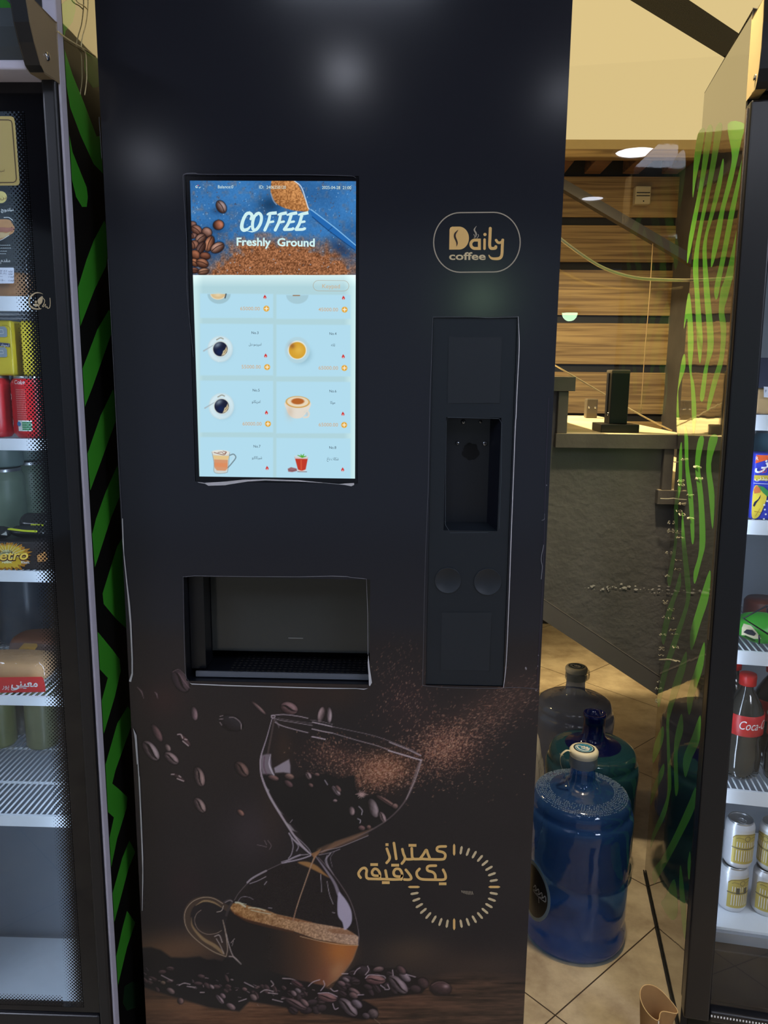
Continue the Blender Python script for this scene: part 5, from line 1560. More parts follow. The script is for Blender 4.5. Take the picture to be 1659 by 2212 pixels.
art.line(A2([(1535, 630), (1500, 720), (1450, 870), (1380, 1010), (1250, 1150), (1060, 1270), (820, 1375), (640, 1455)]), [6, 8, 6, 3, 2, 3, 4, 3], (148, 124, 122), .62, 2.5)
art.line(A2([(1535, 630), (1490, 780), (1400, 980)]), 1.2, (200, 182, 180), .7)
art.poly(A2([(660, 1440), (760, 1360), (960, 1290), (1100, 1240), (980, 1310), (820, 1380), (620, 1480)]), (142, 104, 76), .65, 4)
# rim
for p, w, a in (([(190, 230), (300, 222), (420, 235), (520, 255)], 1.6, .9), ([(190, 245), (260, 270), (380, 290), (560, 320)], 1.4, .7), ([(225, 290), (280, 320), (380, 350), (520, 385)], 1.8, .85), ([(560, 290), (650, 310), (735, 330)], 2.2, .95), ([(555, 350), (650, 372), (740, 388)], 2, .9), ([(555, 420), (620, 432), (675, 445)], 2.4, .95),
                ([(735, 330), (900, 365), (1120, 415), (1330, 490), (1460, 545), (1535, 590)], 1.2, .6), ([(740, 388), (950, 450), (1150, 505), (1350, 580), (1535, 630)], 1.6, .7), ([(1250, 470), (1400, 530), (1530, 590)], 2.2, .8), ([(1240, 545), (1400, 590), (1535, 632)], 2.6, .9), ([(540, 270), (640, 285), (740, 310)], 1, .6), ([(250, 255), (400, 280), (560, 300)], 1, .5)):
    art.line(A2(p), w, (190, 172, 178), a)
art.ell(*A2([(208, 240)])[0], 5, 4, 0, (190, 172, 178), .8); art.ell(*A2([(208, 241)])[0], 3, 2, 0, (60, 46, 48), .8)
art.poly(A2([(200, 250), (190, 240), (240, 300), (260, 345), (265, 320), (240, 280)]), (150, 132, 136), .5, 2)

# neck
NK = (168, 154, 162)
for p, w, a in (([(965, 0), (1000, 50), (1070, 110), (1150, 180)], 3.2, .9), ([(990, 0), (1060, 60), (1130, 130), (1155, 175)], 1.4, .9), ([(985, 40), (1000, 110), (985, 180), (960, 215)], 2.2, .8), ([(1010, 60), (1045, 110), (1030, 150)], 2.6, .7),
                ([(1150, 190), (1080, 215), (1000, 235), (905, 255)], 3, .9), ([(1130, 180), (1040, 190), (960, 225), (900, 245)], 1.6, .9), ([(1060, 185), (990, 215), (930, 250)], 4, .7),
                ([(1195, 180), (1260, 150), (1350, 130), (1420, 110), (1640, 20)], 1.6, .85), ([(1220, 185), (1320, 165), (1400, 135)], 1.6, .7), ([(1320, 170), (1285, 220), (1300, 280), (1345, 355)], 2.6, .75), ([(1290, 190), (1275, 240), (1310, 310)], 2, .7), ([(1350, 160), (1320, 210), (1335, 290)], 1, .6)):
    art.line(A3(p), w, NK, a)
art.poly(A3([(1170, 200), (1210, 130), (1290, 95), (1400, 60), (1560, 30), (1640, 0), (1640, 15), (1400, 115), (1260, 150)]), (120, 88, 66), .6, 4)

# lower cup
cup = A3([(1170, 195), (1080, 230), (900, 262), (760, 325), (640, 400), (540, 510), (490, 590), (450, 640), (425, 760), (430, 900), (480, 1030), (560, 1120), (700, 1180), (900, 1250), (1100, 1290), (1290, 1300), (1400, 1210), (1500, 1090), (1555, 950), (1560, 860), (1530, 700), (1480, 560), (1400, 430), (1310, 310), (1215, 205)])
art.poly(cup, (33, 27, 29), .8, 2)
art.poly(A3([(1040, 250), (1120, 242), (1200, 275), (1260, 330), (1310, 380), (1240, 345), (1150, 300)]), (172, 122, 70), .85, 3, True)


def amber(X, Y):
    k = np.clip((X - 560) / 170, 0, 1) ** 1.6
    g = np.clip((Y - 2030) / 95, 0, 1)
    c = np.stack([30 + k * (136 - 18 * g), 26 + k * (72 - 6 * g), 28 + k * (22 + 14 * g)], -1)
    return c, np.ones_like(k)


art.poly(A3([(465, 640), (560, 720), (800, 790), (1000, 840), (1200, 910), (1400, 945), (1555, 955), (1500, 1090), (1400, 1210), (1290, 1300), (1220, 1290), (1000, 1270), (700, 1190), (540, 1110), (470, 1000), (430, 880), (440, 740)]), (30, 26, 28), 1, 2, fn=amber)
art.glow(*A3([(1400, 1010)])[0], 30, 26, (186, 112, 48), .55); art.glow(*A3([(1370, 1180)])[0], 16, 26, (178, 128, 88), .6, .7); art.glow(*A3([(1250, 1220)])[0], 14, 16, (120, 70, 48), .7)
art.line(A3([(1555, 950), (1500, 1090), (1400, 1215), (1290, 1305)]), [1.5, 3, 5, 2], (166, 118, 84), .7, 2)
fg = art.noise(3, 3, 1.0); fg2 = art.noise(1.4, 1.4, .8)


def foam(X, Y):
    i = art_ix(X, Y); g = fg[i] + fg2[i]; k = np.clip((X - 520) / 240, 0, 1)
    c = np.stack([158 + 20 * k + g * 60, 112 + 30 * k + g * 55, 66 + 52 * k + g * 45], -1)
    return c, np.ones_like(X)


art.poly(A3([(468, 600), (540, 590), (640, 625), (760, 650), (860, 690), (1000, 720), (1200, 770), (1350, 795), (1450, 815), (1540, 870), (1558, 885), (1555, 955), (1400, 940), (1200, 905), (1000, 835), (800, 785), (600, 735), (500, 690), (462, 640)]), (176, 130, 80), 1, 1.5, fn=foam)
art.line(A3([(470, 660), (600, 740), (800, 795), (1000, 842)]), [3, 6, 6, 3], (92, 50, 28), .6, 3)
art.line(A3([(860, 700), (1000, 735), (1160, 760)]), [2, 6, 2], (120, 70, 40), .6, 2)
art.poly(A3([(1290, 820), (1400, 810), (1500, 840), (1530, 870), (1430, 860), (1330, 850)]), (140, 92, 62), .7, 2)
art.line(A3([(1060, 880), (1250, 925), (1400, 950), (1555, 957)]), 1.4, (206, 168, 128), .8)
for p, w in (([(510, 590), (545, 595), (590, 625)], 4), ([(620, 635), (700, 640), (760, 660)], 2.2), ([(640, 655), (730, 675), (810, 690)], 1.6), ([(525, 590), (600, 605)], 1.4)): art.line(A3(p), w, (206, 206, 178), .8)
# stream
art.line(A3([(1195, 180), (1160, 260), (1100, 430), (1040, 600), (1000, 745)]), [5, 3, 2.2, 2.2, 3], (150, 112, 90), .95)
art.line(A3([(1190, 190), (1150, 280), (1090, 450), (1030, 640)]), 1, (206, 176, 140), .6)
art.poly(A3([(1150, 175), (1210, 150), (1240, 130), (1215, 180), (1180, 215)]), (156, 108, 70), .85, 2)
# highlights on the cup
art.line(A3([(1195, 200), (1270, 300), (1350, 420), (1390, 520)]), [2, 4, 6, 8], (160, 146, 158), .75, 2)
art.poly(A3([(1385, 510), (1420, 530), (1470, 600), (1500, 680), (1495, 770), (1440, 825), (1420, 760), (1380, 690)]), (184, 172, 190), .92, 2, True)
art.line(A3([(1215, 205), (1310, 310), (1400, 430), (1480, 560), (1530, 700), (1560, 860), (1555, 955)]), 1.8, (120, 104, 108), .75)
for p, w in (([(610, 420), (650, 385), (720, 345), (770, 320)], 4), ([(630, 430), (700, 405), (768, 370)], 1.6), ([(755, 438), (775, 412)], 1.8), ([(1235, 350), (1240, 430), (1242, 500)], 1.4), ([(1290, 410), (1310, 520), (1342, 605)], 1.4), ([(530, 580), (560, 545), (620, 545), (660, 565)], 1), ([(790, 635), (820, 640)], 1.6), ([(1335, 675), (1355, 680)], 1.6)): art.line(A3(p), w, (182, 168, 174), .8)
art.line(A3([(905, 255), (760, 325), (640, 400), (540, 505), (500, 570)]), 1.4, (130, 114, 116), .7)
# handle
HN = (150, 122, 86)
art.line(A3([(440, 640), (390, 610), (330, 575), (250, 560), (160, 585), (105, 650), (95, 750), (140, 840), (230, 930), (330, 1000), (420, 1040)]), [13, 12, 12, 12, 14, 15, 15, 14, 13, 12, 8], (74, 58, 46), .85, 2)
art.line(A3([(400, 600), (320, 555), (230, 548), (140, 585), (82, 660), (75, 750), (110, 840), (200, 930), (320, 1010), (425, 1052)]), 1.5, (176, 152, 128), .9)
art.line(A3([(390, 630), (320, 590), (240, 578), (170, 615)]), [1, 4, 4, 1], HN, .9)
art.line(A3([(130, 720), (145, 800), (230, 900), (330, 960), (400, 1020)]), [1, 4, 7, 8, 6], HN, .8, 2)
art.line(A3([(405, 620), (390, 660), (350, 672)]), 1.6, (196, 176, 160), .9)
art.line(A3([(215, 655), (175, 690), (160, 750), (190, 820), (260, 860), (340, 855), (390, 830)]), 1.5, (150, 128, 112), .8)
art.line(A3([(410, 590), (450, 570), (480, 585), (450, 640), (430, 700)]), 5, (60, 52, 52), .9)
art.line(A3([(420, 590), (460, 572), (482, 582)]), 1.8, (150, 136, 136), .8)
art.line(A3([(400, 740), (425, 850), (440, 980), (430, 1050)]), [2, 3, 2.4, 1.6], (160, 138, 120), .85)
for p, w in (([(330, 880), (370, 870), (395, 930)], 2.4), ([(345, 900), (380, 960), (410, 1030)], 1.8), ([(430, 860), (455, 960), (490, 1050), (555, 1115)], 2.2), ([(455, 1050), (500, 1060), (555, 1118)], 2.6), ([(470, 935), (500, 900)], 1.6), ([(480, 960), (490, 920)], 1.2)): art.line(A3(p), w, (176, 158, 150), .8)
# silhouette of the heap at the left
art.poly(A4([(20, 125), (120, 120), (220, 150), (320, 222), (470, 225), (600, 212), (680, 245), (750, 240), (830, 262), (860, 225), (930, 225), (1020, 295), (1200, 330), (1500, 420), (1650, 480), (1700, 760), (1100, 660), (1000, 760), (700, 720), (300, 600), (20, 510)]), (26, 24, 27), .97, 5)
art.poly(A5([(-20, 230), (200, 260), (400, 330), (480, 230), (640, 112), (760, 108), (900, 135), (1050, 130), (1150, 200), (1300, 280), (1240, 365), (900, 405), (690, 420), (830, 500), (830, 570), (700, 605), (450, 570), (0, 505)]), (27, 22, 25), .97, 4)
for i in range(70):
    t_ = RS.rand(); x = 305 + t_ * 400; y = 2108 + t_ * 52 + RS.randn() * 12
    if RS.rand() < .6: art.speck(x, y, RS.uniform(3, 9), RS.uniform(1, 2.2), .4 + RS.randn() * .4, (150, 124, 122), RS.uniform(.3, .8))
    else: bean(x, y, RS.uniform(6, 11), RS.uniform(3.4, 5), .5 + RS.randn() * .4, (96, 74, 74), RS.rand() < .5)
beans(A4, 4.608, [(240, 475, 27, 20, 10, (140, 116, 96), False), (315, 555, 46, 27, 30, (150, 122, 118), False), (415, 655, 32, 30, 50, (146, 112, 104), False), (915, 712, 52, 30, 30, (160, 130, 128), False), (1140, 620, 42, 30, 35, (150, 124, 120), False), (1052, 540, 28, 20, 15, (140, 106, 104), False), (805, 640, 58, 24, 48, (170, 144, 148), True), (725, 515, 30, 17, 40, (176, 150, 150), False), (835, 605, 34, 22, 40, (160, 130, 134), False), (112, 442, 18, 10, 20, (150, 132, 130), False), (925, 445, 18, 10, 10, (160, 140, 138), False), (1545, 580, 34, 22, 40, (186, 162, 164), False), (1590, 550, 30, 20, 60, (196, 176, 180), False)])
for p in ([(225, 400), (330, 455)], [(400, 500), (450, 478), (510, 490)], [(480, 510), (560, 520)], [(610, 570), (650, 570)], [(1050, 470), (1140, 515)], [(1210, 570), (1260, 545), (1340, 560)], [(1290, 575), (1380, 585)], [(1330, 640), (1430, 665)], [(1420, 635), (1470, 630)], [(1430, 430), (1530, 440), (1620, 490)], [(1510, 480), (1570, 505), (1630, 505)], [(1315, 455), (1340, 490), (1320, 510)], [(995, 660), (1070, 635)]): art.line(A4(p), 2.2, (176, 154, 154), .85)
for i in range(34):
    x, y = A5([(RS.uniform(450, 1100), RS.uniform(140, 400))])[0] if i % 2 else A5([(RS.uniform(0, 640), RS.uniform(280, 540))])[0]
    bean(x, y, RS.uniform(9, 14), RS.uniform(5, 8), RS.uniform(-.3, 1.0), (74, 58, 62), RS.rand() < .6)
beans(A5, 4.254, [(700, 160, 70, 50, 10, (64, 52, 56), False), (840, 145, 50, 26, -10, (140, 110, 108), False), (812, 240, 92, 42, 5, (160, 116, 112), True, (60, 40, 42), 1, .6, .8), (1020, 282, 112, 54, 42, (170, 146, 150), True), (1082, 218, 62, 34, 32, (160, 138, 144), False), (1050, 150, 50, 30, 40, (110, 80, 82), False), (1248, 272, 56, 46, 30, (86, 64, 64), False), (1180, 325, 52, 36, 10, (78, 60, 62), False),
                  (1410, 320, 98, 64, 5, (86, 62, 62), False), (560, 492, 110, 52, 44, (170, 146, 150), True), (370, 402, 88, 40, 12, (160, 116, 112), True, (60, 40, 42), 1, .6, .8), (640, 462, 56, 36, 32, (150, 130, 138), False), (790, 552, 50, 44, 20, (124, 104, 102), False), (725, 572, 36, 28, 20, (110, 92, 96), False), (540, 240, 38, 20, 25, (160, 136, 138), False), (500, 275, 40, 24, 20, (140, 108, 110), False), (620, 350, 60, 26, 30, (150, 116, 114), False), (610, 385, 44, 30, 20, (140, 106, 104), False), (100, 340, 34, 20, 30, (150, 130, 132), False), (60, 365, 34, 22, 40, (156, 128, 130), False), (80, 462, 110, 34, 25, (140, 108, 108), True), (160, 450, 50, 24, 40, (160, 124, 122), False), (90, 280, 62, 24, 25, (110, 74, 76), True)])
for p in ([(740, 115), (752, 150), (720, 195)], [(615, 190), (640, 150), (670, 130)], [(310, 340), (345, 290), (335, 250)], [(195, 300), (240, 260), (300, 240)], [(720, 225), (760, 195), (880, 205), (905, 225)], [(860, 290), (900, 320)], [(925, 285), (940, 325), (900, 330)], [(400, 320), (430, 345), (465, 340)], [(420, 460), (440, 510), (470, 500)], [(285, 365), (380, 360), (460, 395)], [(505, 185), (560, 185)], [(1095, 190), (1180, 215)], [(650, 380), (705, 378)], [(970, 150), (975, 200)]): art.line(A5(p), 2, (196, 172, 178), .8)
art.line(A5([(1330, 290), (1380, 262), (1440, 262), (1490, 290)]), 1.4, (120, 92, 88), .7)
art.glow(*A5([(1460, 300)])[0], 6, 4, (170, 140, 140), .8); art.ell(*A5([(1480, 385)])[0], 26, 3, 0, (30, 22, 22), .6, 3)
art.line(A5([(690, 430), (900, 415), (1240, 392), (1600, 400)]), 1.6, (104, 78, 66), .5); art.line(A5([(800, 600), (850, 640), (900, 700)]), 1.4, (150, 128, 110), .6)
art.speck(1136, 1444, 3.6, 2, 1.2, (200, 190, 196), .9)
art.im += (RS.rand(art.h, art.w, 1) - .5) * 5

PG = 1.18                                            # ink strength of the print
xsn = sorted(set(list(np.round(np.linspace(MX0, MX1, 560), 5)) + [BAY[0], BAY[1], CRD[0], CRD[1], SCR_[0], SCR_[1]]))
zsn = sorted(set([0.05, 0.12, 0.2] + list(np.round(np.linspace(0.24, 1.085, 660), 5)) + [1.2, MTOP] + [BAY[2], BAY[3], CRD[2], CRD[3], SCR_[2], SCR_[3]]))
xsn, zsn = np.array(xsn), np.array(zsn)
XX, ZZ = np.meshgrid(xsn, zsn)
V = np.stack([XX.ravel(), np.zeros(XX.size), ZZ.ravel()], -1)
pp = proj(V)
fade = np.clip((ZZ.ravel() - 1.04) / .04, 0, 1)[:, None]
cols = L(np.clip(art.sample(pp[:, 0], pp[:, 1]) * (1 - fade) + BGC * fade, 0, 255)) * PG
nx, nz = len(xsn), len(zsn)
ii, jj = np.meshgrid(np.arange(nx - 1), np.arange(nz - 1))
mx_, mz_ = (xsn[:-1] + xsn[1:]) / 2, (zsn[:-1] + zsn[1:]) / 2
MXX, MZZ = np.meshgrid(mx_, mz_)
keep = np.ones(MXX.shape, bool)
for h in (SCR_, BAY, CRD): keep &= ~((MXX > h[0]) & (MXX < h[1]) & (MZZ > h[2]) & (MZZ < h[3]))
a0 = (jj * nx + ii)[keep]
F = np.stack([a0, a0 + 1, a0 + 1 + nx, a0 + nx], -1)
SHEET = attr_mat('printed_sheet', rough=0.16, spec=0.5)
INK = mat('gold_ink_print', (236, 190, 116), 0.4); INKP = mat('pale_ink_print', (216, 194, 152), 0.4); INKG = mat('grey_ink_print', (176, 162, 142), 0.4)
mb = MB(); mb.add(V, F, SHEET, False, cols)
# badge
B4 = zm(890, 430, 4.707)
st_ = [(385 + 0, 0)]
cxl, cxr, cyb, rr = 500, 830, 438, 303
pill = []
for k in range(25): a = -math.pi / 2 + math.pi * k / 24; pill.append((cxr + 270 * math.cos(a), cyb + rr * math.sin(a)))
for k in range(25): a = math.pi / 2 + math.pi * k / 24; pill.append((cxl - 10 + 270 * math.cos(a), cyb + 3 + rr * math.sin(a)))
ribbon(mb, B4(pill), 2.4, INKG, FN(), sm=False, closed=True)
area2(mb, B4([(378, 514), (382, 310), (390, 290), (408, 281)] + [(478 + 101 * math.sin(a), 397 - 117 * math.cos(a)) for a in np.linspace(0, math.pi, 24)]), INK, FN())
ribbon(mb, B4([(467, 316), (440, 350), (436, 385), (452, 425), (458, 450), (453, 480)]), [1, 3.8, 4.4, 3.8, 3, .8], mat('badge_dark', (52, 34, 26), .4), FP2)
ring = [(700, 404), (640, 402), (604, 420), (584, 460), (600, 500), (640, 515), (700, 515)]
ribbon(mb, B4([(684, 417)] + [(641 - 43 * math.sin(a), 459.5 - 42.5 * math.cos(a)) for a in np.linspace(0, math.pi, 20)] + [(684, 502)]), 6.4, INK, FN(), sm=False, caps=False); ribbon(mb, B4([(685, 402), (685, 517)]), 6.4, INK, FN(), sm=False, caps=False)
for x, y, r in ((687, 417, 2.6), (742, 360, 3.5)): circ(mb, B4([(x, y)])[0], r, INK, FN())
ribbon(mb, B4([(655, 275), (634, 312), (652, 352), (646, 392)]), [.6, 3, 3.4, .8], INKG, FN()); ribbon(mb, B4([(629, 360), (638, 380), (632, 395)]), 1.4, INKG, FN()); ribbon(mb, B4([(672, 360), (676, 376), (662, 396)]), 1.4, INKG, FN())
ribbon(mb, B4([(738, 412), (737, 505)]), 5.4, INK, FN(), sm=False)
ribbon(mb, B4([(796, 298), (792, 400), (790, 470), (800, 498), (822, 502), (848, 498), (852, 484)]), 6.4, INK, FN())
ribbon(mb, B4([(855, 418), (872, 440), (892, 444), (916, 432), (924, 416)]), 5.6, INK, FN()); ribbon(mb, B4([(922, 416), (918, 480), (914, 560), (900, 594), (870, 606), (820, 605), (795, 592), (782, 572)]), [5.8, 6.2, 6.2, 6.6, 6.4, 5.4, 4, 2.5], INK, FN())
text(mb, 'coffee', *B4([(377, 616)])[0], 24, INKP, FN(), bold=.022, width=372 / 4.707, slope=.003, vs=.95)
# slogan
S5 = zm(740, 1800, 3.95); wS = 5.6
for p in ([(880, 112), (826, 114), (806, 128), (812, 150), (856, 162), (876, 182), (872, 210), (850, 222), (760, 222), (700, 220), (660, 216)], [(664, 214), (690, 178), (714, 142), (728, 176), (744, 214)], [(680, 219), (640, 220), (606, 218), (594, 198), (590, 128)], [(600, 220), (560, 222), (532, 218)], [(510, 136), (520, 176), (532, 206), (526, 232), (506, 258)], [(438, 84), (458, 218)], [(378, 132), (392, 172), (402, 204), (396, 228), (376, 252)],
          [(858, 312), (876, 350), (878, 384), (856, 396), (800, 396), (700, 394), (660, 386), (636, 362), (634, 330), (656, 304)], [(796, 276), (742, 278), (722, 292), (728, 318), (770, 332), (790, 356), (792, 394)], [(540, 312), (560, 336), (582, 368), (584, 388), (562, 396), (526, 394)], [(500, 394), (508, 350), (490, 310), (456, 304), (436, 330), (446, 362), (490, 370), (504, 362)], [(502, 392), (440, 394), (380, 392), (300, 390), (220, 388)], [(366, 318), (372, 350), (380, 388)], [(318, 388), (318, 344), (300, 312), (272, 304), (252, 330), (264, 358), (312, 364)], [(226, 388), (206, 378), (202, 346), (206, 316), (190, 296), (162, 304), (138, 336), (140, 360), (154, 378)]):
    ribbon(mb, S5(p), wS, INK, FN())
for x0, x1, y in ((563, 630, 103), (415, 482, 272), (237, 302, 267), (336, 402, 421), (822, 886, 431)): ribbon(mb, S5([(x0, y), (x1, y)]), 6, INK, FN(), sm=False, caps=False)
ribbon(mb, S5([(366, 97), (392, 97)]), 6, INK, FN(), sm=False, caps=False)
for k in range(28):
    a = math.radians(-90 + k * 10); big = k % 9 == 0
    e = (343, 318); cx_, cy_ = 952, 458
    l = 50 if big else 36
    ca, sa = math.cos(a), math.sin(a)
    mid = (cx_ + e[0] * ca, cy_ + e[1] * sa)
    tn = 1.0
    ribbon(mb, S5([(mid[0] - l * ca, mid[1] - l * sa * tn), (mid[0] - l * .7 * ca, mid[1] - l * .7 * sa), (mid[0] + l * .7 * ca, mid[1] + l * .7 * sa), (mid[0] + l * ca, mid[1] + l * sa * tn)]), [1.2, 5, 5, 1.2], INK if big else INKP, FN(), sm=False, caps=False)
for k in range(8): ribbon(mb, S5([(1014 + k * 13, 488 + k), (1022 + k * 13, 506 + k * 2.4 + 8 * math.sin(k / 7 * 3.14))]), 1.1, INKG, FN(), sm=False, caps=False)
mb.build('front_panel', vm)

# ---------------- lit menu screen
scn = Paint(400, 380, 780, 1045, 2.0, (182, 216, 226))
H = zm(390, 360, 4.1475)
q = scn.noise(60, 40, 1.0); q2 = scn.noise(2.4, 2.4, 1.0); q3 = scn.noise(9, 9, 1.0); q4 = scn.noise(1.2, 1.2, 1.0)
hh = int((594 - 380) * 2)
Yg, Xg = np.meshgrid(scn.Y[:hh], scn.X, indexing='ij')
base = np.stack([54 + 14 * q[:hh] + 10 * q2[:hh], 112 + 26 * q[:hh] + 12 * q2[:hh], 172 + 34 * q[:hh] + 14 * q2[:hh]], -1)
gr = np.clip(np.maximum(1.25 - np.hypot((Xg - 610) / 170, (Yg - 600) / 85), .0) * 2.2 + q3[:hh] * .7, 0, 1)
nz_ = (q2[:hh] + .5) * .6 + (q4[:hh] + .5) * .4
gcol = np.stack([70 + 150 * nz_, 38 + 112 * nz_, 20 + 84 * nz_], -1)
gr = np.where(nz_ + gr > .78, gr, gr * .55)
scn.im[:hh] = base * (1 - gr[..., None]) + gcol * gr[..., None]
scn.glow(*H([(800, 340)])[0], 26, 20, (22, 52, 84), .8); scn.glow(*H([(1440, 740)])[0], 30, 14, (34, 56, 92), .8, .6); scn.glow(*H([(330, 560)])[0], 14, 12, (30, 66, 108), .7); scn.glow(*H([(330, 400)])[0], 14, 8, (34, 70, 112), .7); scn.glow(*H([(240, 760)])[0], 28, 20, (40, 60, 92), .6)
for i in range(420):
    x, y = RS.uniform(412, 768), RS.uniform(392, 592)
    scn.speck(x, y, RS.uniform(.6, 2), RS.uniform(.6, 1.6), RS.uniform(0, 3), [(120, 70, 44), (70, 44, 40), (150, 190, 226), (170, 206, 236)][RS.randint(4)], .8)
# spoon
scn.poly(H([(830, 90), (900, 60), (1000, 110), (1060, 170), (1110, 280), (1150, 390), (1080, 400), (960, 380), (860, 330), (810, 240), (810, 160)]), (150, 96, 56), 1, 1.5, True, fn=lambda X, Y: (lambda g: (np.stack([120 + 110 * g, 72 + 92 * g, 36 + 66 * g], -1), np.ones_like(X)))(np.clip((q2[(np.clip(((Y - 380) * 2).astype(int), 0, scn.h - 1), np.clip(((X - 400) * 2).astype(int), 0, scn.w - 1))] + .5) * .8 + (X - 590) / 220 - (Y - 420) / 300, 0, 1)))
scn.line(H([(1015, 125), (1080, 180), (1120, 290), (1145, 370), (1180, 400)]), 2, (220, 232, 244), .95); scn.line(H([(810, 240), (830, 300), (860, 340)]), 2.4, (150, 160, 176), .8)
scn.poly(H([(1150, 380), (1200, 405), (1380, 540), (1570, 690), (1570, 750), (1340, 580), (1180, 450)]), (38, 104, 176), 1, 1.5)
scn.line(H([(1170, 385), (1380, 545), (1570, 705)]), 2, (150, 206, 246), .9); scn.line(H([(1180, 450), (1330, 575), (1560, 745)]), 2, (20, 60, 110), .8); scn.line(H([(1320, 575), (1360, 540)]), 1.6, (24, 66, 118), .7)


def sbean(x, y, rx, ry, ang, hi, crease=True):
    def tex(u, v):
        li = np.clip(.6 - .5 * v - .1 * u, 0, 1) * np.clip(1.2 - (u * u + v * v) * .8, 0, 1)
        return np.array((44, 24, 18.)) + (np.asarray(hi, float) - (44, 24, 18)) * li[..., None]
    scn.ell(x, y, rx * 1.12, ry * 1.15, ang, (26, 20, 24), .8, 2); scn.ell(x, y, rx, ry, ang, hi, 1, 1, tex)
    if crease:
        c, d = math.cos(ang), math.sin(ang)
        scn.line([(x - rx * .9 * c, y - rx * .9 * d), (x + .2 * ry * d, y - .2 * ry * c), (x + rx * .9 * c, y + rx * .9 * d)], 1.6, (40, 22, 18), .9)


for b in ((365, 360, 58, 40, 60, (190, 170, 170)), (340, 522, 42, 46, 80, (220, 140, 110), 0), (100, 520, 30, 40, 80, (160, 120, 110), 0), (145, 570, 52, 40, 40, (180, 130, 112)), (235, 590, 46, 42, 40, (196, 150, 134), 0), (105, 620, 26, 42, 80, (150, 110, 100)), (180, 645, 50, 40, -40, (180, 140, 124)), (115, 700, 38, 46, 70, (170, 120, 100)), (258, 690, 70, 40, -70, (226, 156, 120)), (182, 730, 60, 34, -60, (120, 90, 84)), (330, 725, 62, 42, -30, (216, 170, 150)), (130, 790, 46, 40, 40, (190, 120, 88), 0), (220, 800, 46, 32, 10, (160, 100, 76), 0), (125, 860, 42, 34, 30, (210, 140, 100)), (195, 865, 54, 40, 20, (190, 130, 100)), (205, 940, 50, 30, -10, (200, 150, 120)), (120, 930, 40, 26, 0, (150, 100, 80))):
    x, y = H([(b[0], b[1])])[0]; sbean(x, y, b[2] / 4.1475, b[3] / 4.1475, math.radians(b[4]), b[5], not (len(b) > 6))
# menu page
ys = 594
page = scn.Y[hh:]
Yp, Xp = np.meshgrid(page, scn.X, indexing='ij')
c = np.zeros(Yp.shape + (3,)) + (176, 212, 220)
e = np.clip(1 - np.minimum(Xp - 413, 769 - Xp) / 26, 0, 1)[..., None] * np.array((34, 30, 24.))
c = c + e + np.clip(1 - (Yp - 594) / 26, 0, 1)[..., None] * np.array((40, 30, 24.))
scn.im[hh:] = c
for y0, y1 in ((634, 687), (699, 811), (822, 934), (944, 1040)):
    for x0, x1, dy in ((432, 590, 0), (597, 757, 2)):
        scn.poly([(x0, y0 + dy), (x1, y0 + dy + 1), (x1, y1 + dy), (x0, y1 + dy)], (178, 220, 238), 1, 3)
M1, M2 = zm(390, 590, 4.1475), zm(390, 810, 4.1475)
FL = (206, 44, 42)
for x, y in M1([(756, 212), (1460, 220), (763, 738), (1458, 745)]) + M2([(770, 336), (1455, 347), (776, 833), (1453, 846)]):
    scn.poly([(x - .5, y - 4.4), (x + 2.2, y - 1), (x + 3.2, y + 1.6), (x + 2, y + 4), (x - 2, y + 4), (x - 3.4, y + 1.4), (x - 1.8, y - 1.6)], FL, 1, 1); scn.ell(x, y + 2.6, 1.1, 1.6, 0, (236, 210, 210), 1)
for x, y in M1([(769, 318), (1470, 327), (776, 842), (1468, 850)]) + M2([(783, 438), (1466, 448)]):
    scn.ell(x, y, 6.4, 6.4, 0, (226, 168, 62), 1); scn.line([(x - 3.6, y), (x + 3.6, y)], 1.7, (250, 246, 230), 1, sm=False); scn.line([(x, y - 3.6), (x, y + 3.6)], 1.7, (250, 246, 230), 1, sm=False)
for Zf, cx_, cy_ in ((M1, 357, 680), (M2, 368, 280)):
    x, y = Zf([(cx_, cy_)])[0]
    scn.glow(x + 2, y + 3, 24, 24, (140, 170, 184), .6, 0, 3); scn.ell(x - .5, y, 27.5, 28.5, 0, (196, 220, 228), 1, 2); scn.ell(x - .5, y, 25, 26, 0, (210, 232, 240), 1, 3); scn.glow(x + 6, y + 8, 14, 14, (160, 190, 204), .5)
    scn.line([(x - 36, y + 4), (x - 14, y - 9)], [3.4, 1.4], (170, 186, 194), 1); scn.line([(x - 8, y - 20), (x, y - 24), (x + 6, y - 22)], 2.6, (150, 150, 138), .9); scn.line([(x - 4, y + 26), (x - 5, y + 18)], [4, 3], (206, 226, 232), 1)
    scn.ell(x, y, 17.5, 17.5, 0, (216, 224, 218), 1, 1.5); scn.ell(x, y, 15.5, 15.5, 0, (30, 34, 56), 1, 1.2); scn.glow(x - 6, y - 9, 8, 5, (150, 166, 180), .7, -.6); scn.glow(x - 2, y + 6, 7, 7, (24, 44, 96), .6)
    scn.poly([(x + 13, y - 6), (x + 15, y + 3), (x + 10, y + 12), (x + 2, y + 15), (x + 5, y + 8), (x + 6, y + 4), (x + 10, y + 1)], (198, 184, 150), 1, 1.5); scn.line([(x + 8, y + 8), (x + 12, y + 2)], 1.2, (120, 92, 60), .8)
x, y = M1([(1046, 690)])[0]
scn.glow(x + 8, y + 10, 22, 20, (120, 156, 170), .55, 0, 2); scn.ell(x, y, 27, 28.5, 0, (178, 212, 224), 1, 3); scn.ell(x, y, 20.5, 20.5, 0, (226, 232, 226), 1, 1.5); scn.ell(x, y + .5, 18.2, 18, 0, (212, 160, 52), 1, 1.5); scn.glow(x + 3, y, 10, 10, (228, 184, 78), .8); scn.glow(x - 11, y - 9, 6, 6, (140, 84, 50), .7)
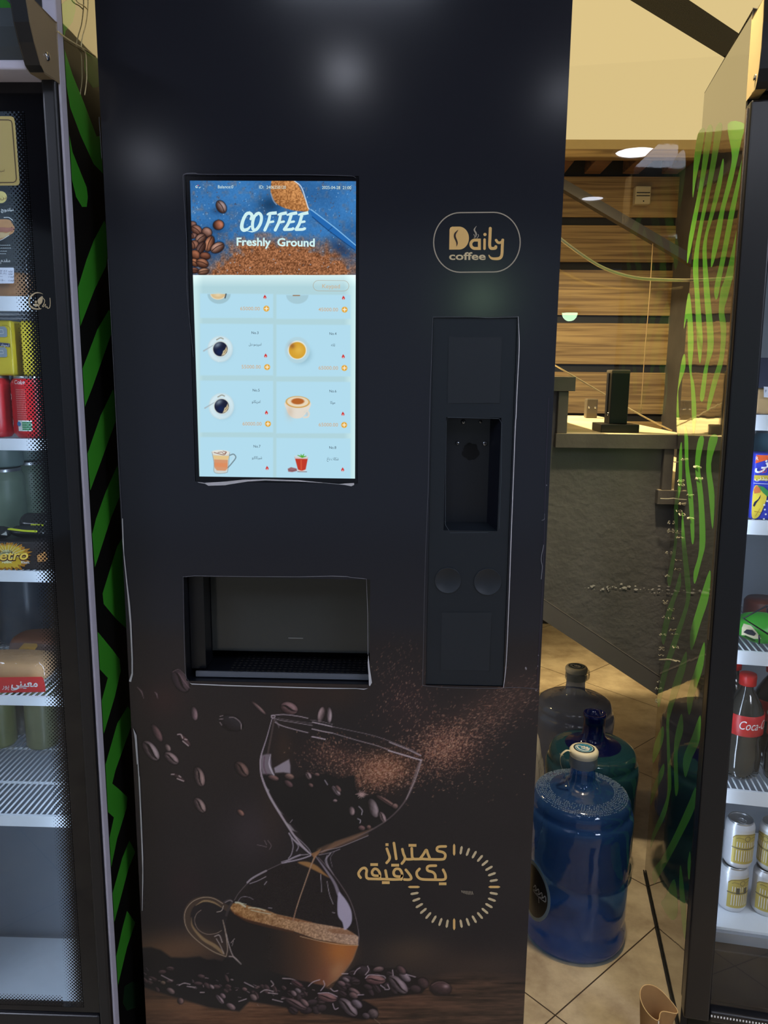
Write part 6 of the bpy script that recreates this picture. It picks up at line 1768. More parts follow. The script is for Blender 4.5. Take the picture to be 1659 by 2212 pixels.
half = lambda x, y, rx, ry: [(x + rx * math.cos(a), y + ry * math.sin(a)) for a in np.linspace(0, math.pi, 20)]
x, y = M1([(345, 188)])[0]
scn.poly(half(x, y, 25, 21), (160, 196, 208), 1, 2); scn.poly(half(x - 2, y, 17, 12), (226, 216, 190), 1, 1.5); scn.poly(half(x - 2, y, 15, 10), (214, 186, 138), 1, 1.5); scn.glow(x - 2, y + 2, 8, 4, (232, 214, 176), .8); scn.line([(x + 15, y), (x + 13, y + 8)], 3, (60, 66, 70), .8)
x, y = M1([(1046, 197)])[0]
scn.poly(half(x, y, 24, 19), (166, 202, 214), 1, 2); scn.line([(x - 9, y + .8), (x + 5, y + .8)], 2.2, (150, 100, 60), .9)
# cup 6
scn.poly(M2([(945, 240), (1155, 240), (1150, 310), (1120, 350), (1080, 385), (1020, 388), (975, 360), (950, 310)]), (226, 218, 206), 1, 1.5, True); scn.glow(*M2([(980, 330)])[0], 8, 14, (206, 186, 164), .6)
scn.line(M2([(1110, 330), (1130, 320), (1150, 345), (1140, 375), (1105, 380)]), 4, (222, 216, 204), 1); scn.ell(*M2([(1132, 350)])[0], 2.4, 4.4, 0, (190, 206, 212), 1)
scn.ell(*M2([(1050, 242)])[0], 26, 12.6, .03, (206, 150, 62), 1, 1.5); scn.ell(*M2([(1050, 240)])[0], 23.5, 11, .03, (230, 214, 186), 1, 1.5); scn.ell(*M2([(1050, 236)])[0], 14, 6.6, 0, (180, 100, 46), 1, 2)
# cup 7
scn.poly(M2([(282, 690), (440, 695), (425, 780), (422, 850), (410, 875), (330, 882), (300, 865), (300, 790), (288, 740)]), (206, 210, 206), 1, 1.5); scn.poly(M2([(300, 755), (425, 760), (420, 840), (400, 858), (325, 855), (305, 830)]), (212, 150, 112), 1, 1.5); scn.poly(M2([(300, 785), (422, 790), (420, 830), (302, 820)]), (222, 138, 92), .7, 3); scn.poly(M2([(290, 720), (436, 725), (425, 760), (300, 755)]), (226, 196, 140), 1, 1.5)
scn.ell(*M2([(360, 695)])[0], 20, 5.6, .03, (226, 226, 218), 1, 1); scn.line(M2([(300, 695), (340, 705), (390, 715), (410, 695)]), 1.3, (110, 50, 36), .9); scn.line(M2([(335, 695), (370, 690), (385, 705), (410, 690), (380, 683)]), 1.1, (110, 50, 36), .9)
scn.line(M2([(440, 720), (475, 710), (495, 740), (460, 790), (425, 830)]), 2.4, (110, 128, 136), .9); scn.line(M2([(450, 728), (480, 730), (450, 780)]), 1.2, (206, 222, 228), .9); scn.line(M2([(282, 690), (300, 790), (300, 865), (340, 882), (410, 875), (424, 850), (440, 695)]), 1, (130, 130, 126), .8)
# cup 8
scn.poly(M2([(1022, 735), (1142, 738), (1120, 850), (1090, 862), (1055, 858)]), (190, 60, 44), 1, 1.5); scn.poly(M2([(1020, 722), (1145, 726), (1140, 752), (1026, 750)]), (206, 216, 220), .9, 1.5); scn.line(M2([(1080, 765), (1082, 845)]), 3, (216, 96, 62), .7); scn.line(M2([(1050, 852), (1085, 862), (1120, 852)]), 2.4, (222, 214, 210), .9)
for p in ([(1090, 735), (1050, 720)], [(1090, 735), (1078, 712)], [(1090, 735), (1105, 710)], [(1090, 735), (1125, 728)]): scn.line(M2(p), [3.4, 1.4], (88, 170, 60), 1, sm=False)
scn.poly(M2([(960, 840), (990, 826), (1040, 838), (1045, 860), (1000, 870), (965, 866)]), (150, 106, 112), 1, 1.5); scn.line(M2([(1050, 866), (1130, 868)]), 1.6, (120, 90, 96), .8); scn.line(M2([(970, 850), (1000, 858), (1035, 850)]), 1, (96, 56, 66), .8)

DXA, DXB, DZA, DZB = -0.3452, -0.0832, 1.3305, 1.7995
YD = 0.004
xsd, zsd = np.linspace(DXA, DXB, 430), np.linspace(DZA, DZB, 760)
XX, ZZ = np.meshgrid(xsd, zsd)
V = np.stack([XX.ravel(), np.full(XX.size, YD), ZZ.ravel()], -1); pp = proj(V)
cols = L(np.clip(scn.sample(pp[:, 0], pp[:, 1]), 0, 255))
ii, jj = np.meshgrid(np.arange(len(xsd) - 1), np.arange(len(zsd) - 1)); a0 = (jj * len(xsd) + ii).ravel()
mb = MB(); mb.add(V, np.stack([a0, a0 + 1, a0 + 1 + len(xsd), a0 + len(xsd)], -1), attr_mat('screen_pixels', emis=1.0), False, cols)
DPL = lambda x, y: onY(x, y, YD - .0004)
DPL2 = lambda x, y: onY(x, y, YD - .0007)
SW = glow('pixel_white', (208, 240, 240)); SB = glow('pixel_black', (44, 56, 72)); SG = glow('pixel_tan', (206, 176, 140)); SGR = glow('pixel_grey', (176, 168, 148))
S1, S2_ = glow('pixel_pale', (214, 236, 226)), glow('pixel_red', (226, 60, 60))
text(mb, 'G', *H([(133, 190)])[0], 7, S1, DPL, bold=.03); ribbon(mb, H([(155, 165), (160, 170)]), 1.2, S2_, DPL, sm=False); ribbon(mb, H([(165, 185), (170, 192), (180, 182)]), .9, S1, DPL)
text(mb, 'Balance:0', *H([(335, 194)])[0], 9.5, S1, DPL, width=33, slope=0); text(mb, 'ID:', *H([(704, 196)])[0], 9.5, S1, DPL, slope=0); text(mb, '2406250120', *H([(770, 198)])[0], 9.5, S1, DPL, width=42, slope=0); text(mb, '2025-04-28  21:00', *H([(1268, 200)])[0], 9.5, S1, DPL, width=63, slope=.005)
# brush lettering COFFEE
CW = 5.6
for p, w in (([(628, 470), (640, 440), (622, 418), (590, 425), (560, 480), (548, 540), (565, 568), (600, 560), (625, 535)], [5, 7, 7, 7, 7, 8, 8, 6, 3]), ([(690, 420), (660, 450), (645, 510), (650, 560), (680, 562), (715, 510), (725, 450), (705, 418), (680, 424)], 6.5),
             ([(800, 440), (785, 500), (755, 568)], [6, 6.5, 6.5]), ([(790, 500), (830, 492)], 5), ([(895, 440), (880, 500), (848, 568)], [6, 6.5, 6.5]), ([(885, 500), (925, 492)], 5), ([(990, 440), (965, 510), (930, 562)], 6.5), ([(965, 500), (1015, 492)], 5), ([(930, 564), (990, 562), (1008, 555)], 6), ([(1085, 440), (1065, 510), (1035, 562)], 6.5), ([(1065, 500), (1110, 492)], 5), ([(1035, 564), (1090, 562), (1112, 555)], 6)):
    ribbon(mb, H(p), w, SW, DPL)
for p in ([(772, 432), (800, 420), (862, 414)], [(868, 432), (900, 424), (952, 414)], [(950, 434), (990, 424), (1045, 414)], [(1052, 432), (1090, 424), (1145, 412)]): ribbon(mb, H(p), [3, 6.5, 7], SW, DPL, caps=False)
ribbon(mb, H([(595, 577), (640, 583), (675, 577)]), [.5, 3, .5], SW, DPL)
text(mb, 'Freshly  Ground', *H([(502, 706)])[0], 24, SW, DPL, bold=.028, width=169, slope=.012)
text(mb, 'Keypad', *M1([(1270, 134)])[0], 12.5, SG, DPL, width=38); kp = []
for k in range(13): a = -math.pi / 2 + math.pi * k / 12; kp.append((1460 + 48 * math.cos(a), 114 + 47 * math.sin(a)))
for k in range(13): a = math.pi / 2 + math.pi * k / 12; kp.append((1236 + 48 * math.cos(a), 112 + 47 * math.sin(a)))
ribbon(mb, M1(kp), .9, SGR, DPL, sm=False, closed=True)
for Zf, lst in ((M1, [('65000.00', 535, 332, 175), ('45000.00', 1235, 341, 176), ('55000.00', 547, 854, 172), ('65000.00', 1237, 864, 174)]), (M2, [('60000.00', 556, 452, 170), ('65000.00', 1238, 460, 172)])):
    for s, x, y, w in lst: text(mb, s, *Zf([(x, y)])[0], 11, SG, DPL, width=w / 4.1475, bold=.006)
for Zf, lst in ((M1, [('No.3', 636, 545), ('No.4', 1334, 553), ('No.5', 646, 1060), ('No.6', 1334, 1068)]), (M2, [('No.7', 654, 650), ('No.8', 1332, 661)])):
    for s, x, y in lst: text(mb, s, *Zf([(x, y)])[0], 8, SB, DPL, width=15)
for Zf, lst in ((M1, [('اسپرسو دبل', 668, 648, 112), ('لاته', 1366, 656, 34)]), (M2, [('امریکانو', 677, 250, 76), ('موکا', 1364, 258, 42), ('شیرکاکایو', 685, 752, 90), ('شکلات داغ', 1364, 762, 104)])):
    for s, x, y, w in lst: text(mb, fa(s), *Zf([(x, y)])[0], 8.5, SB, DPL, width=w / 4.1475, align='c')
bz = MB()
bx0, bx1, bz0, bz1_ = SCR_[0] + .0005, SCR_[1] - .0005, SCR_[2] + .0005, SCR_[3] - .0005
BEZ = mat('bezel_black', (14, 14, 20), .15)
for a in ((bx0, DXA, bz0, bz1_), (DXB, bx1, bz0, bz1_), (DXA, DXB, bz0, DZA), (DXA, DXB, DZB, bz1_)): bz.box(a[0], a[1], .0015, .02, a[2], a[3], BEZ)
bezel = bz.build('screen_bezel', vm)
mb.build('menu_display', bezel)

# ---------------- white torn edges of the film
TORN = mat('film_white', (196, 194, 198), .6)
FP3 = lambda x, y: onY(x, y, -.0016)
mb = MB()
B2 = M2
area2(mb, B2([(150, 958), (215, 968), (235, 965), (400, 955), (560, 938), (760, 933), (1060, 942), (1280, 965), (1420, 978), (1470, 972), (1555, 968), (1555, 985), (1530, 997), (1470, 985), (1280, 968), (1060, 955), (760, 945), (600, 955), (440, 980), (400, 988), (250, 993), (220, 975), (165, 965)]), TORN, FP3)
mb.build('torn_film_edge', vm, label='white torn film strip under the screen')
mb = MB()
ribbon(mb, H([(30, 70), (60, 62), (130, 60), (205, 68), (600, 70), (1100, 72), (1500, 82), (1570, 98)]), [2.2, 2.6, 2.2, .8, .7, .7, 1.0, .7], mat('film_grey', (92, 92, 100), .6), FP3)
ribbon(mb, H([(30, 70), (22, 110), (38, 400), (55, 700), (62, 1161), (115, 1700)]), [2, .8, .7, .8, .7, .7], MATS['film_grey'], FP3)
mb.build('torn_film_edge', vm, label='thin grey film edge around the screen')
mb = MB(); C6 = zm(370, 1220, 3.606)
area2(mb, C6([(140, 918), (160, 925), (420, 936), (900, 950), (1200, 958), (1440, 962), (1500, 966), (1535, 962), (1500, 972), (1440, 966), (1200, 966), (900, 958), (440, 945), (160, 932)]), TORN, FP3)
area2(mb, C6([(1535, 700), (1545, 800), (1563, 918), (1548, 945), (1540, 940), (1536, 850), (1530, 760)]), TORN, FP3)
mb.build('torn_film_edge', vm, label='white torn film strip under the cup bay')
mb = MB()
ribbon(mb, C6([(90, 95), (180, 86), (600, 92), (1000, 94), (1250, 88), (1370, 92), (1395, 98), (1500, 108), (1520, 110), (1530, 380), (1532, 700)]), [.6, .7, .7, .8, 1.4, 1.2, .8, 1.0, .6, .9, 1], mat('film_pale', (130, 130, 136), .6), FP3, sm=False)
ribbon(mb, C6([(92, 95), (98, 400), (108, 820), (140, 915)]), .8, MATS['film_grey'], FP3)
mb.build('torn_film_edge', vm, label='thin film edge around the cup bay')
mb = MB(); C5 = zm(890, 860, 3.403)
ribbon(mb, B4([(1080, 1195), (1084, 1300), (1090, 1430), (1088, 1560), (1078, 1760), (1066, 2000), (1058, 2212)]) + C5([(760, 200), (745, 600), (728, 1050), (716, 1400), (700, 1800), (688, 2000), (672, 2130)]), [.8, 1.2, 1.8, 2, 1.9, 2, 2, 2, 1.9, 1.9, 1.7, 1.5, 1.4, 1.1], TORN, FP3)
ribbon(mb, B4([(215, 1200), (600, 1200), (800, 1208), (1000, 1200), (1082, 1194)]), .8, MATS['film_grey'], FP3)
ribbon(mb, B4([(212, 1205), (195, 1700), (178, 2212)]) + C5([(120, 600), (95, 1300), (78, 2110)]), .7, MATS['film_grey'], FP3)
ribbon(mb, C5([(78, 2112), (200, 2124), (400, 2132), (600, 2134), (672, 2130), (760, 2126), (925, 2138)]), .9, MATS['film_grey'], FP3)
mb.build('torn_film_edge', vm, label='thin white torn film edge beside the card panel')
mb = MB(); C3, C4 = zm(0, 1120, 3.95), zm(0, 1650, 3.936)
FPe = lambda x, y: onY(x, y, -.0018)
area2(mb, C3([(1040, 0), (1048, 0), (1060, 300), (1088, 560), (1110, 740), (1122, 900), (1134, 1200), (1134, 1330), (1118, 1395), (1100, 1390), (1122, 1320), (1122, 1200), (1108, 900), (1088, 660), (1062, 400), (1046, 200)]), TORN, FPe)
mb.build('torn_film_edge', vm, label='white strip of peeling film beside the cup bay height')
mb = MB()
area2(mb, C3([(1136, 1790), (1165, 1850), (1190, 2212)]) + C4([(1188, 100), (1205, 480), (1218, 800), (1218, 1000), (1211, 1250), (1207, 1250), (1210, 900), (1200, 640), (1186, 300), (1170, 0)]) + C3([(1168, 2100), (1150, 1880)]), TORN, FPe)
ribbon(mb, zm(0, 0, 3.95)([(845, 1000), (868, 1350)]), .9, MATS['film_grey'], FPe); ribbon(mb, zm(0, 560, 3.95)([(920, 0), (1000, 1500), (1040, 2212)]), .9, MATS['film_grey'], FPe)
mb.build('torn_film_edge', vm, label='long white strip of peeling film beside the hourglass picture')
mb = MB()
ribbon(mb, C5([(975, 850), (972, 890), (955, 898)]), 1.1, MATS['film_pale'], FP3); ribbon(mb, C5([(968, 1080), (950, 1180), (958, 1240), (950, 1330)]), 1.2, MATS['film_pale'], FP3); ribbon(mb, C5([(1005, 0), (985, 500), (975, 880), (960, 1400), (930, 1900), (920, 2130)]), .7, mat('film_purple', (66, 56, 76), .5), FP3)
for x, y in C5([(930, 1890), (925, 1970), (912, 2148), (840, 1985), (990, 640)]): mb.poly([FP3(x - 1.5, y), FP3(x, y - 2), FP3(x + 1.2, y + .5), FP3(x, y + 2)], MATS['film_pale'])
mb.build('chipped_edge', vm)

# ---------------- cup bay
x0, x1, z0, z1 = BAY
BAYB = mat('bay_black', (16, 18, 24), .3)
mb = MB(); dp = .16
mb.quad([(x0, .001, z0), (x0, dp, z0), (x0, dp, z1), (x0, .001, z1)], BAYB); mb.quad([(x1, .001, z0), (x1, dp, z0), (x1, dp, z1), (x1, .001, z1)], BAYB)
mb.quad([(x0, .001, z1), (x1, .001, z1), (x1, dp, z1), (x0, dp, z1)], BAYB); mb.quad([(x0, dp, z0), (x1, dp, z0), (x1, dp, z1), (x0, dp, z1)], BAYB); mb.quad([(x0, .001, z0), (x1, .001, z0), (x1, dp, z0), (x0, dp, z0)], BAYB)
bay = mb.build('cup_bay', vm)
zl_ = onY(600, 1452, .02)[2]
mb = MB(); mb.box(x0 + .012, x1 - .0005, .018, .15, z0 + .002, zl_ - .003, BAYB); mb.box(x0 + .012, x1 - .0005, .016, .02, z0 + .002, zl_, mat('bay_edge', (96, 100, 108), .35))
mb.build('drip_tray', bay)
mb = MB(); C = lambda x, y: onZ(x, y, zl_ + .0005)
for i in range(26):
    for j in range(7): mb.disc((x1 - .012 - i * .0095, .03 + j * .012, zl_ - .002), .0028, GROOVE, (0, 0, 1), 10)
mb.build('tray_holes', bay)
mb = MB(); fx0 = onY(518, 1450, .06)[0]
mb.box(x0 + .028, x1 - .001, .075, .079, zl_ + .018, z1 - .002, mat('bay_flap', (46, 50, 50), .14, spec=.7)); mb.box(x0 + .001, x0 + .027, .03, .08, zl_, z1 - .002, BAYB)
fl_ = mb.build('flap_door', bay)
mb = MB(); mb.box(onY(622, 1379.5, .07)[0], onY(654, 1379.5, .07)[0], .0735, .0755, onY(640, 1381, .07)[2], onY(640, 1379.5, .07)[2], mat('flap_line', (120, 120, 116), .3)); mb.build('flap_catch', fl_)

# ---------------- card panel
x0, x1, z0, z1 = CRD
CARD = mat('card_panel_slate', (22, 29, 37), .42); CARD2 = mat('card_plate_slate', (27, 33, 40), .5)
YC = .0025
rc_ = [onY(*q, YC) for q in C5([(252, 140), (657, 150), (642, 972), (245, 972)])]
rx0, rx1, rz0, rz1 = rc_[0][0], rc_[1][0], rc_[3][2], rc_[0][2]
mb = MB()
for a in ((x0, rx0, z0, z1), (rx1, x1, z0, z1), (rx0, rx1, z0, rz0), (rx0, rx1, rz1, z1)): mb.box(a[0] + (0.0004 if a[0] == x0 else 0), a[1] - (0.0004 if a[1] == x1 else 0), YC, .012, a[2] + (.0004 if a[2] == z0 else 0), a[3] - (.0004 if a[3] == z1 else 0), CARD)
cp = mb.build('card_panel', vm)
mb = MB(); dd = .05; RB = mat('recess_black', (15, 18, 28), .4)
bx0_, bx1_ = rx0 + .004, rx1 - .013
mb.quad([(rx0, YC, rz0), (bx0_, dd, rz0 + .006), (bx0_, dd, rz1 - .002), (rx0, YC, rz1)], RB); mb.quad([(rx1, YC, rz0), (bx1_, dd, rz0 + .006), (bx1_, dd, rz1 - .002), (rx1, YC, rz1)], RB)
mb.quad([(rx0, YC, rz1), (rx1, YC, rz1), (bx1_, dd, rz1 - .002), (bx0_, dd, rz1 - .002)], RB); mb.quad([(bx0_, dd, rz0 + .006), (bx1_, dd, rz0 + .006), (bx1_, dd, rz1 - .002), (bx0_, dd, rz1 - .002)], RB); mb.quad([(rx0, YC, rz0), (rx1, YC, rz0), (bx1_, dd, rz0 + .006), (bx0_, dd, rz0 + .006)], CARD)
rec = mb.build('reader_recess', cp)
RP = lambda x, y: onY(x, y, dd - .0006)
mb = MB(); hc_ = C5([(432, 394)])[0]
mb.poly([RP(hc_[0] + (18 + 1.6 * math.sin(5 * a) + random.uniform(-1, 1)) * math.cos(a), hc_[1] + (18.5 + 1.2 * math.cos(7 * a) + random.uniform(-1, 1)) * math.sin(a)) for a in np.linspace(0, 6.283, 40, endpoint=False)], mat('hole_black', (4, 4, 8), .9)); mb.build('cable_hole', rec)
SCRW = mat('screw_steel', (150, 154, 160), .25, metal=.9)
for x, y, r in ((377, 174, 19), (503, 174, 14), (335, 330, 16), (536, 333, 21)):
    px, py = C5([(x, y)])[0]; p = onY(px, py, dd); rr = r / 3.403 / FPX * 1.32
    mb = MB(); mb.lathe([(0, .0035), (rr * .55, .0032), (rr * .9, .0018), (rr, 0)], p, SCRW, 20, Matrix.Rotation(math.pi / 2, 4, 'X')); s_ = mb.build('screw', rec)
    mb = MB(); mb.disc((p[0], p[1] - .0037, p[2]), rr * .35, GROOVE, (0, -1, 0), 6); mb.build('socket', s_)
mb = MB(); RL = mat('recess_line', (70, 78, 86), .5)
CPp = lambda x, y: onY(x, y, YC - .0004)
ribbon(mb, C5([(252, 180), (262, 142), (640, 150), (660, 185), (655, 600), (640, 960)]), .8, RL, CPp, sm=False); ribbon(mb, C5([(254, 180), (247, 500), (245, 930), (270, 970)]), .7, RL, CPp, sm=False); ribbon(mb, C5([(280, 990), (560, 988)]), .8, RL, CPp, sm=False)
mb.build('recess_rim', cp)
for (x, y, r), lb in (((264, 1340, 95), None), ((556, 1350, 99), None)):
    px, py = C5([(x, y)])[0]; p = onY(px, py, YC); rr = r / 3.403 / FPX * 1.36
    mb = MB(); mb.lathe([(0, .0012), (rr * .93, .0012), (rr * .97, .0022), (rr, .0016), (rr, 0)], p, CARD2, 40, Matrix.Rotation(math.pi / 2, 4, 'X')); mb.build('round_cap', cp)
for q in (B4([(375, 1405), (912, 1407), (892, 2075), (362, 2073)]), C5([(218, 1576), (584, 1576), (568, 2002), (212, 1998)])):
    P = [onY(px, py, YC - .0003) for px, py in q]
    mb = MB(); mb.prism([(p[0], YC - .0008, p[2]) for p in P], (0, .0008, 0), CARD2); mb.build('blank_plate', cp, .0004)


# ================================================================== WATER BOTTLES, BAG, CUP
def bottle_mat(name, tint, body, k=.4, tr=.5):
    return glassy(name, tint, body=k, bodycol=body, rough=.07, ior=1.5, bump=.08, tr=tr)


BL1 = bottle_mat('bottle_blue', (0.36, 0.58, 0.92), (0.06, 0.18, 0.50), .36)
BL2 = bottle_mat('bottle_teal', (0.26, 0.48, 0.60), (0.04, 0.17, 0.24), .44)
BL3 = bottle_mat('bottle_grey_blue', (0.52, 0.60, 0.80), (0.30, 0.37, 0.58), .5)
DEEP = bottle_mat('bottle_deep_blue', (0.06, 0.09, 0.5), (0.012, 0.02, 0.16), .5)
CAPW = mat('cap_white', (222, 214, 190), .5); RINGT = glassy('cap_sleeve', (.82, .84, .84), body=.5, bodycol=(.42, .44, .44), rough=.2)


def water_bottle(name, label, x, y, H, r, m, neckm, capped, tab, scale_label=False):
    t = thing('water_bottle', label, 'water bottle', (x, y, 0), 0, 'large blue water bottles on the floor')
    zs_ = H - .105
    prof = [(r * .55, .012), (r * .80, .002), (r * .92, 0), (r * .985, .012), (r, .03), (r * .985, .05), (r * .955, .062), (r * .955, .075), (r * .975, .088), (r * .975, zs_ * .46), (r * .968, zs_ * .47), (r * .968, zs_ * .50), (r * .975, zs_ * .51), (r * .975, zs_ * .70), (r * .985, zs_ * .75), (r, zs_ * .80), (r * 1.0, zs_ * .86), (r * .97, zs_ * .89), (r * .925, zs_ * .90), (r * .935, zs_ * .925), (r * .93, zs_ * .95), (r * .88, zs_ * .985), (r * .80, zs_ * 1.0), (r * .60, zs_ * 1.012)]
    mb = MB(); mb.lathe(prof, (x, y, 0), m, 64); mb.lathe([(0, .025), (r * .3, .022), (r * .55, .012)], (x, y, 0), m, 64)
    mb.build('body', t)
    mb = MB(); zt_ = zs_ * 1.012
    mb.lathe([(r * .60, zt_), (r * .48, zt_ + .006), (r * .34, zt_ + .014), (r * .25, zt_ + .03), (r * .235, zt_ + .05), (r * .235, H - .012), (r * .25, H - .010), (r * .25, H - .004), (r * .235, H)], (x, y, 0), neckm, 40); mb.build('neck', t)
    # embossed band of small studs on the shoulder
    mb = MB(); vs, fs = [], []
    for ri, rad in enumerate(np.linspace(r * .62, r * .86, 8)):
        n = int(2 * math.pi * rad / .0062); zz_ = np.interp(rad, [r * .6, r * .8, r * .88], [zt_, zs_, zs_ * .985])
        for k in range(n):
            if random.random() < .12: continue
            a = 2 * math.pi * (k + (ri % 2) * .5 + random.uniform(-.2, .2)) / n; cx_, cy_ = x + rad * math.cos(a), y + rad * math.sin(a)
            b0 = len(vs); vs += [(cx_ + .0021 * math.cos(w), cy_ + .0021 * math.sin(w), zz_ + .0003) for w in np.linspace(0, 6.283, 6, endpoint=False)] + [(cx_, cy_, zz_ + .0022)]
            fs += [(b0 + i, b0 + (i + 1) % 6, b0 + 6) for i in range(6)]
    if name == 'front': mb.add(vs, fs, bottle_mat('bottle_studs', (.5, .6, .75), (.24, .34, .44), .6), True); mb.build('embossed_band', t)
    if capped:
        mb = MB(); rc = r * .262
        mb.lathe([(rc, H - .006), (rc * 1.05, H), (rc * 1.05, H + .008), (rc * .95, H + .013), (rc * .8, H + .014), (0, H + .014)], (x, y, 0), CAPW, 40); cap = mb.build('cap', t)
        mb = MB(); mb.lathe([(rc * 1.0, H - .006), (rc * 1.02, H - .03), (rc * .985, H - .034)], (x, y, 0), RINGT, 40); mb.build('sleeve', cap)
        mb = MB(); rl = rc * .76; zc_ = H + .0145
        mb.disc((x, y, zc_), rl, mat('cap_sticker_navy', (24, 44, 62), .4), (0, 0, 1), 32)
        CP = lambda u, v, o=.0004: (x + u * rl, y + v * rl, zc_ + o)
        mb.poly([CP(.86 * math.cos(a), .86 * math.sin(a)) for a in np.linspace(0, 6.283, 28, endpoint=False)], mat('cap_sticker_ring', (176, 200, 206), .4)); mb.poly([CP(.78 * math.cos(a), .78 * math.sin(a), .0006) for a in np.linspace(0, 6.283, 28, endpoint=False)], mat('cap_sticker_blue', (44, 122, 156), .4) if name == 'front' else mat('cap_sticker_dark', (26, 50, 70), .4))
        IW = MATS['ink_white']; CQ = lambda u, v: CP(u, v, .0009)
        for p, w in (([(-.6, .35), (-.35, .4), (-.1, .25)], .12), ([(-.65, .2), (-.5, -.3), (-.1, -.6), (.3, -.5)], .14), ([(-.2, .1), (.1, .3), (.0, -.05), (.35, .15), (.2, -.25), (.5, -.1)], .13), ([(-.25, -.1), (.1, -.3), (.4, -.35)], .12)): ribbon(mb, p, w, IW, CQ)
        mb.build('sticker', cap)
        mb = MB()
        if tab == 'strip':
            pts = smooth([(x - rc * .9, y - .004, H + .006), (x - rc * 1.35, y - .008, H + .010), (x - rc * 1.75, y - .012, H - .004), (x - rc * 1.72, y - .02, H - .028), (x - rc * 1.35, y - .03, H - .052), (x - rc * 1.15, y - .034, H - .078)], 6)
            vs = []
            for i, p in enumerate(pts): w = .006 if i < 12 else .0042; vs += [(p[0], p[1] - w, p[2] + .001), (p[0], p[1] + w, p[2] - .001)]
            mb.add(vs, [(2 * i, 2 * i + 1, 2 * i + 3, 2 * i + 2) for i in range(len(pts) - 1)], CAPW, True)
        else:
            pts = [(x + rc * 1.28 * math.cos(a), y + rc * 1.28 * math.sin(a)) for a in np.linspace(-2.4, .75, 16)] + [(x + rc * 1.0 * math.cos(.95), y + rc * math.sin(.95))]
            vs = []
            for i, p in enumerate(pts): vs += [(p[0], p[1], H - .030 + .012 * i / 16), (p[0], p[1], H - .008 + .008 * i / 16)]
            mb.add(vs, [(2 * i, 2 * i + 1, 2 * i + 3, 2 * i + 2) for i in range(len(pts) - 1)], RINGT, True)
        mb.build('tear_strip', cap)
    else:
        mb = MB(); mb.lathe([(r * .235, H), (r * .215, H), (r * .215, H - .04)], (x, y, 0), DEEP, 40); mb.build('mouth_rim', t)
    if scale_label:
        mb = MB(); S = around((x, y, 0), r * .976, 0, math.radians(-90))
        lc = (math.radians(-66) * r, .155)
        for (rx, ry, m_, o) in ((.062, .082, mat('label_silver', (120, 146, 166), .4), .0008), (.054, .072, mat('label_black', (16, 18, 26), .35), .0014)):
            vs = []
            rings = 6; seg = 36
            vs.append(S(lc[0], lc[1], o))
            for i in range(1, rings + 1):
                for k in range(seg): a = 2 * math.pi * k / seg; vs.append(S(lc[0] + rx * i / rings * math.cos(a), lc[1] + ry * i / rings * math.sin(a), o))
            fs = [(0, 1 + k, 1 + (k + 1) % seg) for k in range(seg)] + [(1 + (i - 1) * seg + k, 1 + i * seg + k, 1 + i * seg + (k + 1) % seg, 1 + (i - 1) * seg + (k + 1) % seg) for i in range(1, rings) for k in range(seg)]
            mb.add(vs, fs, m_, True)
        IG = mat('label_ink', (170, 176, 184), .4)
        LP = lambda u, v: S(lc[0] + u, lc[1] - v, .002)
        for k in range(4): ribbon(mb, [(.002 + k * .012, -.012 + k * .003), (.010 + k * .012, -.022 + k * .003), (.012 + k * .012, -.008 + k * .003), (.004 + k * .012, -.006 + k * .003)], .0026, IG, LP)
        ribbon(mb, [(.0, -.002), (.02, .002), (.046, .004)], .002, IG, LP); ribbon(mb, [(.024, .004), (.026, .018)], .002, IG, LP)
        mb.build('label', t)
    return t


BR_ = .137
water_bottle('front', 'bright blue water bottle with white cap, hanging tear strip and round black label', .483, .632, .525, BR_, BL1, BL1, True, 'strip', True)
water_bottle('mid', 'dark teal open water bottle without a cap, between the two capped bottles', .578, .905, .515, BR_, BL2, DEEP, False, None)
water_bottle('back', 'pale grey blue water bottle with white cap, standing under the stairs', .603, 1.272, .505, BR_, BL3, BL3, True, 'loop')

# clear plastic bag behind the machine corner
BAG = glassy('bag_clear', (.9, .9, .88), body=.55, bodycol=(.9, .82, .7), rough=.12, bump=.9)
cx_, cy_ = .352, .875
mb = MB()
mb.sphere((cx_, cy_, .25), .078, .078, .25, BAG, 40, 28, lambda p, q: q * (1 + .10 * math.sin(5 * p[0] + 9 * p[2]) * math.cos(6 * p[1] - 4 * p[2]) + .05 * math.sin(17 * p[0] + 11 * p[2])))
tag(mb.build('plastic_bag'), 'crumpled clear plastic bag squeezed between the coffee machine and the water bottles', 'plastic bag')

# kraft paper cup lying crushed on the tiles
KR = mat('kraft_brown', (150, 112, 66), .8, var=.12, scale=60); KRI = mat('kraft_inside', (178, 134, 82), .8, var=.1, scale=60)
base = onZ(1408, 2290, 0.0)
t = thing('paper_cup', 'crushed brown paper cup on the floor tiles beside the striped cooler side', 'paper cup', (base[0], base[1], 0))
nseg, nr = 48, 14
top = onY(1415, 2168, base[1])[2]
rim = .036


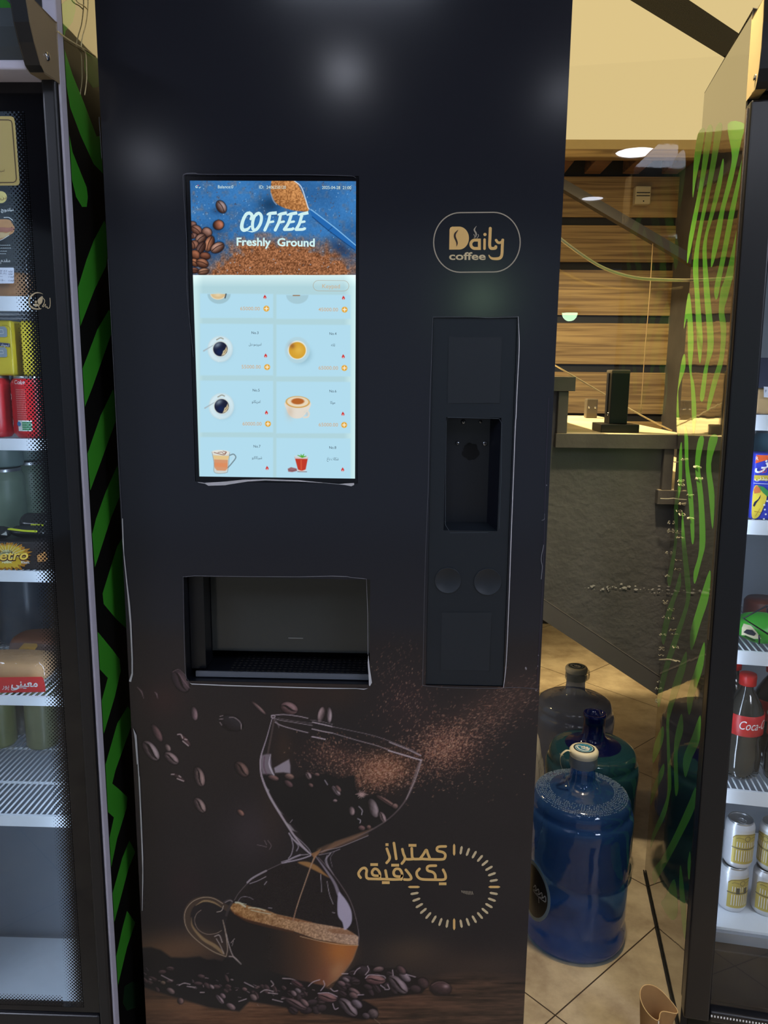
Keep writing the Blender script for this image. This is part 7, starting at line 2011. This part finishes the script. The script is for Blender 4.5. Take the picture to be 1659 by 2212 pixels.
def cup_pt(a, s, ins=0.0):
    r = (.024 + (rim - .024) * s) - ins
    x, y = r * math.cos(a), r * math.sin(a)
    k = max(0, math.cos(a - .12)) ** 10 * s ** 2
    x += .014 * k
    dent = max(0, math.cos(a + .95)) ** 6 * s ** 1.5
    x -= .020 * dent * .5; y += .026 * dent
    z = .001 + ins + (top - .001 - ins) * s + .018 * s * s * math.cos(a - 2.2) - .012 * k
    return (base[0] + x, base[1] + y, z)


mb = MB(); vs = [cup_pt(2 * math.pi * k / nseg, i / nr) for i in range(nr + 1) for k in range(nseg)]
mb.add(vs, [(i * nseg + k, i * nseg + (k + 1) % nseg, (i + 1) * nseg + (k + 1) % nseg, (i + 1) * nseg + k) for i in range(nr) for k in range(nseg)] + [tuple(range(nseg))], KR, True)
vs = [cup_pt(2 * math.pi * k / nseg, i / nr, .0012) for i in range(nr + 1) for k in range(nseg)]
mb.add(vs, [(i * nseg + k, i * nseg + (k + 1) % nseg, (i + 1) * nseg + (k + 1) % nseg, (i + 1) * nseg + k) for i in range(nr) for k in range(nseg)], KRI, True)
mb.build('cup', t)
mb = MB(); a = -1.62
mb.tube([cup_pt(a, s, -.0012) for s in np.linspace(.02, .99, 12)], .0013, mat('seam_white', (216, 206, 186), .7), 6); mb.build('seam', t)
mb = MB(); mb.tube([cup_pt(2 * math.pi * k / 48, 1.0, .0004) for k in range(49)], .0012, mat('rim_tan', (196, 160, 106), .7), 6, cap=False); mb.build('rim', t)

# greenish lamp hanging far back in the shop
p = np.array([.65, -5.72, 2.24])
t = thing('pendant_lamp', 'hanging lamp with greenish light far back in the shop', 'pendant lamp', tuple(p), 0)
mb = MB(); mb.tube([p + (0, 0, .05), (p[0], p[1], 2.72)], .004, BLACK, 8); mb.build('cord', t)
mb = MB(); mb.lathe([(.03, .06), (.10, .02), (.13, -.03)], p, BLACK, 32); mb.build('shade', t)
mb = MB(); mb.sphere(p + (0, 0, -.03), .085, .085, .085, GREENL, 24, 14); mb.build('bulb', t)
